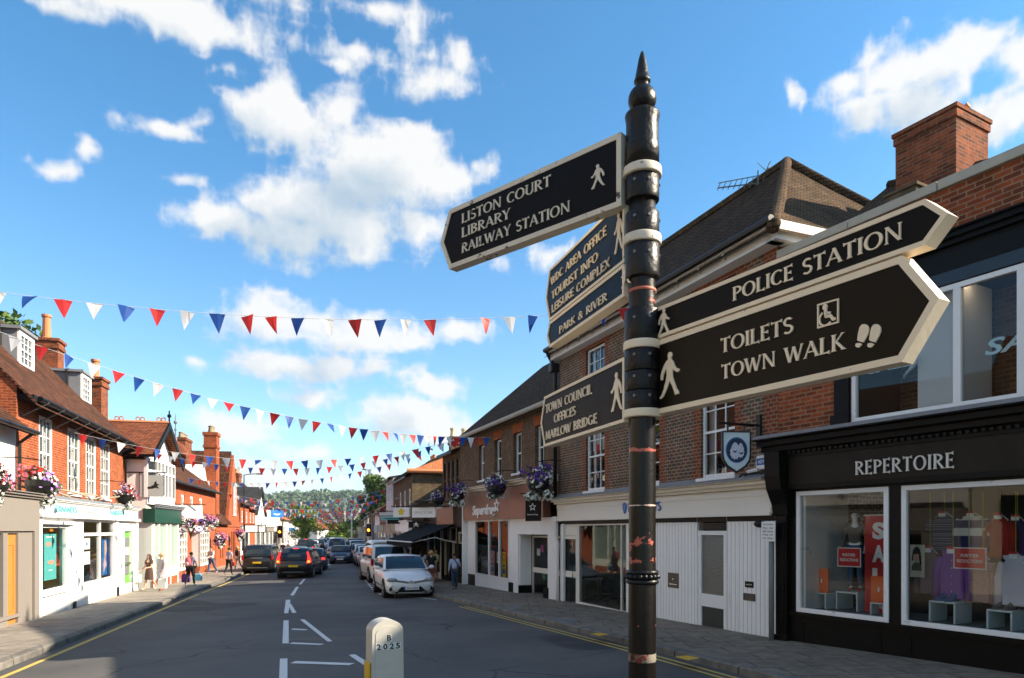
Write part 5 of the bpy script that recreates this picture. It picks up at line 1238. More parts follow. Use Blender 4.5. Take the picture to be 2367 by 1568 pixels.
# seats and table behind the bank window
for i, (px, lab) in enumerate(((1385, 'black visitor chair nearer the glass door, behind the window'), (1427, 'black visitor chair nearer the post, behind the window'))):
    x, z = FB.at(px, 1370, .9); t = thing('visitor_chair', lab, 'chair', FB.w(x, 1.0, -.2), FB.rot + .4)
    mb = MB(); mb.box(-.24, .24, -.24, .24, .42, .48); mb.build('seat', 'black_cloth', t, bevel=.02); mb = MB(); mb.obox((0, .25, .72), (.23, 0, 0), (0, .02, .01), (0, .05, .2)); mb.build('backrest', 'black_cloth', t, bevel=.02)
    for sx_ in (-1, 1):
        for sy in (-1, 1): mb = MB(); mb.tube([(sx_ * .22, sy * .22, .44), (sx_ * .24, sy * .25, 0)], .014, 6); mb.build('leg', 'black_iron', t)
x, z = FB.at(1357, 1340, .7); t = thing('standing_table', 'thin-topped black table behind the bank window', 'table', FB.w(x, .8, -.2), FB.rot); mb = MB(); mb.box(-.25, .6, -.3, .3, .98, 1.01); mb.build('top', 'black_wood', t)
for a in (-.2, .55): mb = MB(); mb.tube([(a, 0, .98), (a, 0, 0)], .02, 8); mb.build('leg', 'black_iron', t)
# shield sign, alarm box, parking sign
sx0, szt = FB.at(1688, 982, -.75); pv = FB.at(1717, 1025, -.75)
sg = thing('hanging_shield_sign', 'shield-shaped hanging sign with a shaggy pale dog in a dark blue roundel', 'sign', FB.w(FB.x(1757), 0, FB.z(1757, 985)), FB.rot)
mb = MB(); mb.box(-.05, .05, -.05, 0, -.25, .22); mb.tube([(0, -.03, .02), (0, -.95, .02)], .022, 8); mb.tube([(0, -.15, -.01), (0, -.85, .02)], .012, 6); mb.build('bracket', 'black_iron', sg)
for y in (-.36, -.74): mb = MB(); mb.tube([(0, y, .02), (0, y, -.14)], .016, 6); mb.build('hanger', 'black_iron', sg)
SHD = [(-.26, 0), (.26, 0), (.26, -.42), (.24, -.52), (.17, -.62), (0, -.73), (-.17, -.62), (-.24, -.52), (-.26, -.42)]
pm('shield_blue_white', (.55, .66, .72), .5, var=.04); pm('roundel_navy', (.015, .03, .08), .5, var=.5, sc=12); pm('pale_fur', (.55, .57, .66), .8, var=.2, sc=25); pm('roundel_blue', (.03, .12, .28), .5)
hold = bpy.data.objects.new('shield', None); COL.objects.link(hold); hold.location = (0, -.55, -.13); hold.rotation_euler = (0, 0, radians(74)); adopt(hold, sg)
mb = MB(); mb.extr(SHD, -.02, .02); mb.build('shield_board', 'shield_blue_white', hold); mb = MB(); mb.ring([(p[0] * 1.06, p[1] * 1.05 + .012) for p in SHD], [(p[0] * .95, p[1] * .96 - .01) for p in SHD], -.028, .028); mb.build('shield_rim', 'black_iron', hold)
circ = lambda cx, cz, rx, rz, n=24: [(cx + rx * cos(2 * pi * i / n), cz + rz * sin(2 * pi * i / n)) for i in range(n)]
mb = MB(); mb.extr(circ(0, -.33, .205, .235), -.0225, -.02, back=False); mb.build('roundel_edge', 'roundel_blue', hold)
mb = MB(); mb.extr(circ(0, -.33, .188, .218), -.0245, -.0225, back=False); mb.build('roundel', 'roundel_navy', hold)
def fur(cx, cz, w, h, y):
    P = []
    for i in range(26):
        a = 2 * pi * i / 26; r = 1 + (.16 if i % 2 else -.05) * (sin(a) < .3); P.append((cx + w * r * cos(a) * (1 - .25 * sin(a)), cz + h * r * sin(a)))
    return P
mb = MB(); mb.extr(fur(-.03, -.34, .085, .15, 0), -.0265, -.0245, back=False); mb.extr(fur(.075, -.33, .06, .13, 0), -.0262, -.0245, back=False); mb.build('dog_portrait', 'pale_fur', hold)
mb = MB()
for cx, cz in ((-.035, -.345), (.085, -.375)): mb.extr([(cx - .04, cz + .012), (cx, cz - .005), (cx + .04, cz + .012), (cx + .02, cz - .03), (cx - .02, cz - .03)], -.0285, -.0266, back=False)
mb.build('dog_muzzles', 'roundel_navy', hold)
x, z = FB.at(1771, 1068, 0); al = thing('alarm_box', 'white and blue alarm box on the brick beside the black cornice', 'alarm', FB.w(x, -.02, z), FB.rot)
mb = MB(); mb.extr([(-.13, -.13), (.13, -.13), (.16, 0), (.13, .13), (-.13, .13), (-.16, 0)], -.09, 0); mb.build('housing', 'white_card', al, bevel=.015); mb = MB(); mb.box(-.125, .125, -.094, -.09, -.05, .075); p = mb.build('label_panel', 'bank_blue', al); sans('wording', 'ADT', .17, .06, 'white_card', p, (0, -.096, .012), .001, bold=.02)
x, z = FB.at(1738, 1093, -.2); cb_ = thing('junction_cable', 'tangled black cable with a white connector lying on the lead flashing', 'cable', FB.w(x, -.2, cz1 + .05), FB.rot)
mb = MB(); mb.tube([(-.35 + .07 * i, .05 * sin(i * 1.3), .03 + .05 * abs(sin(i * 1.7))) for i in range(12)], .022, 6); mb.build('cable', 'black_iron', cb_, smooth=True); mb = MB(); mb.tube([(-.05, -.05, .1), (.22, -.05, .12)], .035, 8); mb.build('connector', 'white_card', cb_)
gpx = FB.w(LB + .06, -.22, 0); gz = zg(gpx.x, gpx.y) + KH
sp_ = thing('parking_sign', 'small white loading restrictions sign on a grey post at the end of the white boards', 'sign', (gpx.x, gpx.y, gz), FB.rot)
_, zt = FB.at(1795, 1207, -.22); mb = MB(); mb.tube([(0, 0, -.1), (0, 0, zt + .45 - gz)], .045, 14); mb.build('post', 'grey_metal', sp_, smooth=True)
pz_ = zt + .45 - gz; mb = MB(); mb.box(-.19, .14, -.055, -.045, pz_ - .33, pz_ + .02); pp = mb.build('plate', 'white_card', sp_, bevel=.004)
for i, s in enumerate(('No loading', 'Mon - Sat', '8.00 - 9.30 am', '12 Noon - 2 pm', '4.30 - 6.00 pm')): sans('wording', s, .24, .035, 'black_iron', pp, (-.025, -.057, pz_ - .03 - i * .062), .001)

# ================================================================== right side: brown brick chemist
FS = Fr(LR(29.8), LR(20.52), .45)
Sd = bldg('chemist_shop', 'brown brick chemist shop with orange window lintels and a brown fascia with white star', FS, 'shop'); LS = FS.L
sze = 6.72 - .45
ws = []
for a, b in ((1106.5, 1119.5), (1143, 1159.5), (1186.5, 1205), (1237, 1257)): ws.append((FS.x(a), FS.x(b), 4.62 - .45, 6.02 - .45))
mb = MB(); wall(mb, 0, LS, 3.7 - .45, sze, ws, rev=.2); shell(mb, 0, LS, -.6, sze, 8.0); gables(mb, 0, LS, 0, 8.0, sze, 4.0, 10.1 - .45); mb.build('brick_wall', 'brown_brick', Sd)
brick('orange_lintel', (.42, .11, .035), (.30, .08, .03), (.2, .1, .06), bw=.075, rh=.3, ms=.008, tint=.3)
for a, b, c, d in ws:
    window(Sd, a, b, c, d, 2, 2, y=.16, curt=.25); mb = MB(); mb.extr([(a - .05, d), (b + .05, d), (b + .14, d + .30), (a - .14, d + .30)], -.008, .1); mb.build('lintel', 'orange_lintel', Sd)
mb = MB(); roof(mb, -.1, LS + .1, 0, 8.0, sze, 4.0, 10.1 - .45, .35); mb.build('roof', 'dark_tile', Sd)
mb = MB(); mb.box(-.05, LS, -.30, 0, sze - .22, sze - .10); mb.tube([(-.1, -.42, sze - .25), (LS, -.42, sze - .25)], .07, 8); mb.build('gutter', 'stone', Sd)
pipe(Sd, [(LS - .08, -.40, sze - .25), (LS - .10, -.1, sze - .5), (LS - .10, -.1, 3.4)], .05, 'black_iron')
bz0, bz1 = 3.04 - .45, 4.12 - .45
pm('chemist_brown', (.20, .098, .062), .4, var=.04); pm('chemist_pink', (.25, .10, .065), .4, var=.05)
xs0 = FS.x(1084)
mb = MB(); cornice(mb, xs0 - .15, FS.x(1290), bz1, bz1 + .22, .45); mb.build('fascia_cornice', 'fascia_cream', Sd)
sgx = FS.x(1168); mb = MB(); mb.box(xs0, sgx, -.25, 0, bz0, bz1); mb.build('fascia_board', 'chemist_brown', Sd); mb = MB(); mb.box(sgx + .01, FS.x(1272), -.245, 0, bz0, bz1); mb.build('fascia_board', 'chemist_pink', Sd)
mb = MB(); mb.box(xs0 - .08, xs0, -.28, 0, -.4, bz1); mb.build('white_end_post', 'white_paint', Sd)
x0, z0 = FS.at(1093, 1194, -.25); x1, _ = FS.at(1147, 1190, -.25); sans('shop_lettering', 'Superdrug', (x1 - x0) * .98, .50, 'white_card', Sd, ((x0 + x1) / 2, -.26, z0 + .20), .02, shear=.12, bold=.022)
def star(cx, cz, r, rin=.45): return [(cx + (r if i % 2 == 0 else r * rin) * sin(i * pi / 5), cz + (r if i % 2 == 0 else r * rin) * cos(i * pi / 5)) for i in range(10)]
x, z = FS.at(1149, 1167, -.25); mb = MB(); mb.ring(star(x, z, .30), star(x, z, .17), -.275, -.25); mb.build('star_logo', 'white_card', Sd)
hs = thing('hanging_shop_sign', 'black square hanging sign with a white outlined star beneath the flower basket', 'sign', FS.w(FS.x(1236, -.55), -.05, FS.z(1236, 1148)), FS.rot)
x0, z1 = FS.at(1222, 1145, -.45); x1, z0 = FS.at(1250, 1195, -.45); w = .46; h = 1.0
hsh = bpy.data.objects.new('sign_board', None); COL.objects.link(hsh); adopt(hsh, hs); hsh.location = (0, -.55, -.02); hsh.rotation_euler = (0, 0, radians(40))
mb = MB(); mb.box(-.25, .25, -.04, .04, -.78, 0); mb.build('panel', 'sign_black', hsh); mb = MB(); mb.ring(star(0, -.35, .13), star(0, -.35, .085), -.046, -.04); mb.build('star_logo', 'white_card', hsh); sans('wording', 'Superdrug', .36, .05, 'white_card', hsh, (0, -.045, -.58), .002)
mb = MB(); mb.tube([(0, 0, .03), (0, -1.0, .03)], .02, 6); mb.build('bracket', 'black_iron', hs)
# shopfront: window, recessed entrance
swx0, swx1 = FS.x(1102), FS.x(1181); ex0, ex1 = FS.x(1201), FS.x(1270); sz0 = .42; wz1_ = bz0
mb = MB(); mb.box(0, xs0 - .1, -.2, 0, 2.3, 3.2); mb.build('neighbouring_fascia', 'brown_wood', Sd)
mb = MB(); wall(mb, 0, xs0, -.6, 2.3, [(.2, xs0 - .3, .2, 2.1)], y=-.1, rev=.1); mb.box(xs0 - .28, xs0 - .08, -.2, -.1, -.5, 2.3); mb.build('neighbouring_shopfront', 'black_wood', Sd); glassq(Sd, .2, xs0 - .3, .2, 2.1, -.02, 'pane', 'dark_glass'); mb = MB(); frame(mb, .2, xs0 - .3, 1.6, 2.1, .06, -.13, -.05); mb.box(.2, xs0 - .3, -.12, -.05, 1.6, 1.64); mb.build('gilded_frame', 'gilt_wood', Sd); mb = MB(); wall(mb, xs0, LS, -.6, bz0, [(swx0, swx1, sz0, wz1_ - .02), (ex0, ex1, -.6, 2.05)], y=-.06, rev=.1); mb.build('shopfront', 'white_paint', Sd)
mb = MB(); frame(mb, swx0, swx1, sz0, wz1_ - .02, .05, -.09, 0)
for px in (1134, 1158): x = FS.x(px); mb.box(x - .04, x + .04, -.088, 0, sz0 + .05, wz1_ - .07)
dw = mb.build('display_window', 'white_paint', Sd); glassq(dw, swx0 + .03, swx1 - .03, sz0 + .03, wz1_ - .05, -.03)
room(Sd, swx0 - .2, ex1 + .3, -.5, bz0, .25, 3.5, 'dim_interior')
mb = MB(); mb.box(FS.x(1087), FS.x(1101), -.1, -.06, -.5, .38); mb.box(FS.x(1181), FS.x(1190), -.1, -.06, -.5, .35); mb.box(FS.x(1262), FS.x(1272), -.1, -.06, -.5, .4); mb.build('black_plinth', 'black_wood', Sd)
mb = MB(); mb.box(ex0 - .02, ex0 + .05, .0, .42, -.3, 2.05); mb.build('panelled_reveal', 'white_boards', Sd); mb = MB(); mb.box(ex0, ex0 + .06, -.05, .43, -.5, .3); mb.build('reveal_plinth', 'black_wood', Sd)
mb = MB(); frame(mb, ex0 + .06, ex1 - .02, -.3, 2.0, .06, .45, .5); mb.box(ex0 + .12, ex1 - .08, .452, .498, .75, .92); dr = mb.build('door', 'fascia_cream', Sd); glassq(dr, ex0 + .1, ex1 - .05, -.25, 1.95, .48)
pm('goods_magenta', (.45, .05, .2), .5); pm('goods_green', (.03, .3, .08), .5); pm('goods_yellow', (.75, .48, .03), .5); pm('pale_pink', (.62, .35, .36), .5)
def gitem(F, px, py0, py1, hw, y, mat, name, lab, cat):
    x, z1 = F.at(px, py0, y); _, z0 = F.at(px, py1, y); x2, _ = F.at(px + hw, py0, y); t = thing(name, lab, cat, F.w(x, y, z0), F.rot); mb = MB(); mb.box(-(x2 - x), x2 - x, 0, .02, 0, z1 - z0); return t, mb.build('panel', mat, t), z1 - z0, x2 - x
for px, y0, y1, m, lab in ((1138, 1272, 1332, 'pale_pink', 'pink pull-up poster, leftmost in the chemist window'), (1153, 1275, 1300, 'white_card', 'white poster hung in the middle pane of the chemist window'), (1165, 1274, 1338, 'goods_yellow', 'yellow poster at the pane edge of the chemist window'), (1177, 1277, 1340, 'goods_yellow', 'tall yellow poster, rightmost in the chemist window')):
    t, p, h, w = gitem(FS, px, y0, y1, 4.5, .3, m, 'window_poster', lab, 'poster'); mb = MB(); mb.ring(circ(0, h * .8, w * .7, w * .7, 16), circ(0, h * .8, w * .5, w * .5, 16), -.004, 0); mb.build('printed_ring', 'red_card', p)
    mb = MB(); mb.box(-w * .7, w * .7, -.004, 0, h * .2, h * .38); mb.box(-w * .6, w * .6, -.004, 0, h * .45, h * .52); mb.build('printed_block', 'bank_blue', p)
for px, py, m, lab in ((1253, 1267, 'goods_magenta', 'magenta promotion card inside the chemist door'), (1258, 1332, 'goods_green', 'round green sticker low on the chemist door'), (1245, 1275, 'white_card', 'white notice inside the chemist door')):
    x, z = FS.at(px, py, .56); t = thing('door_notice', lab, 'sign', FS.w(x, .56, z), FS.rot); mb = MB(); mb.extr(circ(0, 0, .11, .11, 16) if m == 'goods_green' else [(-.12, -.12), (.12, -.12), (.12, .12), (-.12, .12)], -.01, .01); mb.build('card', m, t)

# ================================================================== left side of the street
LL = lambda d: (-8.12 - .296 * d, d)
LL2 = lambda d: (-10.15 - .233 * d, d)
# neighbour at the left edge, and the rendered house opposite the corner (outside the frame, seen in the shop glass)
FL0 = Fr(LL(9.0), LL(18.86), .15)
W0 = bldg('rendered_house', 'white rendered house over a grey shopfront with an orange wooden door', FL0, 'house'); L0 = FL0.L
mb = MB(); wl0 = [(L0 - 6.6, L0 - 5.5, 3.9, 5.5), (L0 - 4.2, L0 - 3.1, 3.9, 5.5)]
wall(mb, 0, L0, 3.0, 5.55, wl0); shell(mb, 0, L0, -.6, 5.55, 7.5); gables(mb, 0, L0, 0, 7.5, 5.55, 3.7, 8.6); mb.build('rendered_wall', 'white_render', W0)
for o in wl0: window(W0, *o, 2, 4)
mb = MB(); roof(mb, 0, L0 + .1, 0, 7.5, 5.55, 3.7, 8.6, .45); mb.build('roof', 'brown_tile', W0)
mb = MB(); mb.tube([(0, -.5, 5.2), (L0 + .05, -.5, 5.2)], .07, 8); mb.tube([(L0 - .05, -.45, 5.2), (L0 - .05, -.1, 4.9), (L0 - .05, -.1, 3.1)], .05, 8); mb.build('gutter', 'black_iron', W0)
pm('taupe_paint', (.23, .205, .18), .5, var=.05); pm('orange_wood', (.50, .19, .04), .5, var=.2, sc=2)
gy = -.85; gz0, gz1 = 2.62 - .15, 3.42 - .15; gxe = FL0.x(86, gy)
mb = MB(); mb.box(0, gxe, gy - .06, .0, gz0, gz1); cornice(mb, -.1, gxe + .1, gz1, gz1 + .18, .22, y=gy); mb.build('fascia_board', 'taupe_paint', W0)
ox0, ox1 = FL0.x(18, gy), FL0.x(42, gy)
mb = MB(); wall(mb, 0, gxe, -.6, gz0, [(1.2, 4.5, .55, gz0 - .1), (ox0 - .9, ox0 - .25, .45, gz0 - .05), (ox0, ox1, .2, gz0 - .05)], y=gy, rev=.3); mb.face([(gxe, gy, -.6), (gxe, .2, -.6), (gxe, .2, gz1), (gxe, gy, gz1)]); mb.box(gxe - .35, gxe - .02, gy - .06, gy, -.5, gz0); mb.box(ox0 - 1.0, ox1 + .05, gy - .05, gy, .36, .44); mb.build('shopfront', 'taupe_paint', W0)
mb = MB(); mb.box(ox0, ox1, gy + .06, gy + .12, .2, gz0); frame(mb, ox0 + .1, ox1 - .1, .5, gz0 - .3, .05, gy + .045, gy + .06); mb.build('door', 'orange_wood', W0); glassq(W0, 1.2, 4.5, .5, gz0, gy + .1); glassq(W0, ox0 - .9, ox0 - .25, .45, gz0, gy + .1); room(W0, .3, gxe - .3, -.3, gz0 + .1, gy + .32, 2, 'dim_interior')
sans('shop_lettering', 'TONI&GUY', 2.3, .26, 'sign_silver', W0, (L0 - 6.3, gy - .07, (gz0 + gz1) / 2), .02)
FLm = Fr(LL(-7), LL(8.9), .6)
Wm = bldg('cream_house', 'cream rendered house with a grey shopfront opposite the corner shop', FLm, 'house')
mb = MB(); wlm = [(1.5 + 3 * i, 2.5 + 3 * i, 3.9, 5.6) for i in range(5)]; wall(mb, 0, FLm.L, -.6, 6.2, wlm + [(1, 7, .5, 2.5), (9, 15, .5, 2.5)]); shell(mb, 0, FLm.L, -.6, 6.2, 8); gables(mb, 0, FLm.L, 0, 8, 6.2, 4, 9.4); mb.build('rendered_wall', 'cream_render', Wm)
mb = MB(); roof(mb, -.1, FLm.L, 0, 8, 6.2, 4, 9.4, .4); mb.build('roof', 'brown_tile', Wm)
for o in wlm: window(Wm, *o, 3, 4)
mb = MB(); mb.box(.3, 15.7, -.3, 0, 2.5, 3.2); mb.build('fascia_board', 'black_wood', Wm); mb = MB(); wall(mb, .3, 15.7, -.6, 2.5, [(1, 7, .5, 2.4), (9, 15, .5, 2.4)], y=-.06, rev=.06); mb.build('shopfront', 'black_wood', Wm)
for x0, x1 in ((1, 7), (9, 15)): glassq(Wm, x0, x1, .5, 2.5, .1)
room(Wm, .5, 15.5, 0, 2.6, .16, 3, 'shop_back')

# orange brick house with the white shopfront
FL1 = Fr(LL(18.9), LL(29.9), .15)
O1 = bldg('brick_house', 'orange brick house with dormers, tall sash windows and a white shopfront', FL1, 'house'); L1 = FL1.L
oe = 6.72 - .15
wl = [(FL1.x(a), FL1.x(b), FL1.z((a + b) / 2, zb_), FL1.z((a + b) / 2, za)) for a, b, za, zb_ in ((90, 121, 973, 1102), (156.5, 184, 1000, 1122), (198.5, 221.5, 1016, 1128), (233, 254, 1030, 1132))]
wl = [(a, b, 3.72, 5.95) for a, b, c, d in wl]
mb = MB(); wall(mb, 0, L1, 2.8, oe, wl, rev=.08); shell(mb, 0, L1, -.6, oe, 8.2); gables(mb, 0, L1, 0, 8.2, oe, 4.1, 11.0 - .15); mb.build('brick_wall', 'orange_brick', O1)
for o in wl: window(O1, *o, 3, 4, y=.04, fr=.1, bar=.03, curt=.2)
for o in wl: mb = MB(); mb.extr([(o[0] - .02, o[3]), (o[1] + .02, o[3]), (o[1] + .12, o[3] + .22), (o[0] - .12, o[3] + .22)], -.012, .02); mb.build('window_arch', 'red_dressing', O1)
mb = MB(); roof(mb, -.05, L1 + .08, 0, 8.2, oe, 4.1, 11.0 - .15, .5); mb.build('roof', 'brown_tile', O1)
mb = MB(); mb.box(0, L1 + .05, -.42, -.0, oe - .42, oe - .30); mb.tube([(-.05, -.58, oe - .42), (L1 + .05, -.58, oe - .42)], .075, 8); mb.build('eaves_and_gutter', 'black_wood', O1)
mb = MB()
for i in range(9): x = .4 + i * 1.25; mb.tube([(x, -.66, oe - .45), (x - .05, -.02, oe - .85)], .02, 6)
mb.build('gutter_stay', 'grey_metal', O1)
pipe(O1, [(L1 - .25, -.5, oe - .45), (L1 - .25, -.1, oe - .8), (L1 - .25, -.1, 3.6)], .05, 'black_iron')
def dormer(b, xc, w, y, z0, z1, D=2.6):
    mb = MB(); mb.box(xc - w / 2, xc + w / 2, y + .02, y + D, z0, z1); mb.box(xc - w / 2 - .1, xc + w / 2 + .1, y - .12, y + D, z1, z1 + .1); d = mb.build('dormer', 'lead', b)
    mb = MB(); frame(mb, xc - w / 2, xc + w / 2, z0, z1, .12, y - .05, y + .02); mb.build('dormer_frame', 'white_paint', d)
    window(d, xc - w / 2 + .11, xc + w / 2 - .11, z0 + .1, z1 - .1, 3, 4, y=y - .01, sill=False, fr=.05, bar=.025)
dormer(O1, FL1.x(59, 1.3), 1.25, 1.3, oe + 1.25, oe + 2.45); dormer(O1, FL1.x(203, 1.3) - .3, 1.25, 1.3, oe + 1.25, oe + 2.45)
chimney(O1, L1 - .35, 2.85, oe + 2, 10.5, .75, 1.05, 'chimney_brick', 1, ph=1.05, pr=.17)
# vine stem along the lead flat, white shopfront
sy = -.8; fz0, fz1 = 3.0 - .15, 3.50 - .15; sxa, sxb = FL1.x(84, sy), FL1.x(316, sy)
mb = MB(); mb.box(sxa, sxb, sy - .02, 0, fz1 + .02, fz1 + .10); mb.box(sxa - .05, sxb + .05, sy - .12, sy + .0, fz1 + .03, fz1 + .12); mb.build('lead_flat', 'lead', O1)
mb = MB()
for k in range(3):
    mb.tube([(sxa + (0.2 + i * .9), -.5 + .25 * sin(i * 1.7 + k), fz1 + .18 + .14 * sin(i * 1.1 + 2 * k) + .05 * k) for i in range(13)], [.035 - .001 * i for i in range(13)], 6)
pm('bark_pale', (.34, .27, .19), .9, var=.3, sc=12); mb.build('vine_stem', 'bark_pale', O1, smooth=True)
mb = MB(); mb.box(sxa, sxb, sy - .05, sy + .25, fz0 + .1, fz1); cornice(mb, sxa - .05, sxb + .05, fz1 - .1, fz1 + .02, .16, y=sy); mb.box(sxa - .04, sxb + .02, sy - .16, sy, fz0, fz0 + .10); mb.build('fascia_board', 'white_paint', O1)
pm('teal_paint', (.10, .42, .42), .5); pm('faded_grey', (.40, .42, .40), .5)
def ftext(F, st, p0, p1, y, h, mat, par): x0, z0 = F.at(*p0, y); x1, _ = F.at(*p1, y); sans('shop_lettering', st, x1 - x0, h, mat, par, ((x0 + x1) / 2, y - .01, z0), .01)
ftext(FL1, 'FERNANDES', (125, 1174), (177, 1178), sy - .05, .20, 'teal_paint', O1); ftext(FL1, 'hairdressing', (182, 1180), (219, 1183), sy - .05, .15, 'faded_grey', O1); ftext(FL1, 'HAIR&SPA', (253, 1183), (288, 1186), sy - .05, .20, 'teal_paint', O1)
a0, a1 = FL1.x(95, sy), FL1.x(155, sy); b0, b1, b2 = FL1.x(191.5, sy), FL1.x(232, sy), FL1.x(264, sy); e0, e1 = FL1.x(288, sy), FL1.x(306, sy)
wz0, wz1 = .78, 2.62
mb = MB(); wall(mb, sxa, sxb, -.6, fz0 + .1, [(a0, a1, wz0, wz1), (b0, b2, .72, fz0 - .02), (e0, e1, .35, 2.45)], y=sy, rev=.2); mb.face([(sxa, sy, -.6), (sxa, sy, fz0 + .1), (sxa, .3, fz0 + .1), (sxa, .3, -.6)]); mb.face([(sxb, sy, -.6), (sxb, .3, -.6), (sxb, .3, fz0 + .1), (sxb, sy, fz0 + .1)])
mb.box(sxa - .02, sxa + .22, sy - .07, sy, -.4, fz0); mb.box(a1 + .1, a1 + .55, sy - .06, sy, -.4, fz0 - .1); mb.box(b2 + .1, b2 + .4, sy - .06, sy, -.4, fz0); mb.box(sxb - .2, sxb, sy - .07, sy, -.4, fz0); mb.box(a0 - .05, a1 + .05, sy - .08, sy, wz0 - .1, wz0 - .02); mb.box(a0 - .05, a1 + .3, sy - .14, sy, wz1 + .04, wz1 + .12); mb.build('shopfront', 'white_paint', O1)
mb = MB(); mb.box(b2 + .1, b2 + .42, sy - .075, sy - .06, -.5, .35); mb.box(a1 + .3, a1 + .6, sy - .08, sy - .06, -.5, .3); mb.build('black_plinth', 'black_wood', O1)
mb = MB(); frame(mb, a0, a1, wz0, wz1, .06, sy + .0, sy + .1); dw = mb.build('display_window', 'white_paint', O1); glassq(dw, a0 + .05, a1 - .05, wz0 + .05, wz1 - .05, sy + .05)
mb = MB(); frame(mb, b0, b2, .72, fz0 - .02, .07, sy, sy + .1); mb.box(b1 - .06, b1 + .06, sy + .001, sy + .099, .79, fz0 - .09); mb.box(b0 + .07, b2 - .07, sy + .002, sy + .098, 2.3, 2.40); dw = mb.build('display_window', 'white_paint', O1); glassq(dw, b0 + .05, b2 - .05, .75, fz0 - .05, sy + .05)
pm('salon_wall', (.52, .47, .30), .8, var=.15); room(O1, sxa + .3, e0 - .1, 0, fz0 + .05, sy + .22, 2.2, 'salon_wall')
mb = MB(); mb.box(b0 + .02, b1 - .1, sy + .14, sy + .18, .75, 1.45); mb.build('black_door_panel', 'black_wood', O1)
pm('atm_green', (.12, .50, .05), .4)
mb = MB(); mb.box(e0, e1, sy + .10, sy + .18, .3, 2.5); at_ = mb.build('cash_machine', 'atm_green', O1)
mb = MB(); mb.box(e0 + .25, e1 - .15, sy + .07, sy + .10, .7, 2.2); mb.build('surround', 'grey_metal', at_); mb = MB(); mb.box(e0 + .4, e1 - .3, sy + .05, sy + .07, 1.5, 1.8); mb.build('screen', 'white_card', at_); mb = MB(); mb.box(e0 + .35, e1 - .25, sy + .0, sy + .07, 1.1, 1.2); mb.build('keypad', 'chrome', at_)
def lposter(px0, px1, z0, z1, y, mat, lab, marks=()):
    x0, x1 = FL1.x(px0, y), FL1.x(px1, y); t = thing('window_poster', lab, 'poster', FL1.w((x0 + x1) / 2, y, z0), FL1.rot); w, h = x1 - x0, z1 - z0; mb = MB(); mb.box(-w / 2, w / 2, 0, .015, 0, h); mb.build('panel', mat, t)
    for k, (m, P) in enumerate(marks): mb = MB(); mb.extr([(p[0] * w / 2, p[1] * h) for p in P], -.004 - .001 * k, 0, back=False); mb.build('print', m, t)
blob = lambda cx, cy, rx, ry: [(cx + rx * cos(2 * pi * i / 14), cy + ry * sin(2 * pi * i / 14)) for i in range(14)]
lposter(102, 130, 1.05, 2.38, sy + .25, 'teal_paint', 'tall teal hair poster in the large left shop window', [('skin_light', blob(-.3, .78, .5, .05)), ('white_card', [(-.7, .92), (.6, .92), (.6, .95), (-.7, .95)]), ('skin_light', blob(.1, .38, .6, .05)), ('white_card', [(-.3, .2), (.3, .2), (.3, .22), (-.3, .22)])])
lposter(193, 208, 1.85, 2.25, sy + .13, 'white_card', 'upper white notice on the salon door', [('faded_grey', [(-.7, .75), (.7, .75), (.7, .8), (-.7, .8)]), ('bank_blue', blob(0, .45, .2, .15))]); lposter(193, 208, 1.35, 1.78, sy + .13, 'white_card', 'lower white notice on the salon door')
lposter(236, 250, .85, 2.15, sy + .22, 'bank_blue', 'blue poster with a dancer in the right pane of the salon', [('skin_light', [(-.2, .98), (.3, .95), (.5, .7), (.1, .5), (.2, .3), (-.5, .05), (-.6, .25), (-.2, .5), (-.3, .75)]), ('pale_pink', blob(-.1, .3, .5, .1))])
# Tudor style white gabled building with the green shop
FT2 = Fr((-16.97, 29.9), (-17.95, 34.25), .1); U = bldg('timbered_house', 'white house with a red tiled gable and an oriel window over a dark green shop', FT2, 'house'); LT = FT2.L
pu = -.86; ez = FT2.z(339, 1049, pu); az_ = FT2.z(387, 984, -1.2)
mb = MB(); PL = [(0, pu), (.75, pu - .22), (LT - .75, pu - .22), (LT, pu)]
zt0, zt1 = FT2.z(350, 1150, pu), ez
mb.face([(0, pu, -.6), (0, pu, ez), (0, 7, ez), (0, 7, -.6)]); mb.face([(LT, pu, -.6), (LT, 7, -.6), (LT, 7, ez), (LT, pu, ez)])
mb.face([(0, pu, zt0 - .9), (LT, pu, zt0 - .9), (LT, pu, zt0), (0, pu, zt0)])
mb.face([(0, pu, ez - .2), (LT, pu, ez - .2), (LT, pu, ez), (LT / 2, pu, az_), (0, pu, ez)])
mb.box(.05, LT - .05, pu + .05, 3, zt0, ez - .2); mb.build('rendered_wall', 'white_render', U)
mb = MB()
for k in range(3):
    (xa, ya), (xb, yb) = PL[k], PL[k + 1]; n = (1, 5, 1)[k]; u = Vector((xb - xa, yb - ya, 0)); nn = Vector((u.y, -u.x, 0)).normalized()
    for i in range(n + 1): p = Vector((xa, ya, 0)) + u * (i / n); mb.obox((p.x, p.y, (zt0 + ez - .2) / 2), (.07, 0, 0), (0, .07, 0), (0, 0, (ez - .2 - zt0) / 2))
    for z in (zt0, zt0 + (ez - zt0) * .62, ez - .22): c = Vector((xa, ya, z)) + u * .5; mb.obox(c, u * .5, nn * .06, (0, 0, .06))
    mb.obox(Vector((xa, ya, zt0 - .1)) + u * .5, u * .5, nn * .05, (0, 0, .2))
ob = mb.build('oriel_frame', 'white_paint', U)
mb = MB()
for k in range(3):
    (xa, ya), (xb, yb) = PL[k], PL[k + 1]; mb.face([(xa, ya, zt0), (xb, yb, zt0), (xb, yb, ez - .2), (xa, ya, ez - .2)])
mb.build('oriel_glass', 'dark_glass', ob)
mb = MB(); ry = -1.25
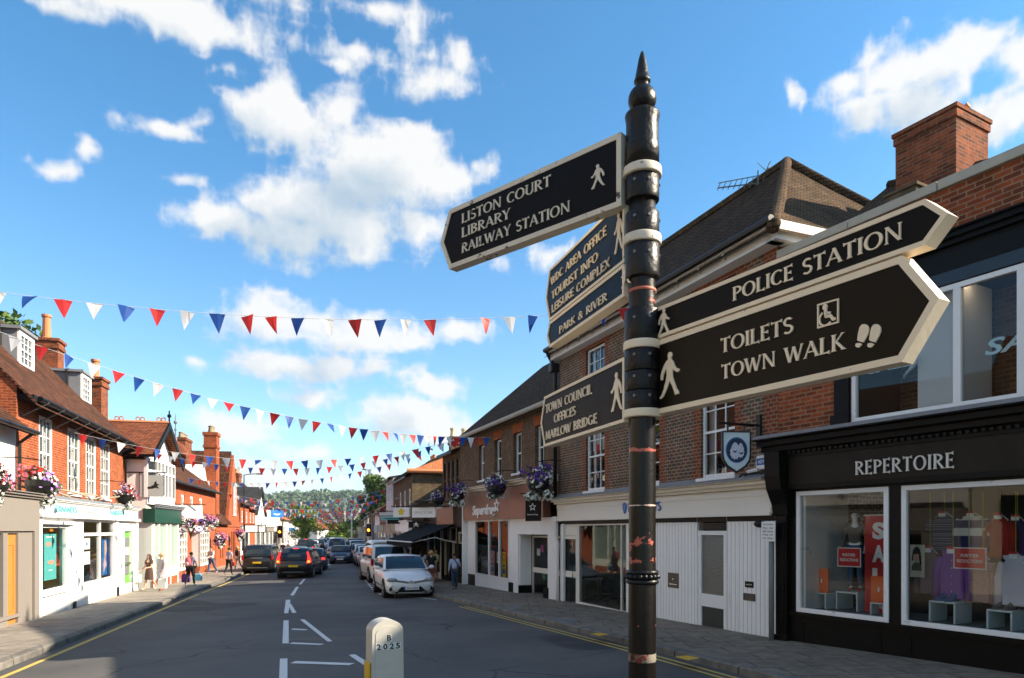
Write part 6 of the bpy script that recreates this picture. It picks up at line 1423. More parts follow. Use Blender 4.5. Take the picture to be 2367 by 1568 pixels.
for s, xe_ in ((-1, -.25), (1, LT + .25)):
    e = (xe_, ez - .12); P = [(xe_, ez - .15), (LT / 2, az_ + .05), (LT / 2, az_ + .18), (xe_, ez - .02)]; mb.extr(P, ry, 7.2)
mb.build('gable_roof', 'red_tile', U)
mb = MB(); 
for s in (0, 1):
    xe_ = -.3 if s == 0 else LT + .3; mb.extr([(xe_, ez - .35), (LT / 2, az_ - .08), (LT / 2, az_ + .2), (xe_, ez + .0)], ry - .06, ry)
mb.tube([(LT / 2, ry, az_ - .3), (LT / 2, ry, az_ + .75)], [.05, .03], 8); mb.ball((LT / 2, ry, az_ + .5), .1, 8); mb.build('bargeboard', 'black_wood', U)
mb = MB(); mb.tube([(LT / 2, ry, az_ + .17), (LT / 2, 7.2, az_ + .17)], .09, 6)
for i in range(9):
    y = -1 + i * .9; 
    for dy in (0, .2): mb.tube([(LT / 2, y + dy + .09 * cos(a), az_ + .32 + .09 * sin(a)) for a in [2 * pi * q / 8 for q in range(9)]], .03, 5)
mb.build('ridge_crest', 'terracotta', U)
mb = MB(); mb.box(-.3, -.04, pu, 7, ez - .25, ez - .1); mb.tube([(-.32, pu - .3, ez - .08), (-.32, 7, ez - .08)], .06, 6); mb.build('eaves', 'black_wood', U)
pm('dark_green', (.010, .055, .035), .4); gz0, gz1 = FT2.z(350, 1207, -1.1), FT2.z(350, 1174, -1.1)
mb = MB(); mb.box(-.1, LT + .1, -1.25, pu + .1, gz0, gz1); mb.build('green_fascia', 'dark_green', U)
mb = MB(); cornice(mb, -.15, LT + .15, gz1, gz1 + .2, .2, y=-1.25); mb.build('shop_cornice', 'lead', U)
mb = MB(); wxs = [.15, .95, 2.2, 2.85, LT - .2]; wall(mb, 0, LT, -.6, gz0, [(a + .08, b - .08, .75, gz0 - .1) for a, b in zip(wxs, wxs[1:])], y=-1.1, rev=.1); mb.face([(0, -1.1, -.6), (0, -1.1, gz0), (0, 0, gz0), (0, 0, -.6)])
for x in wxs: mb.box(x - .08, x + .08, -1.16, -1.1, -.4, gz0)

pm('pale_green_white', (.70, .74, .68), .5, var=.04); mb.build('shopfront', 'pale_green_white', U)
pm('pale_green_glass', (.24, .33, .29), .1, var=.25, sc=.7); glassq(U, .2, LT - .2, .7, gz0, -1.03, 'shop_pane', 'pale_green_glass')
mb = MB(); mb.box(-.02, LT, -1.14, -1.1, -.5, .3); mb.build('brick_riser', 'orange_brick', U)
sgn = thing('inn_sign', 'pale hanging sign with a leaping dark hound on the white side wall', 'sign', FT2.w(0, -.4, FT2.z(318, 1091, -.5)), FT2.rot)
mb = MB(); mb.tube([(0, .3, 0), (0, -1.3, 0)], .03, 6); mb.tube([(-.02, -.2, 0), (-.02, -.2, -1.0)], .02, 5); mb.tube([(-.02, -1.2, 0), (-.02, -1.2, -1.0)], .02, 5); mb.build('bracket', 'black_iron', sgn)
sb = bpy.data.objects.new('sign_board', None); COL.objects.link(sb); adopt(sb, sgn); sb.location = (-.03, -.7, -.12); sb.rotation_euler = (0, 0, radians(-90))
mb = MB(); mb.box(-.48, .48, -.02, .02, -.95, 0); mb.build('panel', 'faded_grey', sb); mb = MB(); mb.extr([(-.32, -.62), (-.22, -.52), (-.05, -.50), (.10, -.42), (.14, -.28), (.2, -.26), (.2, -.36), (.32, -.42), (.22, -.46), (.30, -.58), (.18, -.54), (.08, -.58), (-.1, -.60), (-.2, -.62), (-.34, -.68)], -.028, -.02, back=False); mb.build('hound', 'black_iron', sb)
chimney(U, 3.4, 2.3, 5, 9.8, .9, .8, 'chimney_brick', 1, ph=.9, pr=.18)
# ------------------------------------------------------------------ general house for the rows further off
def house(name, label, F, eave, ridge, D, wallm, roofm, wins=((3.4, 4.9),), nwin=3, ww=.9, shop=None, pots=0, chx=.5, cast=None, gable=False, wmat='white_paint', cat='house', win_cols=2, win_rows=2, chm='chimney_brick', sill=False, base=-.4, potmat='terracotta'):
    b = bldg(name, label, F, cat); L = F.L; ops = []
    for z0, z1 in wins:
        for i in range(nwin):
            xc = L * (i + .5) / nwin; ops.append((xc - ww / 2, xc + ww / 2, z0, z1))
    sops = []
    if shop: n = max(1, int(L / 3)); sops = [(L * (i + .08) / n, L * (i + .92) / n, .7, 2.35) for i in range(n)]
    mb = MB(); yr = D / 2
    if gable:
        wall(mb, 0, L, base, eave, ops + sops, rev=.1); shell(mb, 0, L, base, eave, D); mb.face([(0, 0, eave), (L, 0, eave), (L / 2, 0, ridge)])
    else: wall(mb, 0, L, base, eave, ops + sops, rev=.1); shell(mb, 0, L, base, eave, D); gables(mb, 0, L, 0, D, eave, yr, ridge)
    mb.build('wall', wallm, b)
    mb = MB()
    if gable:
        for xe in (-.2, L + .2): s = (ridge - eave) / (L / 2); mb.extr([(xe, eave - .2 * s), (L / 2, ridge), (L / 2, ridge + .14), (xe, eave - .2 * s + .14)], -.3, D)
    else: roof(mb, -.05, L + .05, 0, D, eave, yr, ridge, .3)
    mb.build('roof', roofm, b)
    if not gable: mb = MB(); mb.tube([(0, -.36, eave - .22), (L, -.36, eave - .22)], .06, 6); mb.build('gutter', 'black_iron', b)
    for o in ops: window(b, *o, win_cols, win_rows, y=.06, mat=wmat, sill=sill, fr=.08, bar=.04, glass='dark_glass', curt=0)
    if shop:
        fm, sm = shop; mb = MB(); mb.box(0.05, L - .05, -.2, 0, 2.45, 3.0); mb.box(0, L, -.28, 0, 3.0, 3.08); mb.build('fascia', fm, b); mb = MB()
        wall(mb, .03, L - .03, base, 2.45, sops, y=-.05, rev=.08)
        for o in sops: mb.box(o[0] - .05, o[0], -.08, -.05, base, 2.45); mb.box((o[0] + o[1]) / 2 - .03, (o[0] + o[1]) / 2 + .03, -.04, .0, .7, 2.35)
        s_ = mb.build('shopfront', sm, b)
        for o in sops: glassq(s_, o[0], o[1], o[2], o[3], -.01, 'pane', 'dark_glass')
    if pots: chimney(b, L * chx, yr, ridge - 1.2, ridge + .9, .7 + .35 * pots, .7, chm, pots, potmat, ph=.5, pr=.12)
    return b
PL_ = lambda d: (lin(LFAC, d), d); PR_ = lambda d: (lin(RFAC, d), d)
# orange terrace with bay shops
FO = Fr(LL2(34.3), LL2(50.4), 0); Tr = bldg('brick_terrace', 'long orange brick terrace with narrow white windows and two bowed shop windows', FO, 'building'); LO = FO.L; te = 5.58
ow = [(FO.x(a) - .35, FO.x(a) + .35, FO.z(a, 1172), FO.z(a, 1131)) for a in (393, 422, 443, 464)]; ow = [(a, b, 3.35, 4.75) for a, b, c, d in ow]
gw = [(FO.x(410, -.5), FO.x(433, -.5)), (FO.x(463, -.5), FO.x(484, -.5))]
mb = MB(); wall(mb, 0, LO, -.6, te, ow + [(a, b, .6, 2.5) for a, b in gw], rev=.1); shell(mb, 0, LO, -.6, te, 8); gables(mb, 0, LO, 0, 8, te, 4, 8.6); mb.build('brick_wall', 'terrace_brick', Tr)
mb = MB(); roof(mb, -.05, LO + .05, 0, 8, te, 4, 8.6, .35); mb.build('roof', 'brown_tile', Tr); mb = MB(); mb.tube([(0, -.42, te - .25), (LO, -.42, te - .25)], .07, 6); mb.build('gutter', 'black_iron', Tr)
for o in ow: window(Tr, *o, 1, 2, y=.05, fr=.14, bar=.1, curt=.45)
for k, (a, b) in enumerate(gw):
    mb = MB(); frame(mb, a, b, .35, 2.55, .13, -.5, -.38); mb.box(a, a + .12, -.5, 0, .35, 2.55); mb.box(b - .12, b, -.5, 0, .35, 2.55)
    for i in (1, 2, 3): x = a + (b - a) * i / 4; mb.box(x - .045, x + .045, -.485, -.4, .45, 2.45)
    for i in range(1, 5): z = .4 + i * .42; mb.box(a + .1, b - .1, -.48, -.4, z - .03, z + .03)
    bw_ = mb.build('bay_window', 'white_paint', Tr); glassq(bw_, a, b, .4, 2.5, -.43, 'pane', 'house_glass'); room(Tr, a + .05, b - .05, .3, 2.5, -.36, 1.0, 'dim_interior')
    mb = MB(); extrx(mb, [(-.62, 2.56), (0, 2.95), (0, 2.56)], a - .15, b + .15); mb.build('bay_roof', 'lead', Tr)
    mb = MB(); mb.box(a, b, -.48, 0, -.6, .34); mb.build('bay_base', 'orange_brick', Tr)
    for i, (m, cx, cz) in enumerate((('goods_yellow', .3, 1.25), ('bank_blue', .2, 1.0), ('goods_yellow', .7, 1.2), ('orange_card', .25, 1.85), ('white_card', .7, 1.7), ('goods_yellow', .35, .75), ('pale_pink', .72, .75))):
        t = thing('shop_card', ('%s card in the %s bowed window, %s' % ({'goods_yellow': 'yellow', 'bank_blue': 'blue', 'orange_card': 'orange', 'white_card': 'white', 'pale_pink': 'pink'}[m], ('nearer', 'farther')[k], ('second row at the left edge', 'second row below the yellow', 'right side mid height', 'top left', 'top right', 'bottom left', 'bottom right')[i])), 'sign', FO.w(a + (b - a) * cx, -.37, cz - .15), FO.rot, 'cards in the bowed shop windows'); mb = MB(); mb.box(-.3, .3, 0, .01, -.02, .28); mb.build('card', m, t)
def hang(name, lab, F, px, py0, py1, y0, wm, mat, deco=None, rz=-70, br=True):
    """board hung on a bracket from the facade; wm = width in metres"""
    _, z1 = F.at(px, py0, y0); _, z0 = F.at(px, py1, y0); x = F.x(px, y0); t = thing(name, lab, 'sign', F.w(x, 0, z1), F.rot)
    if br: mb = MB(); mb.tube([(0, 0, .06), (0, y0 - wm * .6, .06)], .025, 6); mb.build('bracket', 'black_iron', t)
    s = bpy.data.objects.new('sign_board', None); COL.objects.link(s); adopt(s, t); s.location = (0, y0, 0); s.rotation_euler = (0, 0, radians(rz)); mb = MB(); mb.box(-wm / 2, wm / 2, -.03, .03, z0 - z1, 0); mb.build('panel', mat, s)
    if deco: deco(s, wm, z1 - z0)
    return t
def d_sun(s, w, h): mb = MB(); mb.extr(circ(-w * .22, -h * .35, h * .14, h * .14, 12), -.036, -.03, back=False); mb.build('sun_logo', 'goods_yellow', s); mb = MB(); mb.box(-w * .1, w * .4, -.035, -.03, -h * .52, -h * .47); mb.build('rule', 'faded_grey', s)
hang('shop_sign', 'white board with a yellow sun hanging over the flowers on the orange terrace', FO, 428, 1167, 1197, -1.2, 1.7, 'white_card', d_sun)
pm('violet_paint', (.07, .04, .25), .5)
def d_vert(s, w, h): mb = MB(); mb.ring(circ(0, -h * .72, w * .3, w * .3, 12), circ(0, -h * .72, w * .17, w * .17, 12), -.036, -.03); mb.build('ring_mark', 'white_card', s); mb = MB(); mb.box(-w * .25, w * .25, -.036, -.03, -h * .4, -h * .12); mb.build('bar_mark', 'white_card', s)
hang('shop_sign', 'narrow violet upright sign beside the white sun board', FO, 455, 1170, 1204, -1.0, .55, 'violet_paint', d_vert)
def d_disc(s, w, h): mb = MB(); mb.extr(circ(0, -h / 2, w * .5, h * .5, 20), -.045, .045); mb.build('disc', 'violet_paint', s); mb = MB(); mb.extr(circ(0, -h / 2, w * .38, h * .38, 20), -.05, .05); mb.build('disc_face', 'white_card', s); mb = MB(); mb.extr(circ(0, -h / 2, w * .12, h * .12, 12), -.053, .053); mb.build('disc_centre', 'violet_paint', s)
hang('round_sign', 'round white sign with a violet rim below the violet upright sign', FO, 460, 1213, 1229, -.8, .55, 'white_card', d_disc)
# red gabled hall with great chimneys
FW = Fr(LL2(50.6), LL2(61.5), 0); Ha = bldg('gabled_hall', 'red brick hall with steep gable, tall chimney stacks and a turret spire', FW, 'building'); LW = FW.L
mb = MB(); wall(mb, 0, LW, -.6, 3.3, [(1.5, 1.9, .5, 2.3), (2.4, 2.8, .5, 2.3), (6.4, 6.8, .6, 2.5), (7.2, 7.6, .6, 2.5), (8.0, 8.4, .6, 2.5)], rev=.2); shell(mb, 0, LW, -.6, 5.4, 12, y=0); gables(mb, 0, LW, 1.5, 12, 5.4, 6, 9.2); wall(mb, 0, 5, 3.3, 5.4, [], y=1.5)
gx0, gx1 = 4.7, 10.3; mb.extr([(gx0, 3.3), (gx1, 3.3), ((gx0 + gx1) / 2, 9.0)], -.05, 6); mb.box(gx0, gx1, -.05, 6, 2.9, 3.3); mb.build('brick_wall', 'terrace_brick', Ha)
mb = MB(); roof(mb, -.1, LW + .1, 1.5, 12, 5.4, 6, 9.2, .3); gm = (gx0 + gx1) / 2
for xe, sg in ((gx0, -1), (gx1, 1)): mb.extr([(xe + sg * .25, 3.1), (gm, 9.05), (gm, 9.3), (xe + sg * .4, 3.2)], .15, 8)
extrx(mb, [(-.35, 3.2), (1.6, 5.0), (1.6, 4.85), (-.35, 3.05)], -.1, 4.6); mb.build('roof', 'brown_tile', Ha)
window(Ha, gm - .55, gm + .55, 3.9, 6.6, 2, 5, y=-.12, fr=.12, bar=.07, glass='dark_glass', back='white_card')
mb = MB(); mb.box(.8, 2.2, 1.2, 2.2, 5.2, 6.4); mb.extr([(.6, 6.4), (2.4, 6.4), (1.5, 7.6)], 1.1, 2.4); mb.build('white_dormer', 'white_paint', Ha)
for cx, cy, n, zt in ((2.6, .4, 2, 10.3), (FW.x(430, 5), 5, 4, FW.z(448, 1018, 5))):
    mb = MB(); w = .62
    for i in range(n):
        x = cx + i * w * 1.05; mb.box(x - w * .42, x + w * .42, cy, cy + .9, 2 if n == 2 else 6, zt - 1.2); mb.box(x - w * .5, x + w * .5, cy - .08, cy + .98, zt - 1.3, zt - 1.1); mb.box(x - w * .44, x + w * .44, cy - .02, cy + .92, zt - 1.1, zt - .35); mb.box(x - w * .51, x + w * .51, cy - .1, cy + 1.0, zt - .35, zt - .1)
    c = mb.build('chimney', 'terrace_brick' if n == 2 else 'chimney_brick', Ha)
    for i in range(n): p = MB(); x = cx + i * w * 1.05; p.lathe([(.22, zt - .1), (.18, zt + .1), (.15, zt + .3), (.19, zt + .35), (.19, zt + .4)], 10, (x, cy + .45, 0)); p.build('chimney_pot', 'old_stone', c)
x, z = FW.at(406, 1018, 4); mb = MB(); mb.lathe([(1.5, 7.0), (1.45, z - 1.2), (.9, z - .5), (.12, z)], 8, (x, 4, 0)); mb.build('turret_roof', 'red_tile', Ha)
mb = MB(); mb.lathe([(.12, z - .1), (.05, z + .9), (.04, z + 1.9), (.01, z + 2.2)], 8, (x, 4, 0)); mb.ball((x, 4, z + 1.5), .16, 8); mb.ball((x, 4, z + .9), .12, 8); mb.build('spire', 'lead', Ha)
# further left
Lh = [(61.8, 67.5, 5.2, 8.0, 'terrace_brick', 'brown_tile', False, ('grey_render', 'white_paint'), 0, 'orange brick house with a brown roof past the gabled hall'),
      (67.6, 72, 4.9, 7.6, 'terrace_brick', 'pink_tile', False, None, 0, 'low house with a pinkish tiled roof before the white gable'),
      (72.2, 80.5, 4.3, 7.3, 'white_render', 'slate', True, ('white_paint', 'white_paint'), 0, 'white rendered gabled house beside the blue hanging sign'),
      (81, 89, 5.6, 8.6, 'white_render', 'brown_tile', False, ('taupe_paint', 'white_paint'), 4, 'white house with a broad brick chimney carrying four pots'),
      (90, 99, 5.0, 7.2, 'grey_render', 'slate', False, ('white_card', 'taupe_paint'), 0, 'grey rendered house behind the small street tree'),
      (100, 112, 4.4, 6.6, 'cream_render', 'orange_tile', False, ('white_card', 'white_paint'), 1, 'cream house with an orange roof beyond the street tree'),
      (114, 126, 4.2, 6.4, 'white_render', 'red_tile', False, ('bank_blue', 'white_paint'), 1, 'white house with a red roof far down the left side'),
      (128, 145, 3.6, 6.0, 'cream_render', 'red_tile', False, ('white_card', 'white_paint'), 2, 'low cream house with a red roof farthest on the left')]
for d0, d1, ev, rg, wm_, rm, gb, sh, pt, lab in Lh:
    house('street_house', lab, Fr(PL_(d0), PL_(d1), 0), ev, rg, 7, wm_, rm, ((3.35, 4.4),), max(2, int((d1 - d0) / 2.6)), .8, sh, pt, .35, gable=gb)
# ------------------------------------------------------------------ further right
F2 = Fr(PR_(32.6), LR(29.85), .35); S2 = house('street_shop', 'brown brick shop with four slim dark windows over a black awning', F2, 5.9, 7.4, 8, 'brown_brick', 'dark_tile', ((3.75, 5.5),), 4, .42, None, 0, wmat='black_wood', cat='shop', win_cols=1)
mb = MB(); mb.box(-.02, F2.L, -.3, 0, 2.55, 3.3); mb.build('brown_fascia', 'chemist_brown', S2)
mb = MB(); wall(mb, 0, F2.L, -.4, 2.55, [(.2, 1.35, .1, 2.4), (1.6, 2.75, .1, 2.4)], y=-.08, rev=.1); mb.build('shopfront', 'black_wood', S2); glassq(S2, .2, 2.75, .1, 2.4, 0.0, 'pane', 'dark_glass')
mb = MB()
for x in (.2, 1.6): frame(mb, x, x + 1.15, 1.75, 2.42, .06, -.1, -.02); mb.box(x + .5, x + .62, -.1, -.02, .2, 1.75)
mb.build('gilded_frame', 'gilt_wood', S2)
def awning(lab, F, x0, x1, zt, out, drop, mat, val):
    t = thing('awning', lab, 'awning', F.w(x0, 0, zt), F.rot); w = x1 - x0; mb = MB()
    extrx(mb, [(0, 0), (-out, -drop), (-out, -drop - .03), (0, -.04)], 0, w); mb.build('canopy', mat, t)
    mb = MB(); n = 14
    for i in range(n): a, b = w * i / n, w * (i + 1) / n; mb.extr([(a, -drop - .02), (b, -drop - .02), (b, -drop - .22), ((a + b) / 2, -drop - .27), (a, -drop - .22)], -out - .012, -out)
    mb.build('valance', val, t)
    mb = MB(); mb.tube([(-.02, -out, -drop - .03), (w + .02, -out, -drop - .03)], .03, 6)
    for x in (.1, w - .1): mb.tube([(x, 0, -drop - .1), (x, -out * .5, -drop * .8), (x, -out, -drop - .04)], .02, 6)
    mb.build('front_rail', 'white_paint' if mat == 'awning_black' else 'grey_metal', t)
pm('awning_black', (.006, .008, .010), .85, spec=.1); pm('awning_grey', (.42, .40, .37), .85)
awning('long black shop awning with a white front rail beside the chemist', F2, -3.2, F2.L - .1, 2.65, 2.1, .85, 'awning_black', 'awning_black')
F3 = Fr(PR_(36.6), PR_(32.65), .25); R3 = house('street_shop', 'low cream house with a steep dark roof beside the slim dark windows', F3, 4.1, 5.9, 5, 'cream_render', 'dark_tile', ((2.9, 3.8),), 3, .45, ('black_wood', 'white_paint'), 0, cat='shop')
awning('sloping grey shop awning beyond the black one', F3, -1.5, 1.6, 2.7, 1.9, .8, 'awning_grey', 'awning_grey')
def d_space(s, w, h): sans('wording', 'SPACE.NK', w * .8, h * .28, 'faded_grey', s, (0, -.035, -h * .5), .004)
hang('shop_sign', 'pale hanging sign with thin grey capitals under a small dark board', F3, 980, 1172, 1195, -1.4, 1.15, 'white_card', d_space, rz=50)
hang('shop_sign', 'small dark board with gold edge above the pale sign with grey capitals', F3, 985, 1161, 1171, -1.35, .9, 'brown_wood', None, rz=50)
fw = lambda d: (lin(RFAC, d) - .8, d - .25)
F4 = Fr(fw(42.3), fw(36.7), .1); R4 = house('street_house', 'tall brown house with an orange hipped roof and a stack of cream pots', F4, 5.6, 5.8, 9, 'sooty_brick', 'dark_tile', ((3.3, 4.8),), 3, .8, ('white_paint', 'white_paint'), 0)
mb = MB(); L4 = F4.L
def tri(*p): mb.face(p)
e = 5.66; tri((-.2, -.3, e), (L4 + .2, -.3, e), (L4 - 1.6, 3.0, 7.0), (1.5, 3.0, 7.0)); tri((L4 + .2, -.3, e), (L4 + .2, 9, e), (L4 - 1.6, 5.6, 7.0), (L4 - 1.6, 3.0, 7.0)); tri((-.2, 9, e), (-.2, -.3, e), (1.5, 3.0, 7.0), (1.5, 5.6, 7.0)); tri((L4 + .2, 9, e), (-.2, 9, e), (1.5, 5.6, 7.0), (L4 - 1.6, 5.6, 7.0)); tri((1.5, 3.0, 7.0), (L4 - 1.6, 3.0, 7.0), (L4 - 1.6, 5.6, 7.0), (1.5, 5.6, 7.0))
mb.build('hipped_roof', 'orange_tile', R4)
mb = MB(); mb.tube([(L4 + .22, -.3, e + .03), (L4 + .22, 9, e + .03)], .12, 8); mb.build('tile_edge', 'terracotta', R4)
chimney(R4, L4 - 1.2, 3.4, 5.6, 7.75, .7, 2.2, 'sooty_brick', 4, 'pale_pot', .5, .14)
Rh = [(42.5, 47.2, 5.0, 7.6, 'white_render', 'slate', 2, ('white_card', 'white_paint'), 0, 'white rendered house with a slate roof beyond the tall brown house'),
      (47.4, 51.5, 6.3, 8.3, 'brown_brick', 'dark_tile', 2, ('dark_green', 'grey_render'), 0, 'narrow dark brick house with a parapet between two white ones'),
      (51.7, 57.5, 6.7, 7.3, 'grey_render', 'slate', 3, ('taupe_paint', 'white_paint'), 3, 'three storey pale grey house with red chimney pots'),
      (57.7, 65, 4.7, 7.0, 'red_dressing', 'orange_tile', 3, ('dark_green', 'white_paint'), 0, 'brick house with white window frames and an orange roof'),
      (65.2, 72, 4.4, 6.6, 'white_render', 'orange_tile', 2, ('bank_blue', 'white_paint'), 1, 'white house with orange roof before the big tree'),
      (73, 84, 4.8, 6.6, 'brown_brick', 'dark_tile', 3, ('black_wood', 'white_paint'), 0, 'dark brick house under the big tree'),
      (86, 100, 4.2, 6.4, 'white_render', 'slate', 4, ('black_wood', 'white_paint'), 1, 'white house far down the right side'),
      (102, 122, 4.5, 6.5, 'brown_brick', 'brown_tile', 4, ('dark_green', 'white_paint'), 2, 'brown brick house farthest on the right')]
for d0, d1, ev, rg, wm_, rm, nw, sh, pt, lab in Rh:
    wins = ((3.2, 4.3), (4.9, 6.1)) if ev > 6.5 else ((3.3, 4.5),)
    house('street_house', lab, Fr(PR_(d1), PR_(d0), 0), ev, rg, 7, wm_, rm, wins, nw, .85, sh, pt, .5)
F5 = Fr(PR_(52), PR_(46), 0)
def d_star(s, w, h): mb = MB(); mb.extr(star(0, -h * .5, w * .3), -.036, -.03, back=False); mb.build('star_mark', 'white_card', s)
hang('shop_sign', 'black square sign with a pale running figure above the grey awning', F3, 962, 1204, 1219, -.9, .8, 'sign_black', lambda s, w, h: (lambda mb: (man(mb, -w * .2, w * .2, -h * .85, -h * .15, -.03), mb.build('running_mark', 'white_card', s)))(MB()), rz=60)
hang('shop_sign', 'white square sign with a gold flower beyond the grey awning', F5, 928, 1172, 1194, -1.3, .95, 'white_card', lambda s, w, h: (lambda mb: (mb.extr(star(0, -h * .45, w * .24, .6), -.036, -.03, back=False), mb.build('flower_mark', 'goods_yellow', s)))(MB()), rz=60)
F6 = Fr(PR_(64), PR_(56), 0)
hang('shop_sign', 'green oblong shop sign by the right-hand traffic light', F6, 903, 1194, 1202, -1.0, 1.3, 'teal_paint', None, rz=55)
hang('shop_sign', 'black oblong shop sign next to the green one', F6, 913, 1200, 1210, -.9, 1.0, 'sign_black', None, rz=55)
hang('shop_sign', 'pale grey shop sign above the green one', F6, 893, 1183, 1194, -1.2, 1.0, 'grey_render', None, rz=55)
FB7 = Fr(PL_(71), PL_(78), 0)
pm('bright_blue', (.03, .20, .62), .5)
hang('shop_sign', 'bright blue hanging sign with a white smile over the left traffic light', FB7, 640, 1178, 1195, -1.7, 1.4, 'bright_blue', lambda s, w, h: (lambda mb: (mb.extr([(-w * .3, -h * .4), (-w * .2, -h * .62), (0, -h * .72), (w * .2, -h * .62), (w * .3, -h * .4), (w * .15, -h * .5), (-w * .15, -h * .5)], -.036, -.03, back=False), mb.build('smile_mark', 'white_card', s)))(MB()), rz=-75)
FB8 = Fr(PL_(63), PL_(70), 0)
hang('shop_sign', 'pair of white panels in a black frame on the orange wall', FB8, 590, 1212, 1230, -1.3, 1.9, 'sign_black', lambda s, w, h: (lambda mb: (mb.box(-w * .45, w * .1, -.036, -.03, -h * .9, -h * .1), mb.box(w * .16, w * .45, -.036, -.03, -h * .9, -h * .1), mb.build('white_panels', 'white_card', s)))(MB()), rz=-75)
# building closing the view, low white house before it
he = at(735, 1240, 205); hf = at(838, 1240, 205)
house('long_building', 'long brown-red building closing the far end of the street', Fr((he.x, 205), (hf.x + 14, 205), 0), 5.6, 8.3, 9, 'red_dressing', 'brown_tile', ((1.5, 3.0),), 6, 1.2)
he = at(733, 1240, 150); hf = at(756, 1240, 152); house('cottage', 'low white cottage with a red roof left of the far bushes', Fr((he.x, 150), (hf.x, 153), 0), 3.0, 5.0, 6, 'white_render', 'red_tile', ((1.2, 2.2),), 2, .7)

# ================================================================== trees, hills
def leafmat(name, a, b):
    m, nt, bs, L = newmat(name); n = noise(nt, .7, 4); c = mixc(nt, a, b, ramp(nt, n, .3, .7)); L(c, bs.inputs['Base Color']); bs.inputs['Roughness'].default_value = .65; bs.inputs['Specular IOR Level'].default_value = .25
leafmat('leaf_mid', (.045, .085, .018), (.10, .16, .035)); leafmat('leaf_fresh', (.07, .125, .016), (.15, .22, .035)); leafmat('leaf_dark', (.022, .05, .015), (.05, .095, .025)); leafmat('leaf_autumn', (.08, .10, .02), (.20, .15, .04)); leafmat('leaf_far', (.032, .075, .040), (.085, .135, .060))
pm('bark', (.09, .07, .05), .95, var=.3, sc=10)
def leaf(mb, p, s, rnd, m=None, up=.35):
    a = Vector((rnd.gauss(0, 1), rnd.gauss(0, 1), rnd.gauss(0, 1) + up)); a.normalize(); b = a.orthogonal().normalized(); q = rnd.random() * 6.28; c = a.cross(b); u = b * cos(q) + c * sin(q); v = a.cross(u)
    mb.face([p - u * s, p - v * s * .55 + u * s * .1, p + u * s, p + v * s * .55 + u * s * .1], m)
def tree(label, loc, h, cr, trunk_r, n, ls, mat, seed, clumps=14, squash=.75, cb=.35, group=None, name='street_tree', wide=1.0):
    rnd = random.Random(seed); t = thing(name, label, 'tree', loc, 0, group); mb = MB(); mb.tube([(0, 0, -.3), (.05, .02, h * cb * .6), (0, 0, h * cb), (.06 * cr, 0, h * .7)], [trunk_r * 1.3, trunk_r, trunk_r * .85, trunk_r * .35], 9)
    C = []
    for i in range(clumps):
        a = rnd.random() * 6.28; r = cr * rnd.random() ** .5 * .85; z = h * (cb + (1 - cb) * rnd.uniform(.12, .86)); f = 1 - .55 * abs((z / h - cb) / (1 - cb) - .45) * 1.6; p = Vector((r * cos(a) * f * wide, r * sin(a) * f, z)); C.append((p, cr * rnd.uniform(.28, .5)))
        mb.tube([(0, 0, h * cb * rnd.uniform(.7, 1.1)), p * .55 + Vector((0, 0, h * cb * .35)), p], [trunk_r * .4, trunk_r * .22, trunk_r * .08], 6)
    mb.build('trunk', 'bark', t, smooth=True); mb = MB()
    for i in range(n):
        p, r = C[i % clumps]; d = Vector((rnd.gauss(0, 1), rnd.gauss(0, 1), rnd.gauss(0, 1))).normalized() * r * rnd.random() ** .4; d.z *= squash; leaf(mb, p + d, ls * rnd.uniform(.6, 1.3), rnd)
    mb.build('crown', mat, t); return t
g_ = lambda x, y: (x, y, zg(x, y))
tree('green tree rising behind the dormer at the left edge', g_(-33, 41), 16.6, 4.6, .35, 5200, .24, 'leaf_mid', 3, 22, cb=.45)
p = at(706, 1240, 95); tree('bright green street tree on the left pavement before the grey house', g_(p.x, 95), 5.6, 2.3, .12, 3600, .17, 'leaf_fresh', 5, 16, cb=.28, wide=1.0)
p = at(693, 1240, 102); tree('second bright street tree half hidden behind the first', g_(p.x, 103), 7.2, 1.9, .12, 2000, .2, 'leaf_fresh', 15, 12, cb=.3)
p = at(868, 1240, 92); tree('large dark green tree over the right-hand roofs', g_(p.x + 1.0, 93), 10.8, 3.5, .3, 6000, .26, 'leaf_mid', 8, 22, cb=.35, group=None); p = at(848, 1240, 98); tree('darker tree left of the large tree over the right-hand roofs', g_(p.x + .6, 99), 9.2, 2.2, .25, 3000, .25, 'leaf_dark', 28, 14, cb=.3)
for i, (px, d, h, r, m, lab) in enumerate(((762, 165, 6.0, 3.0, 'leaf_autumn', 'brownish bush beside the white cottage'), (778, 172, 6.6, 3.6, 'leaf_dark', 'dark bush left of the white flagpole'), (795, 168, 5.6, 3.2, 'leaf_mid', 'green bush just left of the white flagpole'), (822, 160, 6.0, 3.0, 'leaf_fresh', 'fresh green bush right of the white flagpole'), (834, 150, 6.2, 2.6, 'leaf_dark', 'dark bush against the right-hand houses'), (775, 150, 2.2, 2.6, 'leaf_fresh', 'low bright hedge at the bend of the road'))):
    p = at(px, 1240, d); tree(lab, g_(p.x, d), h, r, .15, 1500, .32, m, 40 + i, 10, cb=.12, name='bush')
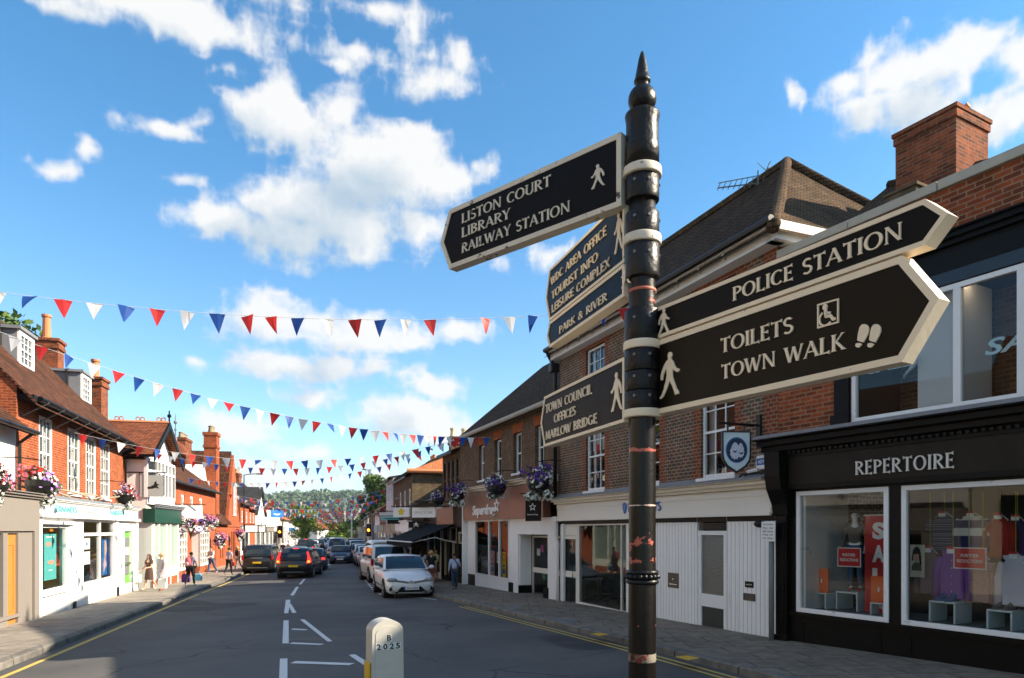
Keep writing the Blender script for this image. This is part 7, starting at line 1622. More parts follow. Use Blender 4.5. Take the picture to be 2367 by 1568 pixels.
# wooded hill
def hillz(X, Y):
    t = max(0, min(1, (Y - 500) / 900)); s = t * t * (3 - 2 * t); return -8 + s * (72 + 6 * sin(X / 190 + 1) + 4 * sin(X / 67)) - max(0, -X - 900) * .02 * s
mb = MB(); vs = []; fs = []; nx, ny = 70, 30
for j in range(ny + 1):
    for i in range(nx + 1): X = -2200 + 4000 * i / nx; Y = 420 + 1300 * j / ny; vs.append((X, Y, hillz(X, Y)))
for j in range(ny):
    for i in range(nx): fs.append((j * (nx + 1) + i, j * (nx + 1) + i + 1, (j + 1) * (nx + 1) + i + 1, (j + 1) * (nx + 1) + i))
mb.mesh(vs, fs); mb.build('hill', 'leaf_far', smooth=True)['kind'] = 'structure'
rnd = random.Random(4); mb = MB()
for i in range(1300):
    Y = rnd.uniform(560, 1420); X = rnd.uniform(-.42, -.14) * Y; z = hillz(X, Y); r = rnd.uniform(5, 12.5); hh = rnd.uniform(.75, 1.35)
    for q in range(26):
        d = Vector((rnd.gauss(0, 1), rnd.gauss(0, 1), abs(rnd.gauss(0, 1)))).normalized() * r * rnd.uniform(.6, 1); d.z *= hh; leaf(mb, Vector((X, Y, z + r * .5)) + d, r * rnd.uniform(.25, .45), rnd, up=.8)
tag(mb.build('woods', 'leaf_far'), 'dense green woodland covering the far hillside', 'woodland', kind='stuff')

# ================================================================== flower baskets
for nm, c in (('petal_white', (.70, .72, .66)), ('petal_purple', (.10, .03, .27)), ('petal_lilac', (.36, .20, .55)), ('petal_red', (.52, .03, .02)), ('petal_pink', (.60, .14, .22))): pm(nm, c, .7, var=.15, sc=30)
FLW = ['petal_white', 'petal_purple', 'petal_lilac', 'petal_red', 'petal_pink']
def basket_proto(seed, mix):
    """unit flower basket (radius 1): cascading foliage ball in a wire basket"""
    rnd = random.Random(seed); out = []
    mb = MB(); mb.lathe([(.1, -.75), (.45, -.62), (.62, -.3), (.66, -.05)], 14); out.append(('wire_basket', mb, ['black_iron']))
    mb = MB(); bl = [(Vector((rnd.uniform(-.6, .6), rnd.uniform(-.5, .5), rnd.uniform(-.4, .45))), rnd.uniform(.28, .46)) for _ in range(15)] + [(Vector((rnd.uniform(-.55, .55), rnd.uniform(-.45, .45), rnd.uniform(-1.0, -.6))), rnd.uniform(.16, .28)) for _ in range(5)]
    nb = len(bl)
    for i in range(460):
        p, r = bl[i % nb]; d = Vector((rnd.gauss(0, 1), rnd.gauss(0, 1), rnd.gauss(0, 1))).normalized() * r * rnd.random() ** .5; leaf(mb, p + d, .10, rnd)
    out.append(('foliage', mb, ['leaf_dark'])); mb = MB(); kc = [mix(p, rnd) for p, r in bl]
    for i in range(640):
        p, r = bl[i % nb]; d = Vector((rnd.gauss(0, 1), rnd.gauss(0, 1), rnd.gauss(0, 1))).normalized() * r * rnd.uniform(.85, 1.12); q = p + d; k = kc[i % nb] if rnd.random() < .82 else mix(q, rnd)
        n = d.normalized() + Vector((rnd.gauss(0, .3), rnd.gauss(0, .3), rnd.gauss(0, .3))); n.normalize(); u = n.orthogonal().normalized(); v = n.cross(u); s = rnd.uniform(.06, .095); a0 = rnd.random() * 6
        mb.face([q + (u * cos(a0 + 2 * pi * j / 5) + v * sin(a0 + 2 * pi * j / 5)) * s + n * (.02 if j % 2 else 0) for j in range(5)], k)
    out.append(('flowers', mb, FLW)); return out
def mix_right(q, r): return 0 if q.z < -.1 + r.gauss(0, .15) else (3 if q.z > .35 and q.x < .2 + r.gauss(0, .3) and r.random() < .6 else (1 if r.random() < .8 else 0))
def mix_left(q, r): return 0 if q.z < -.25 + r.gauss(0, .2) else (3 if q.z > .15 and r.random() < .6 else (2 if r.random() < .5 else (0 if r.random() < .6 else 4)))
def mix_far(q, r): return 0 if q.z < -.2 + r.gauss(0, .3) else (4 if q.z > .2 and r.random() < .6 else 2)
protos = {}
for nm, mx in (('r', mix_right), ('l', mix_left), ('f', mix_far)):
    protos[nm] = [[(n, mb.build(n, mats)) for n, mb, mats in basket_proto(s + ord(nm), mx)] for s in (1, 2)]
used = set()
def basket(kind, var, loc, r, rz, label, arm=None, sq=1.0):
    t = thing('flower_basket', label, 'flower basket', loc, rz, 'hanging flower baskets along the street'); t.scale = (r * sq, r * sq, r)
    for n, o in protos[kind][var]:
        if (kind, var) in used: c = o.copy(); COL.objects.link(c)
        else: c = o
        adopt(c, t)
    used.add((kind, var))
    if arm is not None:
        mb = MB(); mb.tube([(0, 0, .9), (arm[0] * .5 / r, arm[1] * .5 / r, 1.0), (arm[0] / r, arm[1] / r, 1.0)], .03, 6); mb.tube([(0, 0, .9), (0, 0, 0)], .015, 5); b = mb.build('bracket', 'black_iron', t)
def bk(F, px, py, out, r, kind, var, lab, sq=1.0):
    x, z = F.at(px, py, -out); p = F.w(x, -out, z); n = F.n * out; basket(kind, var, p, r, F.rot, lab, (0, out), sq)
bk(FS, 1244, 1105, .75, .56, 'r', 0, 'red, purple and white flower basket over the black star sign'); bk(FS, 1148, 1120, .7, .52, 'r', 1, 'white and purple flower basket over the chemist fascia')
bk(F2, 1057, 1137, .7, .50, 'r', 0, 'flower basket by the slim dark windows, nearer of two'); bk(F2, 1013, 1150, .8, .44, 'r', 1, 'flower basket by the slim dark windows, farther of two')
bk(FL1, 95, 1108, .9, .58, 'l', 0, 'large lilac, red and white flower basket on the orange brick house'); bk(FL1, 290, 1142, .9, .52, 'l', 1, 'lilac and white flower basket at the far end of the white shopfront'); bk(FL0, -20, 1110, .9, .5, 'l', 1, 'flower basket cut by the left edge of the photo')
for px, py, r, v, lab in ((412, 1200, .55, 0, 'flower basket on the orange terrace, left of the sun board'), (438, 1204, .5, 1, 'flower basket on the orange terrace, under the sun board'), (474, 1202, .52, 1, 'flower basket on the orange terrace, right of the violet sign'), (494, 1204, .48, 0, 'flower basket on the orange terrace, farthest right of the row')): bk(FO, px, py, .9, r, 'f', v, lab)
bk(FO, 508, 1245, .7, .6, 'f', 1, 'low flower basket past the bowed shop windows'); bk(FW, 556, 1233, .9, .55, 'f', 0, 'flower basket on the gabled hall beside the lamp column')
bk(F5, 934, 1208, .7, .5, 'r', 0, 'flower basket below the gold flower sign'); bk(F5, 921, 1196, .8, .4, 'r', 1, 'small flower basket left of the gold flower sign')

# ================================================================== bunting
for nm, c in (('flag_red', (.62, .03, .03)), ('flag_white', (.76, .76, .76)), ('flag_blue', (.02, .09, .38))):
    m, nt, b, L = newmat(nm); b.inputs['Base Color'].default_value = c4(c); b.inputs['Roughness'].default_value = .5
    tl = nd(nt, 'ShaderNodeBsdfTranslucent'); tl.inputs[0].default_value = c4(c); ad = nd(nt, 'ShaderNodeMixShader'); ad.inputs[0].default_value = .45
    L(b.outputs[0], ad.inputs[1]); L(tl.outputs[0], ad.inputs[2]); L(ad.outputs[0], nt.nodes['Material Output'].inputs[0])
FLAGS = {}
def flag_mesh(c, k):
    """pennant of unit width 1 and height 1.3, hem at the top, softly curled"""
    if (c, k) in FLAGS: return FLAGS[c, k]
    mb = MB(); n = 5; cu = (.10, -.12, .05)[k]; vs = []; fs = []
    for i in range(n + 1):
        t = i / n; w = .5 * (1 - t); 
        for j in (-1, 0, 1): vs.append((j * w, cu * sin(t * 2.2) + .05 * (j == 0) * (1 - t) * (1 if k else -1), -1.3 * t))
    for i in range(n):
        for j in (0, 1): fs.append((i * 3 + j, i * 3 + j + 1, i * 3 + j + 4, i * 3 + j + 3))
    mb.mesh(vs, fs); o = mb.build('flag', {'r': 'flag_red', 'w': 'flag_white', 'b': 'flag_blue'}[c]); me = o.data; bpy.data.objects.remove(o); FLAGS[c, k] = me; return me
pm('thread', (.55, .55, .55), .8)
def bunting(label, A, B, mid=None, sag=None, px=None, cols='brw', step=.55, w=.28, seed=1, r=.005):
    A, B = Vector(A), Vector(B); rnd = random.Random(seed)
    tp = lambda p: ((p - CX) / FD * A.y - A.x) / ((B.x - A.x) - (p - CX) / FD * (B.y - A.y))
    if mid: t = tp(mid[0]); p = A.lerp(B, t); sag = (p.z - (CZ + (HY - mid[1]) / FD * p.y)) / (4 * t * (1 - t))
    P = lambda t: A.lerp(B, t) - Vector((0, 0, sag * 4 * t * (1 - t)))
    t0 = thing('bunting', label, 'bunting', A, 0, 'strings of triangular bunting across the street')
    mb = MB(); mb.tube([P(i / 40) - A for i in range(41)], r, 5); mb.build('thread', 'thread', t0)
    ts = [tp(p) for p in px] if px else [(i + .6) * step / (B - A).length for i in range(int((B - A).length / step))]
    az = atan2(B.y - A.y, B.x - A.x)
    for i, t in enumerate(ts):
        c = cols[i % len(cols)]; o = bpy.data.objects.new('flag', flag_mesh(c, rnd.randrange(3))); COL.objects.link(o); adopt(o, t0)
        d = (P(t + .01) - P(t - .01)); o.location = P(t) - A; s = w * rnd.uniform(.94, 1.05); o.scale = (s, s, s); o.rotation_euler = (rnd.gauss(.0, .30), -atan2(d.z, Vector((d.x, d.y)).length) + rnd.gauss(0, .07), az + rnd.gauss(0, .34))
dB = lambda px: 9.645 / ((px - CX) / FD + .4)
bunting('nearest bunting string, passing behind the left signpost arms high over the road', at(-75, 664, 12.3), at(1505, 704, dB(1505)), (620, 731), px=[-6, 70, 146, 219, 292, 364, 433, 502, 571, 626, 688, 757, 820, 879, 938, 994, 1122, 1178, 1232, 1290, 1340, 1395, 1441, 1480], cols='wbrwbrwbrrbwrbwrrwbrwbrb', w=.285, seed=2)
bunting('second bunting string, sloping down from the dormers to the chemist eaves', at(-50, 748, 15.6), at(1143, 1010, dB(1143) - .1), (601, 947), px=[-20, 36, 97, 160, 218, 275, 322, 367, 411, 453, 492, 529, 567, 601, 636, 669, 701, 732, 763, 791, 816, 841, 867, 890, 913, 932, 953, 972, 988, 1005, 1021, 1038, 1055, 1071, 1088, 1106, 1124], cols='bwrb' + 'wrb' * 11, w=.29, seed=3)
bunting('third bunting string, from the orange brick house to the chemist', FL1.w(FL1.x(158), -.1, FL1.z(158, 997)), at(1068, 1012, dB(1068) - .15), (700, 1064), cols='rbw', step=.56, w=.29, seed=4)
bunting('fourth bunting string, from the white gabled house to the slim dark windows', at(300, 1030, 30.4), at(1040, 1022, dB(1040) - .2), (720, 1081), cols='wbr', step=.5, w=.26, seed=5)
bunting('fifth bunting string, from the orange terrace to the tall brown house', at(432, 1104, 41.5), at(985, 1046, 37.0), (735, 1106), cols='brw', step=.6, w=.27, seed=6)
for i, (d, z, sg_) in enumerate(((55, 5.6, .9), (60, 5.4, .7), (66, 5.2, .8), (72, 5.3, .7), (79, 5.1, .8), (86, 5.0, .7), (94, 5.0, .8), (103, 4.9, .7), (113, 4.8, .8), (124, 4.8, .7), (136, 4.7, .7))):
    a = (lin(LFAC, d), d, z); b = (lin(RFAC, d - 3), d - 3, z + .3)
    bunting('far bunting string over the distant traffic, number %d counting away from the orange terrace' % (i + 1) if False else ('far bunting string across the street, hung %s' % ('by the gabled hall', 'just past the gabled hall', 'before the white gabled house', 'over the left traffic light', 'past the bright blue sign', 'before the broad four-pot chimney', 'beyond the broad four-pot chimney', 'in front of the bright street tree', 'behind the bright street tree', 'before the white flagpole bushes', 'farthest down the street')[i]), a, b, None, sg_, None, ('rwb', 'bwr')[i % 2], .62, .30, 20 + i, .008)

# ================================================================== vehicles
def carpaint(nm, c, metal=0.0):
    m, nt, b, L = newmat(nm); b.inputs['Base Color'].default_value = c4(c); b.inputs['Roughness'].default_value = .35; b.inputs['Metallic'].default_value = metal; b.inputs['Coat Weight'].default_value = .5; b.inputs['Coat Roughness'].default_value = .06
carpaint('car_white', (.78, .79, .80)); carpaint('car_black', (.008, .008, .009)); carpaint('car_pearl', (.66, .65, .62)); carpaint('car_silver', (.50, .53, .55), .2); carpaint('car_navy', (.02, .035, .07), .3); carpaint('car_blue_grey', (.06, .10, .13), .4); carpaint('car_green', (.015, .04, .035), .2); carpaint('car_red', (.35, .02, .02))
pm('car_glass', (.012, .016, .018), .03, var=.2, spec=.9); pm('lamp_clear', (.24, .25, .26), .08, var=.5, sc=14, spec=.9); pm('lamp_red', (.35, .012, .012), .15); emis('brake_light', (.9, .03, .02), .8); emis('indicator', (1, .25, .03), 1.5); pm('plate_yellow', (.75, .50, .02), .4); pm('plate_white', (.8, .8, .8), .4)
def lerp(a, b, t): return a + (b - a) * t
def car(label, loc, f, L, W, H, paint, belt=.97, hood=.80, y0=.27, y1=.44, y2=.80, y3=.97, rear='hatch', front='plain', plate=None, plate_r='yellow', lit=False, wheel=.32, group='cars in the street', cat='car', taper=.80, name='car', clear=.18):
    t = thing(name, label, cat, loc, atan2(f[0], -f[1]), group); h = W / 2; yy = lambda s: -L / 2 + s * L
    top = [(0, hood - .22), (.025, hood - .10), (.08, hood - .02), (y0 * .6, lerp(hood, belt, .55)), (y0, belt - .02), (.5, belt), (.9, belt + .02), (.965, belt), (1, belt - .12)]
    wid = [(0, .78), (.02, .88), (.07, .96), (.2, 1), (.8, 1), (.94, .965), (.985, .90), (1, .82)]
    st = [0, .012, .03, .07, .13, .2, y0, .38, .5, .62, .74, .84, .92, .965, .99, 1]; half = 9; vs = []
    for s in st:
        w = h * lin(wid, s); zt = lin(top, s); zb = clear + (.10 if s < .03 or s > .98 else 0) + (.04 if s > .9 else 0)
        P = [(0, zb), (w * .82, zb), (w * .95, zb + .07), (w, lerp(zb, zt, .42)), (w * .995, lerp(zb, zt, .66)), (w * .965, lerp(zb, zt, .86)), (w * .88, lerp(zb, zt, .97)), (w * .6, zt + .015), (0, zt + .03)]
        ring = P + [(-x, z) for x, z in P[-2:0:-1]]; vs += [(x, yy(s), z) for x, z in ring]
    n = 16; fs = []
    for k in range(len(st) - 1):
        for i in range(n): j = (i + 1) % n; fs.append((k * n + j, k * n + i, k * n + n + i, k * n + n + j))
    fs.append(tuple(range(n))); fs.append(tuple((len(st) - 1) * n + i for i in range(n))[::-1])
    mb = MB(); mb.mesh(vs, fs)
    # cabin
    wb = h * .93; wr = h * taper; sec = [(y0, belt - .03, .0), (lerp(y0, y1, .5), 0, .56), (y1, 0, .93), (lerp(y1, y2, .4), 0, 1), (lerp(y1, y2, .75), 0, .99), (y2, 0, .95), (lerp(y2, y3, .5), 0, .55), (y3, belt - .03, 0)]
    cs = []; zr = lambda k: lerp(belt, H, k)
    for s, _, k in sec: z = zr(k); w = lerp(wb, wr, k); cs += [(w, yy(s), belt - .04), (w, yy(s), max(belt - .03, z - .07 * k)), (w * .9, yy(s), z - .015 * k), (w * .5, yy(s), z + .012 * k), (-w * .5, yy(s), z + .012 * k), (-w * .9, yy(s), z - .015 * k), (-w, yy(s), max(belt - .03, z - .07 * k)), (-w, yy(s), belt - .04)]
    for i in range(0, len(cs), 8): pass
    fs = []
    for k in range(len(sec) - 1):
        for i in range(7): fs.append((k * 8 + i, k * 8 + i + 1, k * 8 + 8 + i + 1, k * 8 + 8 + i))
    # lower corners sit on the full belt width
    cs = [((wb if x > 0 else -wb) if i % 8 in (0, 7) else x, y, z) for i, (x, y, z) in enumerate(cs)]
    mb.mesh(cs, fs); mb.build('body', paint, t, smooth=True)
    kp_ = [(s, k) for s, _, k in sec]
    def screen(sa, ka, sb, kb, u0, u1, wd, nm):
        g = MB(); R = []
        for q in range(9):
            s = lerp(sa, sb, lerp(u0, u1, q / 8)); k = lin(kp_, s); z = zr(k); w = lerp(wb, wr, k) * wd
            R.append([(w * x, yy(s) + (-.012 if sb > sa else .012), z + .03 - .022 * max(0, abs(x) - .5) * 2) for x in (-1, -.5, 0, .5, 1)])
        for a, b in zip(R, R[1:]):
            for i in range(4): g.face([a[i], a[i + 1], b[i + 1], b[i]])
        g.build(nm, 'car_glass', t, smooth=True)
    screen(y0, 0, y1, .93, .04, .93, .90, 'windscreen'); screen(y3, 0, y2, .95, .12, .90, .84, 'rear_window')
    for sg in (-1, 1):
        g = MB(); pts = [(lerp(y0, y1, .30), .10), (lerp(y0, y1, .98), .80), (lerp(y1, y2, .5), .84), (lerp(y2, y1, .02), .80), (lerp(y3, y2, .45), .34), (lerp(y3, y2, .40), .10)]
        pt = [(sg * (lerp(wb, wr, k) + .012), yy(s), zr(k)) for s, k in pts]; g.face(pt if sg < 0 else pt[::-1]); g.build('side_window', 'car_glass', t)
        g = MB(); a = lerp(y1, y2, .42); g.face([(sg * (lerp(wb, wr, k) + .016), yy(a) + dy, zr(k)) for k, dy in ((.08, -.05), (.08, .05), (.84, .04), (.84, -.04))]); g.build('door_pillar', 'black_wood', t)
        g = MB(); xs_ = sg * (h + .003); [g.face([(xs_, yy(q) - .008, .32), (xs_, yy(q) + .008, .32), (xs_, yy(q) + .008, belt - .10), (xs_, yy(q) - .008, belt - .10)]) for q in (y0 + .06, lerp(y1, y2, .42), lerp(y1, y2, .95))]; g.box(xs_ - .006, xs_ + .006, yy(y0 + .07), yy(.80), .40, .43); g.build('door_shut_lines', 'rubber', t); [(lambda k: (k.box(xs_ - .012, xs_ + .02, yy(q), yy(q) + .18, belt - .20, belt - .16), k.build('door_handle', paint, t)))(MB()) for q in (lerp(y1, y2, .28), lerp(y1, y2, .74))]; g = MB(); c = (sg * (h + .12), yy(y0) + .28, belt + .07); g.ball(c, (.11, .07, .075), 8); g.tube([(sg * (h - .06), c[1], belt + .02), c], .025, 6); g.build('door_mirror', paint if paint != 'car_black' else 'car_black', t, smooth=True)
        for s in (.185, .815):
            g = MB(); y = yy(s); 
            def disc(mb, r, xa, xb, n=20, r2=None):
                r2 = r if r2 is None else r2; v = []
                for x, rr in ((xa, r), (xb, r2)): v += [(sg * x, y + rr * cos(2 * pi * i / n), wheel + rr * sin(2 * pi * i / n)) for i in range(n)]
                mb.mesh(v, [(i, (i + 1) % n, n + (i + 1) % n, n + i) for i in range(n)] + [tuple(range(n, 2 * n))])
            disc(g, wheel + .06, h * .6, h + .004); g.build('wheel_arch', 'rubber', t)
            g = MB(); disc(g, wheel, h - .2, h + .012, r2=wheel * .96); w_ = g.build('wheel', 'rubber', t)
            g = MB(); disc(g, wheel * .66, h - .1, h + .018, r2=wheel * .62); r_ = g.build('rim', 'rim', w_)
            g = MB()
            for i in range(5): a = 2 * pi * i / 5 + .3; g.obox((sg * (h + .014), y + cos(a + .6) * wheel * .42, wheel + sin(a + .6) * wheel * .42), (.008, 0, 0), (0, cos(a + .6) * .07, sin(a + .6) * .07), (0, -sin(a + .6) * .03, cos(a + .6) * .03))
            g.build('rim_gap', 'rubber', w_)
    B = lambda nm, m, *bx, bev=.012: (lambda mb: ([mb.box(*b) for b in bx], mb.build(nm, m, t, bevel=bev))[1])(MB())
    yf, yr = -L / 2, L / 2
    # front
    for sg in (-1, 1):
        mb = MB(); mb.ball((sg * h * .73, yf + .19, hood - .13), (.20, .23, .075) if front != 'round' else (.13, .13, .13), 12); mb.build('headlight', 'lamp_clear', t, smooth=True)
    if front == 'white_hatch':
        mb = MB()
        for sg in (-1, 1): mb.extr([(sg * .08, hood - .19), (sg * .10, hood - .25), (sg * h * .70, hood - .16), (sg * h * .72, hood - .11)], yf - .012, yf + .2)
        mb.build('grille', 'black_wood', t); mb = MB()
        for sg in (-1, 1): mb.extr([(sg * .09, hood - .205), (sg * .10, hood - .222), (sg * h * .68, hood - .137), (sg * h * .69, hood - .122)], yf - .018, yf - .012)
        mb.build('chrome_bar', 'chrome', t); mb = MB(); mb.extr(circ(0, hood - .2, .07, .05, 16), yf - .03, yf + .05); mb.build('badge', 'chrome', t)
        mb = MB(); mb.extr([(-.34, .44), (.34, .44), (.56, .22), (-.56, .22)], yf - .012, yf + .1); mb.build('lower_intake', 'black_wood', t); mb = MB(); mb.box(-.46, .46, yf - .02, yf, .225, .25); mb.build('chrome_strip', 'chrome', t)
        for sg in (-1, 1): mb = MB(); mb.extr([(sg * .63, .50), (sg * .75, .40), (sg * .76, .30), (sg * .66, .32)], yf + .0, yf + .3); mb.build('fog_lamp_bezel', 'black_wood', t)
    else:
        B('grille', 'black_wood' if front != 'round' else 'chrome', (-h * .42, h * .42, yf - .01, yf + .1, hood - .30, hood - .18)); B('lower_intake', 'black_wood', (-h * .6, h * .6, yf - .012, yf + .1, .26, .38))
    p = B('number_plate', 'plate_white', (-.26, .26, yf - .03, yf, .33, .44), bev=.002)
    if plate:
        sans('plate_number', plate, .40, .075, 'black_iron', p, (.03, yf - .032, .385), .002, bold=.015); mb = MB(); mb.box(-.26, -.205, yf - .032, yf - .03, .33, .44); mb.build('plate_badge', 'bank_blue', p)
    # rear
    B('number_plate', 'plate_' + plate_r, (-.26, .26, yr, yr + .03, .66, .77), bev=.002); B('rear_bumper_trim', 'grey_metal' if rear != 'van' else 'black_wood', (-h * .62, h * .62, yr - .05, yr + .012, .36, .40)); B('rear_valance', 'black_wood', (-h * .75, h * .75, yr - .1, yr + .006, .24, .36))
    lm = 'brake_light' if lit else 'lamp_red'
    for sg in (-1, 1):
        if rear == 'tall':
            mb = MB(); mb.extr([(sg * h * .74, belt - .22), (sg * h * .97, belt - .18), (sg * h * .95, belt + .02), (sg * h * .87, belt + .18), (sg * h * .80, H - .20), (sg * h * .755, H - .20), (sg * h * .80, belt + .16), (sg * h * .78, belt - .02)], yr - .28, yr + .004); mb.build('tail_light', lm, t); mb = MB(); mb.box(sg * h * .80, sg * h * .93, yr - .1, yr + .012, belt - .16, belt - .06); mb.build('indicator', 'indicator' if lit else 'lamp_red', t)
        elif rear == 'block': B('tail_light', lm, (sg * h * .86, sg * h * .985, yr - .13, yr - .005, belt - .24, belt + .10), bev=.02)
        else: mb = MB(); mb.ball((sg * h * .80, yr - .10, belt - .14), (.14, .14, .10), 10); mb.build('tail_light', lm, t, smooth=True)
    if lit: B('high_brake_light', 'brake_light', (-.16, .16, yy(y2) + .02, yy(y2) + .07, H - .055, H - .015))
    if rear == 'block': B('chrome_handle_strip', 'chrome', (-.34, .34, yr, yr + .02, belt - .13, belt - .09))
    for sg in (-1, 1):
        if rear in ('tall', 'block') and H > 1.65: mb = MB(); mb.tube([(sg * wr * .93, yy(y1) + .1, H - .0), (sg * wr * .93, yy(y1) + .2, H + .045), (sg * wr * .93, yy(y2) - .1, H + .035), (sg * wr * .93, yy(y2), H - .02)], .018, 6); mb.build('roof_rail', 'grey_metal', t)
    return t
def place_car(px, d, f, L, end):
    """position of the centre from the picture position of its near end"""
    X = (px - CX) / FD * d; return (X + end * f[0] * L / 2, d + end * f[1] * L / 2)
def nrm(a, b): l = sqrt(a * a + b * b); return (a / l, b / l)
gz = lambda p: (p[0], p[1], zg(p[0], p[1]))
f = nrm(.31, -.95); car('white hatchback parked facing the camera in the kerbside bay', gz(place_car(951, 23.7, f, 4.28, -1)), f, 4.28, 1.76, 1.47, 'car_white', front='white_hatch', plate='OV13 EWA')
f = nrm(-.34, .94); car('pearl white off-roader parked behind the white hatchback, seen from behind', gz(place_car(902, 32.6, f, 4.7, 1)), f, 4.7, 1.85, 1.84, 'car_pearl', belt=1.12, hood=1.0, y0=.24, y1=.38, y2=.93, y3=.99, rear='block', wheel=.38, taper=.84)
f = nrm(-.12, .99); car('black sport utility car waiting mid-lane with its tall red tail lights lit', gz(place_car(678, 38.0, f, 4.63, 1)), f, 4.63, 1.92, 1.71, 'car_black', belt=1.08, hood=.95, y0=.24, y1=.40, y2=.84, y3=.985, rear='tall', lit=True, wheel=.37, taper=.76)
f = nrm(-.17, .98); car('black off-roader with a chrome tailgate strip stopped at the left kerb', gz(place_car(594, 43.8, f, 4.78, 1)), f, 4.78, 1.98, 1.84, 'car_black', belt=1.12, hood=1.0, y0=.24, y1=.38, y2=.88, y3=.985, rear='block', wheel=.38, taper=.80)
f = nrm(-.22, .97); car('dark blue-grey hatchback with lit brake lights ahead of the black car', gz(place_car(722, 45.5, f, 3.9, 1)), f, 3.9, 1.68, 1.50, 'car_blue_grey', lit=True, y2=.82, y3=.99)
f = nrm(.20, -.98); car('dark blue small car with round headlights driving towards the camera', gz(place_car(786, 54.5, f, 3.7, -1)), f, 3.7, 1.70, 1.42, 'car_navy', front='round', y0=.28, y1=.38, y2=.86, y3=.98, taper=.82)
parked = [('white panel van parked behind the pearl off-roader', 39.9, 5.0, 1.95, 2.05, 'car_white', dict(belt=1.15, hood=1.05, y0=.16, y1=.28, y2=.97, y3=.995, rear='van', wheel=.34, taper=.9, cat='van', name='van')),
          ('white hatchback in the parked row, next after the van', 46.5, 4.1, 1.72, 1.50, 'car_white', {}), ('pale silver hatchback in the parked row, second after the van', 51.6, 4.2, 1.74, 1.48, 'car_silver', {}),
          ('white estate in the parked row, third after the van', 56.9, 4.4, 1.76, 1.50, 'car_white', dict(y2=.92, y3=.99)), ('black hatchback in the parked row, fourth after the van', 62.2, 4.1, 1.72, 1.5, 'car_black', {}),
          ('silver people carrier in the parked row, fifth after the van', 67.6, 4.5, 1.8, 1.68, 'car_silver', dict(y2=.9, y3=.99)), ('navy off-roader in the parked row, sixth after the van', 73.2, 4.6, 1.85, 1.78, 'car_navy', dict(belt=1.1, hood=.98, y2=.92, y3=.99)), ('silver hatchback far along the parked row', 79.5, 4.1, 1.72, 1.5, 'car_silver', {})]
for lab, d, L, W, H, pt, kw in parked:
    X = lin(KR, d) - .82; f = nrm(-.285, .96); car(lab, gz((X, d)), f, L, W, H, pt, group='cars parked along the right kerb', **kw)
for lab, px, d, fx, L, W, H, pt, kw in (('silver saloon roof showing over the waiting black car', 690, 56, (-.25, .97), 4.4, 1.75, 1.46, 'car_silver', {}), ('dark green off-roader with spare wheel and a lit tail light further up the lane', 708, 72, (-.25, .97), 4.2, 1.8, 1.85, 'car_green', dict(belt=1.1, hood=1.0, y2=.94, y3=.99, lit=True)),
        ('silver van coming on behind the small dark blue car', 779, 68, (.25, -.97), 4.7, 1.9, 1.95, 'car_silver', dict(belt=1.1, hood=1.0, y0=.17, y1=.3, y2=.96, y3=.99)), ('dark car behind the silver van', 797, 74, (.25, -.97), 4.2, 1.75, 1.5, 'car_black', {}), ('white car parked far left under the street tree', 744, 98, (.27, -.96), 4.2, 1.75, 1.5, 'car_white', {}), ('black car beside the far white car', 735, 92, (-.27, .96), 4.2, 1.75, 1.5, 'car_black', {}), ('silver car waiting at the far bend', 765, 112, (.27, -.96), 4.3, 1.75, 1.5, 'car_silver', {}), ('small white car behind the silver saloon', 722, 84, (-.27, .96), 3.9, 1.7, 1.5, 'car_white', {})):
    f = nrm(*fx); car(lab, gz(((px - CX) / FD * d, d)), f, L, W, H, pt, **kw)

# ================================================================== people
for nm, c in (('brown_print', (.085, .045, .035)), ('lilac_dress', (.42, .36, .44)), ('lilac_top', (.44, .38, .48)), ('grey_violet', (.26, .24, .32)), ('rose_red', (.52, .10, .14)), ('plaid_grey', (.45, .50, .50)), ('pale_shirt', (.42, .50, .66)), ('lime_top', (.45, .52, .20)), ('olive_skirt', (.05, .05, .03)), ('cream_cloth', (.6, .55, .45)), ('leather_red', (.45, .06, .04)), ('bag_purple', (.12, .03, .22)), ('bag_blue', (.18, .45, .60)), ('rust_skirt', (.22, .07, .04)), ('dark_denim', (.03, .05, .09))): pm(nm, c, .9, var=.15, sc=14)
def person(px, pf, ph, label, head, up=KH + .02, d=None, **kw):
    p = gd(px, pf, up) if d is None else Vector(((px - CX) / FD * d, d, 0)); p.z = zg(p.x, p.y) + up
    h = (pf - ph) / FD * p.y if d is None else kw.pop('h', 1.65)
    toc = atan2(-p.x, p.y)      # facing the camera
    return figure('person', label, p, head, max(1.35, h), **kw)
def bag(label, loc, mat, w, h, dp, handles=True, cat='bag'):
    t = thing('carried_bag', label, cat, (loc[0], loc[1], loc[2] - h - .16)); mb = MB(); mb.extr([(-w * .5, 0), (w * .5, 0), (w * .56, h * .5), (w * .46, h), (-w * .46, h), (-w * .55, h * .5)], -dp / 2, dp / 2); mb.build('body', mat, t, bevel=.03)
    if handles: mb = MB(); mb.tube([(-w * .2, 0, h), (-w * .1, 0, h + .14), (w * .1, 0, h + .14), (w * .2, 0, h)], .012, 6); mb.build('handle', mat, t)
    return t
_, hd_, J_ = person(346, 1362, 1279, 'woman in a dark brown dress with long brown hair walking towards the camera', -.35, legs=(.3, -.22), arms=((.1, .2, .9), (.25, .15, 1.2)), top='brown_print', sleeves='short', dress=('brown_print', .48, .05, 1.12), hair='hair_brown', hairlen=.34, shoes='cream_cloth')
bag('white shopping bag held by the woman in the brown dress', hd_['l'] + Vector((-.05, 0, .05)), 'white_card', .30, .34, .12)
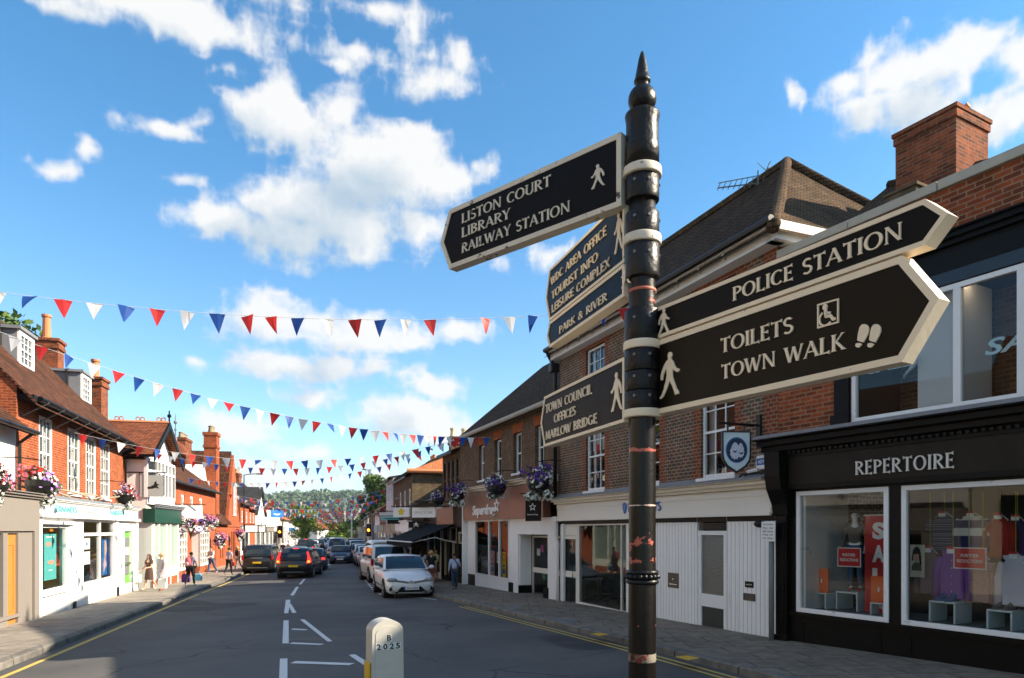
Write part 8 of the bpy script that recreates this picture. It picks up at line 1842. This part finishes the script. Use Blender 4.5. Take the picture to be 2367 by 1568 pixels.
_, hd_, J_ = person(374, 1364, 1278, 'fair-haired woman in a short lilac dress and sunglasses walking towards the camera', -.3, legs=(-.25, .32), arms=((-.1, .2, .2), (.15, .15, .25)), top='lilac_dress', dress=('lilac_dress', .62, .06, 1.12), hair='hair_blonde', hairlen=.06, shoes='leather_red')
bag('white carrier bag hanging from the hand of the woman in lilac', hd_['r'], 'white_card', .34, .40, .14)
r_, hd_, J_ = person(441, 1353, 1275, 'broad figure in black leggings with a red rucksack walking away', pi - .25, skin='skin_dark', legs=(.16, -.16), arms=((.05, .3, .15), (.0, .3, .15)), top='grey_violet', bottom=('black_cloth', 'long'), hair='hair_dark', shoes='white_card', wide=1.3)
bag('pale blue bag carried on the left by the rucksack wearer', hd_['l'] + Vector((0, 0, .04)), 'bag_blue', .30, .30, .14); bag('purple bag carried on the right by the rucksack wearer', hd_['r'] + Vector((0, 0, .04)), 'bag_purple', .34, .38, .16)
p = r_.location; t = thing('rucksack', 'red and pink rucksack on the back of the broad figure in black', 'rucksack', p, pi - .25); k = .9
mb = MB(); mb.ball((0, .20 * k, 1.22 * k), (.17 * k, .12 * k, .24 * k), 12); mb.build('main_pocket', 'rose_red', t, smooth=True); mb = MB(); mb.ball((0, .29 * k, 1.12 * k), (.12 * k, .06 * k, .12 * k), 10); mb.build('front_pocket', 'pale_pink', t, smooth=True)
_, hd_, J_ = person(489, 1325, 1262, 'man in a pale checked shirt and jeans walking towards the camera', -.4, legs=(.25, -.3), arms=((.2, .15, 1.3), (.3, .15, 1.2)), top='plaid_grey', sleeves='long', bottom=('jeans', 'long'), hair='hair_brown', shoes='grey_cloth', wide=1.05)
_, hd_, J_ = person(529, 1328, 1264, 'woman in a lilac top and black trousers walking away with a red bag', pi - .3, skin='skin_tan', legs=(.22, -.2), arms=((.05, .15, .2), (.4, .2, 1.5)), top='lilac_top', bottom=('black_cloth', 'long'), hair='hair_dark', hairlen=.05, shoes='black_cloth')
bag('red handbag of the woman in black trousers', hd_['l'] + Vector((-.05, 0, .25)), 'leather_red', .26, .24, .12)
person(549, 1319, 1260, 'fair-haired woman in pale shorts and a dark waistcoat beside the black off-roader', -.5, legs=(.2, -.3), arms=((.0, .15, .4), (.1, .15, .3)), top='black_cloth', sleeves='none', bottom=('cream_cloth', 'short'), hair='hair_blonde', hairlen=.2, shoes='cream_cloth')
r_, hd_, J_ = person(1051, 1361, 1281, 'man in a pale blue shirt and jeans walking away past the black shopfront', pi + .25, skin='skin_tan', legs=(.2, -.2), arms=((.0, .2, .2), (.05, .2, .2)), top='pale_shirt', sleeves='long', bottom=('dark_denim', 'long'), hair='hair_dark', shoes='black_cloth', wide=1.1)
h = r_.location; t = thing('shoulder_bag', 'dark strap and bag across the back of the man in the pale blue shirt', 'bag', h, pi + .25); mb = MB(); mb.tube([(.16, -.02, 1.32), (.02, .17, 1.1), (-.2, .12, .82)], .016, 6); mb.build('strap', 'black_cloth', t); mb = MB(); mb.box(-.26, -.16, -.12, .14, .62, .84); mb.build('pouch', 'black_cloth', t, bevel=.03)
person(1007, 1343, 1268, 'woman in a lime green top and dark skirt by the white shopfront', .2, skin='skin_tan', legs=(.2, -.15), top='lime_top', sleeves='none', dress=('olive_skirt', .50, .04, 1.02), hair='hair_brown', hairlen=.22, shoes='black_cloth')
person(997, 1358, 1271, 'fair-haired woman in a black top and rust skirt beside the white hatchback', pi + .2, legs=(.1, -.3), top='black_cloth', dress=('rust_skirt', .66, .05, 1.05), hair='hair_blonde', hairlen=.12, shoes='leather_red')
person(976, 1344, 1270, 'woman with long black hair and a white top behind the white hatchback', pi, skin='skin_tan', legs=(.1, -.1), top='white_cloth', bottom=('dark_denim', 'long'), hair='hair_dark', hairlen=.4)
for px, d, lab, tp_, bt in ((655, 60, 'person in a dark navy top on the far left pavement by the traffic light', 'dark_denim', 'jeans'), (667, 63, 'person in a cream top beside the one in navy', 'cream_cloth', 'dark_denim'), (635, 57, 'person in a yellowish top near the white gabled house', 'lime_top', 'jeans'), (610, 55, 'person in pink behind the black off-roader', 'rose_red', 'dark_denim'), (684, 78, 'person in a white shirt far up the left pavement', 'white_cloth', 'jeans'), (770, 96, 'person in red crossing at the far bend', 'crimson_knit', 'dark_denim')):
    figure('person', lab, (( px - CX) / FD * d, d, zg((px - CX) / FD * d, d) + KH), random.uniform(-.5, .5), 1.68, top=tp_, bottom=(bt, 'long'), hair='hair_brown', fingers=False)
for px, d, lab, tp_ in ((896, 47, 'dark figure by the white shopfronts on the right, nearer', 'black_cloth'), (906, 49, 'figure in dark blue by the white shopfronts on the right', 'dark_denim')):
    figure('person', lab, ((px - CX) / FD * d, d, zg((px - CX) / FD * d, d) + KH), pi, 1.7, top=tp_, bottom=('dark_denim', 'long'), hair='hair_dark', fingers=False)

# ================================================================== street furniture
p = gd(513, 1304, KH); t = thing('pavement_board', 'white A-shaped pavement board on the left footway by the terrace', 'sign', p, -.3)
for sg in (-1, 1): mb = MB(); mb.obox((0, sg * .16, .52), (.34, 0, 0), (0, .012, 0), (0, -sg * .13, .52)); pn = mb.build('panel', 'white_card', t)
mb = MB(); mb.box(-.2, .2, -.19, -.18, .62, .66); mb.box(-.16, .16, -.22, -.2, .5, .54); mb.build('faded_lettering', 'faded_grey', t)
def signal(px, d, lab, flip):
    X = (px - CX) / FD * d; z0 = zg(X, d); t = thing('traffic_light', lab, 'traffic light', (X, d, z0 + KH), 0, 'traffic lights showing amber'); sg = -1 if flip else 1
    mb = MB(); mb.tube([(sg * .32, .1, -.1), (sg * .32, .1, 3.0)], .06, 10); mb.build('post', 'grey_metal', t)
    mb = MB(); mb.box(-.24, .24, -.02, .02, 1.98, 3.08); mb.box(-.2, .38 * sg, .02, .14, 2.4, 2.5); b = mb.build('backing_board', 'black_iron', t); mb = MB(); frame(mb, -.26, .26, 1.96, 3.10, .03, -.03, .03); mb.build('white_border', 'white_card', t)
    mb = MB(); mb.box(-.15, .15, -.16, -.02, 2.05, 3.0); hd = mb.build('signal_head', 'black_wood', t, bevel=.02)
    for i, m in enumerate(('dark_glass', 'amber_lit', 'dark_glass')):
        z = 2.84 - .31 * i; mb = MB(); mb.extr(circ(0, z, .115, .115, 18), -.175, -.15); mb.build('lens', m, hd)
        mb = MB(); mb.mesh([(.125 * cos(a) , y, z + .125 * sin(a)) for y in (-.17, -.30) for a in [pi * q / 8 for q in range(9)]], [(q, q + 1, 10 + q, 9 + q) for q in range(8)]); mb.build('visor', 'black_wood', hd)
emis('amber_lit', (1, .30, .02), 3.0)
signal(648, 61, 'left traffic light showing amber, before the white gabled house', True); signal(853, 59, 'right traffic light showing amber, before the far shopfronts', False)
def column(px, d, ztop, arm, lab, mat='black_iron', r=.07):
    X = (px - CX) / FD * d; t = thing('lamp_column', lab, 'lamp post', (X, d, zg(X, d) + KH)); h = ztop - zg(X, d) - KH; mb = MB(); mb.lathe([(.1, -.1), (.1, 1.2), (r, 1.4), (r * .6, h)], 10); mb.build('column', mat, t)
    mb = MB(); mb.tube([(0, 0, h), (arm * .5, 0, h + .08), (arm, 0, h + .1)], .035, 6); mb.build('arm', mat, t); mb = MB(); mb.ball((arm + .3, 0, h + .1), (.38, .14, .07), 10); mb.build('lantern', 'grey_metal', t)
column(564, 58, CZ + (HY - 1097) / FD * 58, 1.0, 'slim lamp column with a flat lantern before the gabled hall'); column(846, 84, CZ + (HY - 1086) / FD * 84, -.5, 'tall thin column rising over the right-hand trees', r=.06)
X = (813 - CX) / FD * 100; t = thing('flagpole', 'white flagpole at the far end of the street', 'flagpole', (X, 100, zg(X, 100))); mb = MB(); mb.lathe([(.14, 0), (.11, 3), (.07, CZ + (HY - 1176) / FD * 100)], 10); mb.build('pole', 'white_card', t); mb = MB(); mb.ball((0, 0, CZ + (HY - 1175) / FD * 100), .12, 8); mb.build('finial', 'white_card', t); mb = MB(); mb.mesh([(0, 0, 5.2), (-.5, .05, 5.0), (-.6, 0, 4.3), (0, 0, 4.6)], [(0, 1, 2, 3)]); mb.build('flag', 'flag_white', t)
world()
def haze():
    mb = MB(); mb.box(-2600, 2400, -320, 2650, -12, 112); o = mb.build('haze', 'flag_white'); o.data.materials.clear()
    m = bpy.data.materials.new('air'); m.use_nodes = True; nt = m.node_tree; nt.nodes.remove(nt.nodes['Principled BSDF'])
    v = nd(nt, 'ShaderNodeVolumePrincipled'); v.inputs['Color'].default_value = (.82, .90, 1, 1); v.inputs['Density'].default_value = .00012; v.inputs['Anisotropy'].default_value = .2
    nt.links.new(v.outputs[0], nt.nodes['Material Output'].inputs['Volume']); o.data.materials.append(m); o['kind'] = 'stuff'; o['label'] = 'thin summer haze over the street and the far wooded hill'
haze()
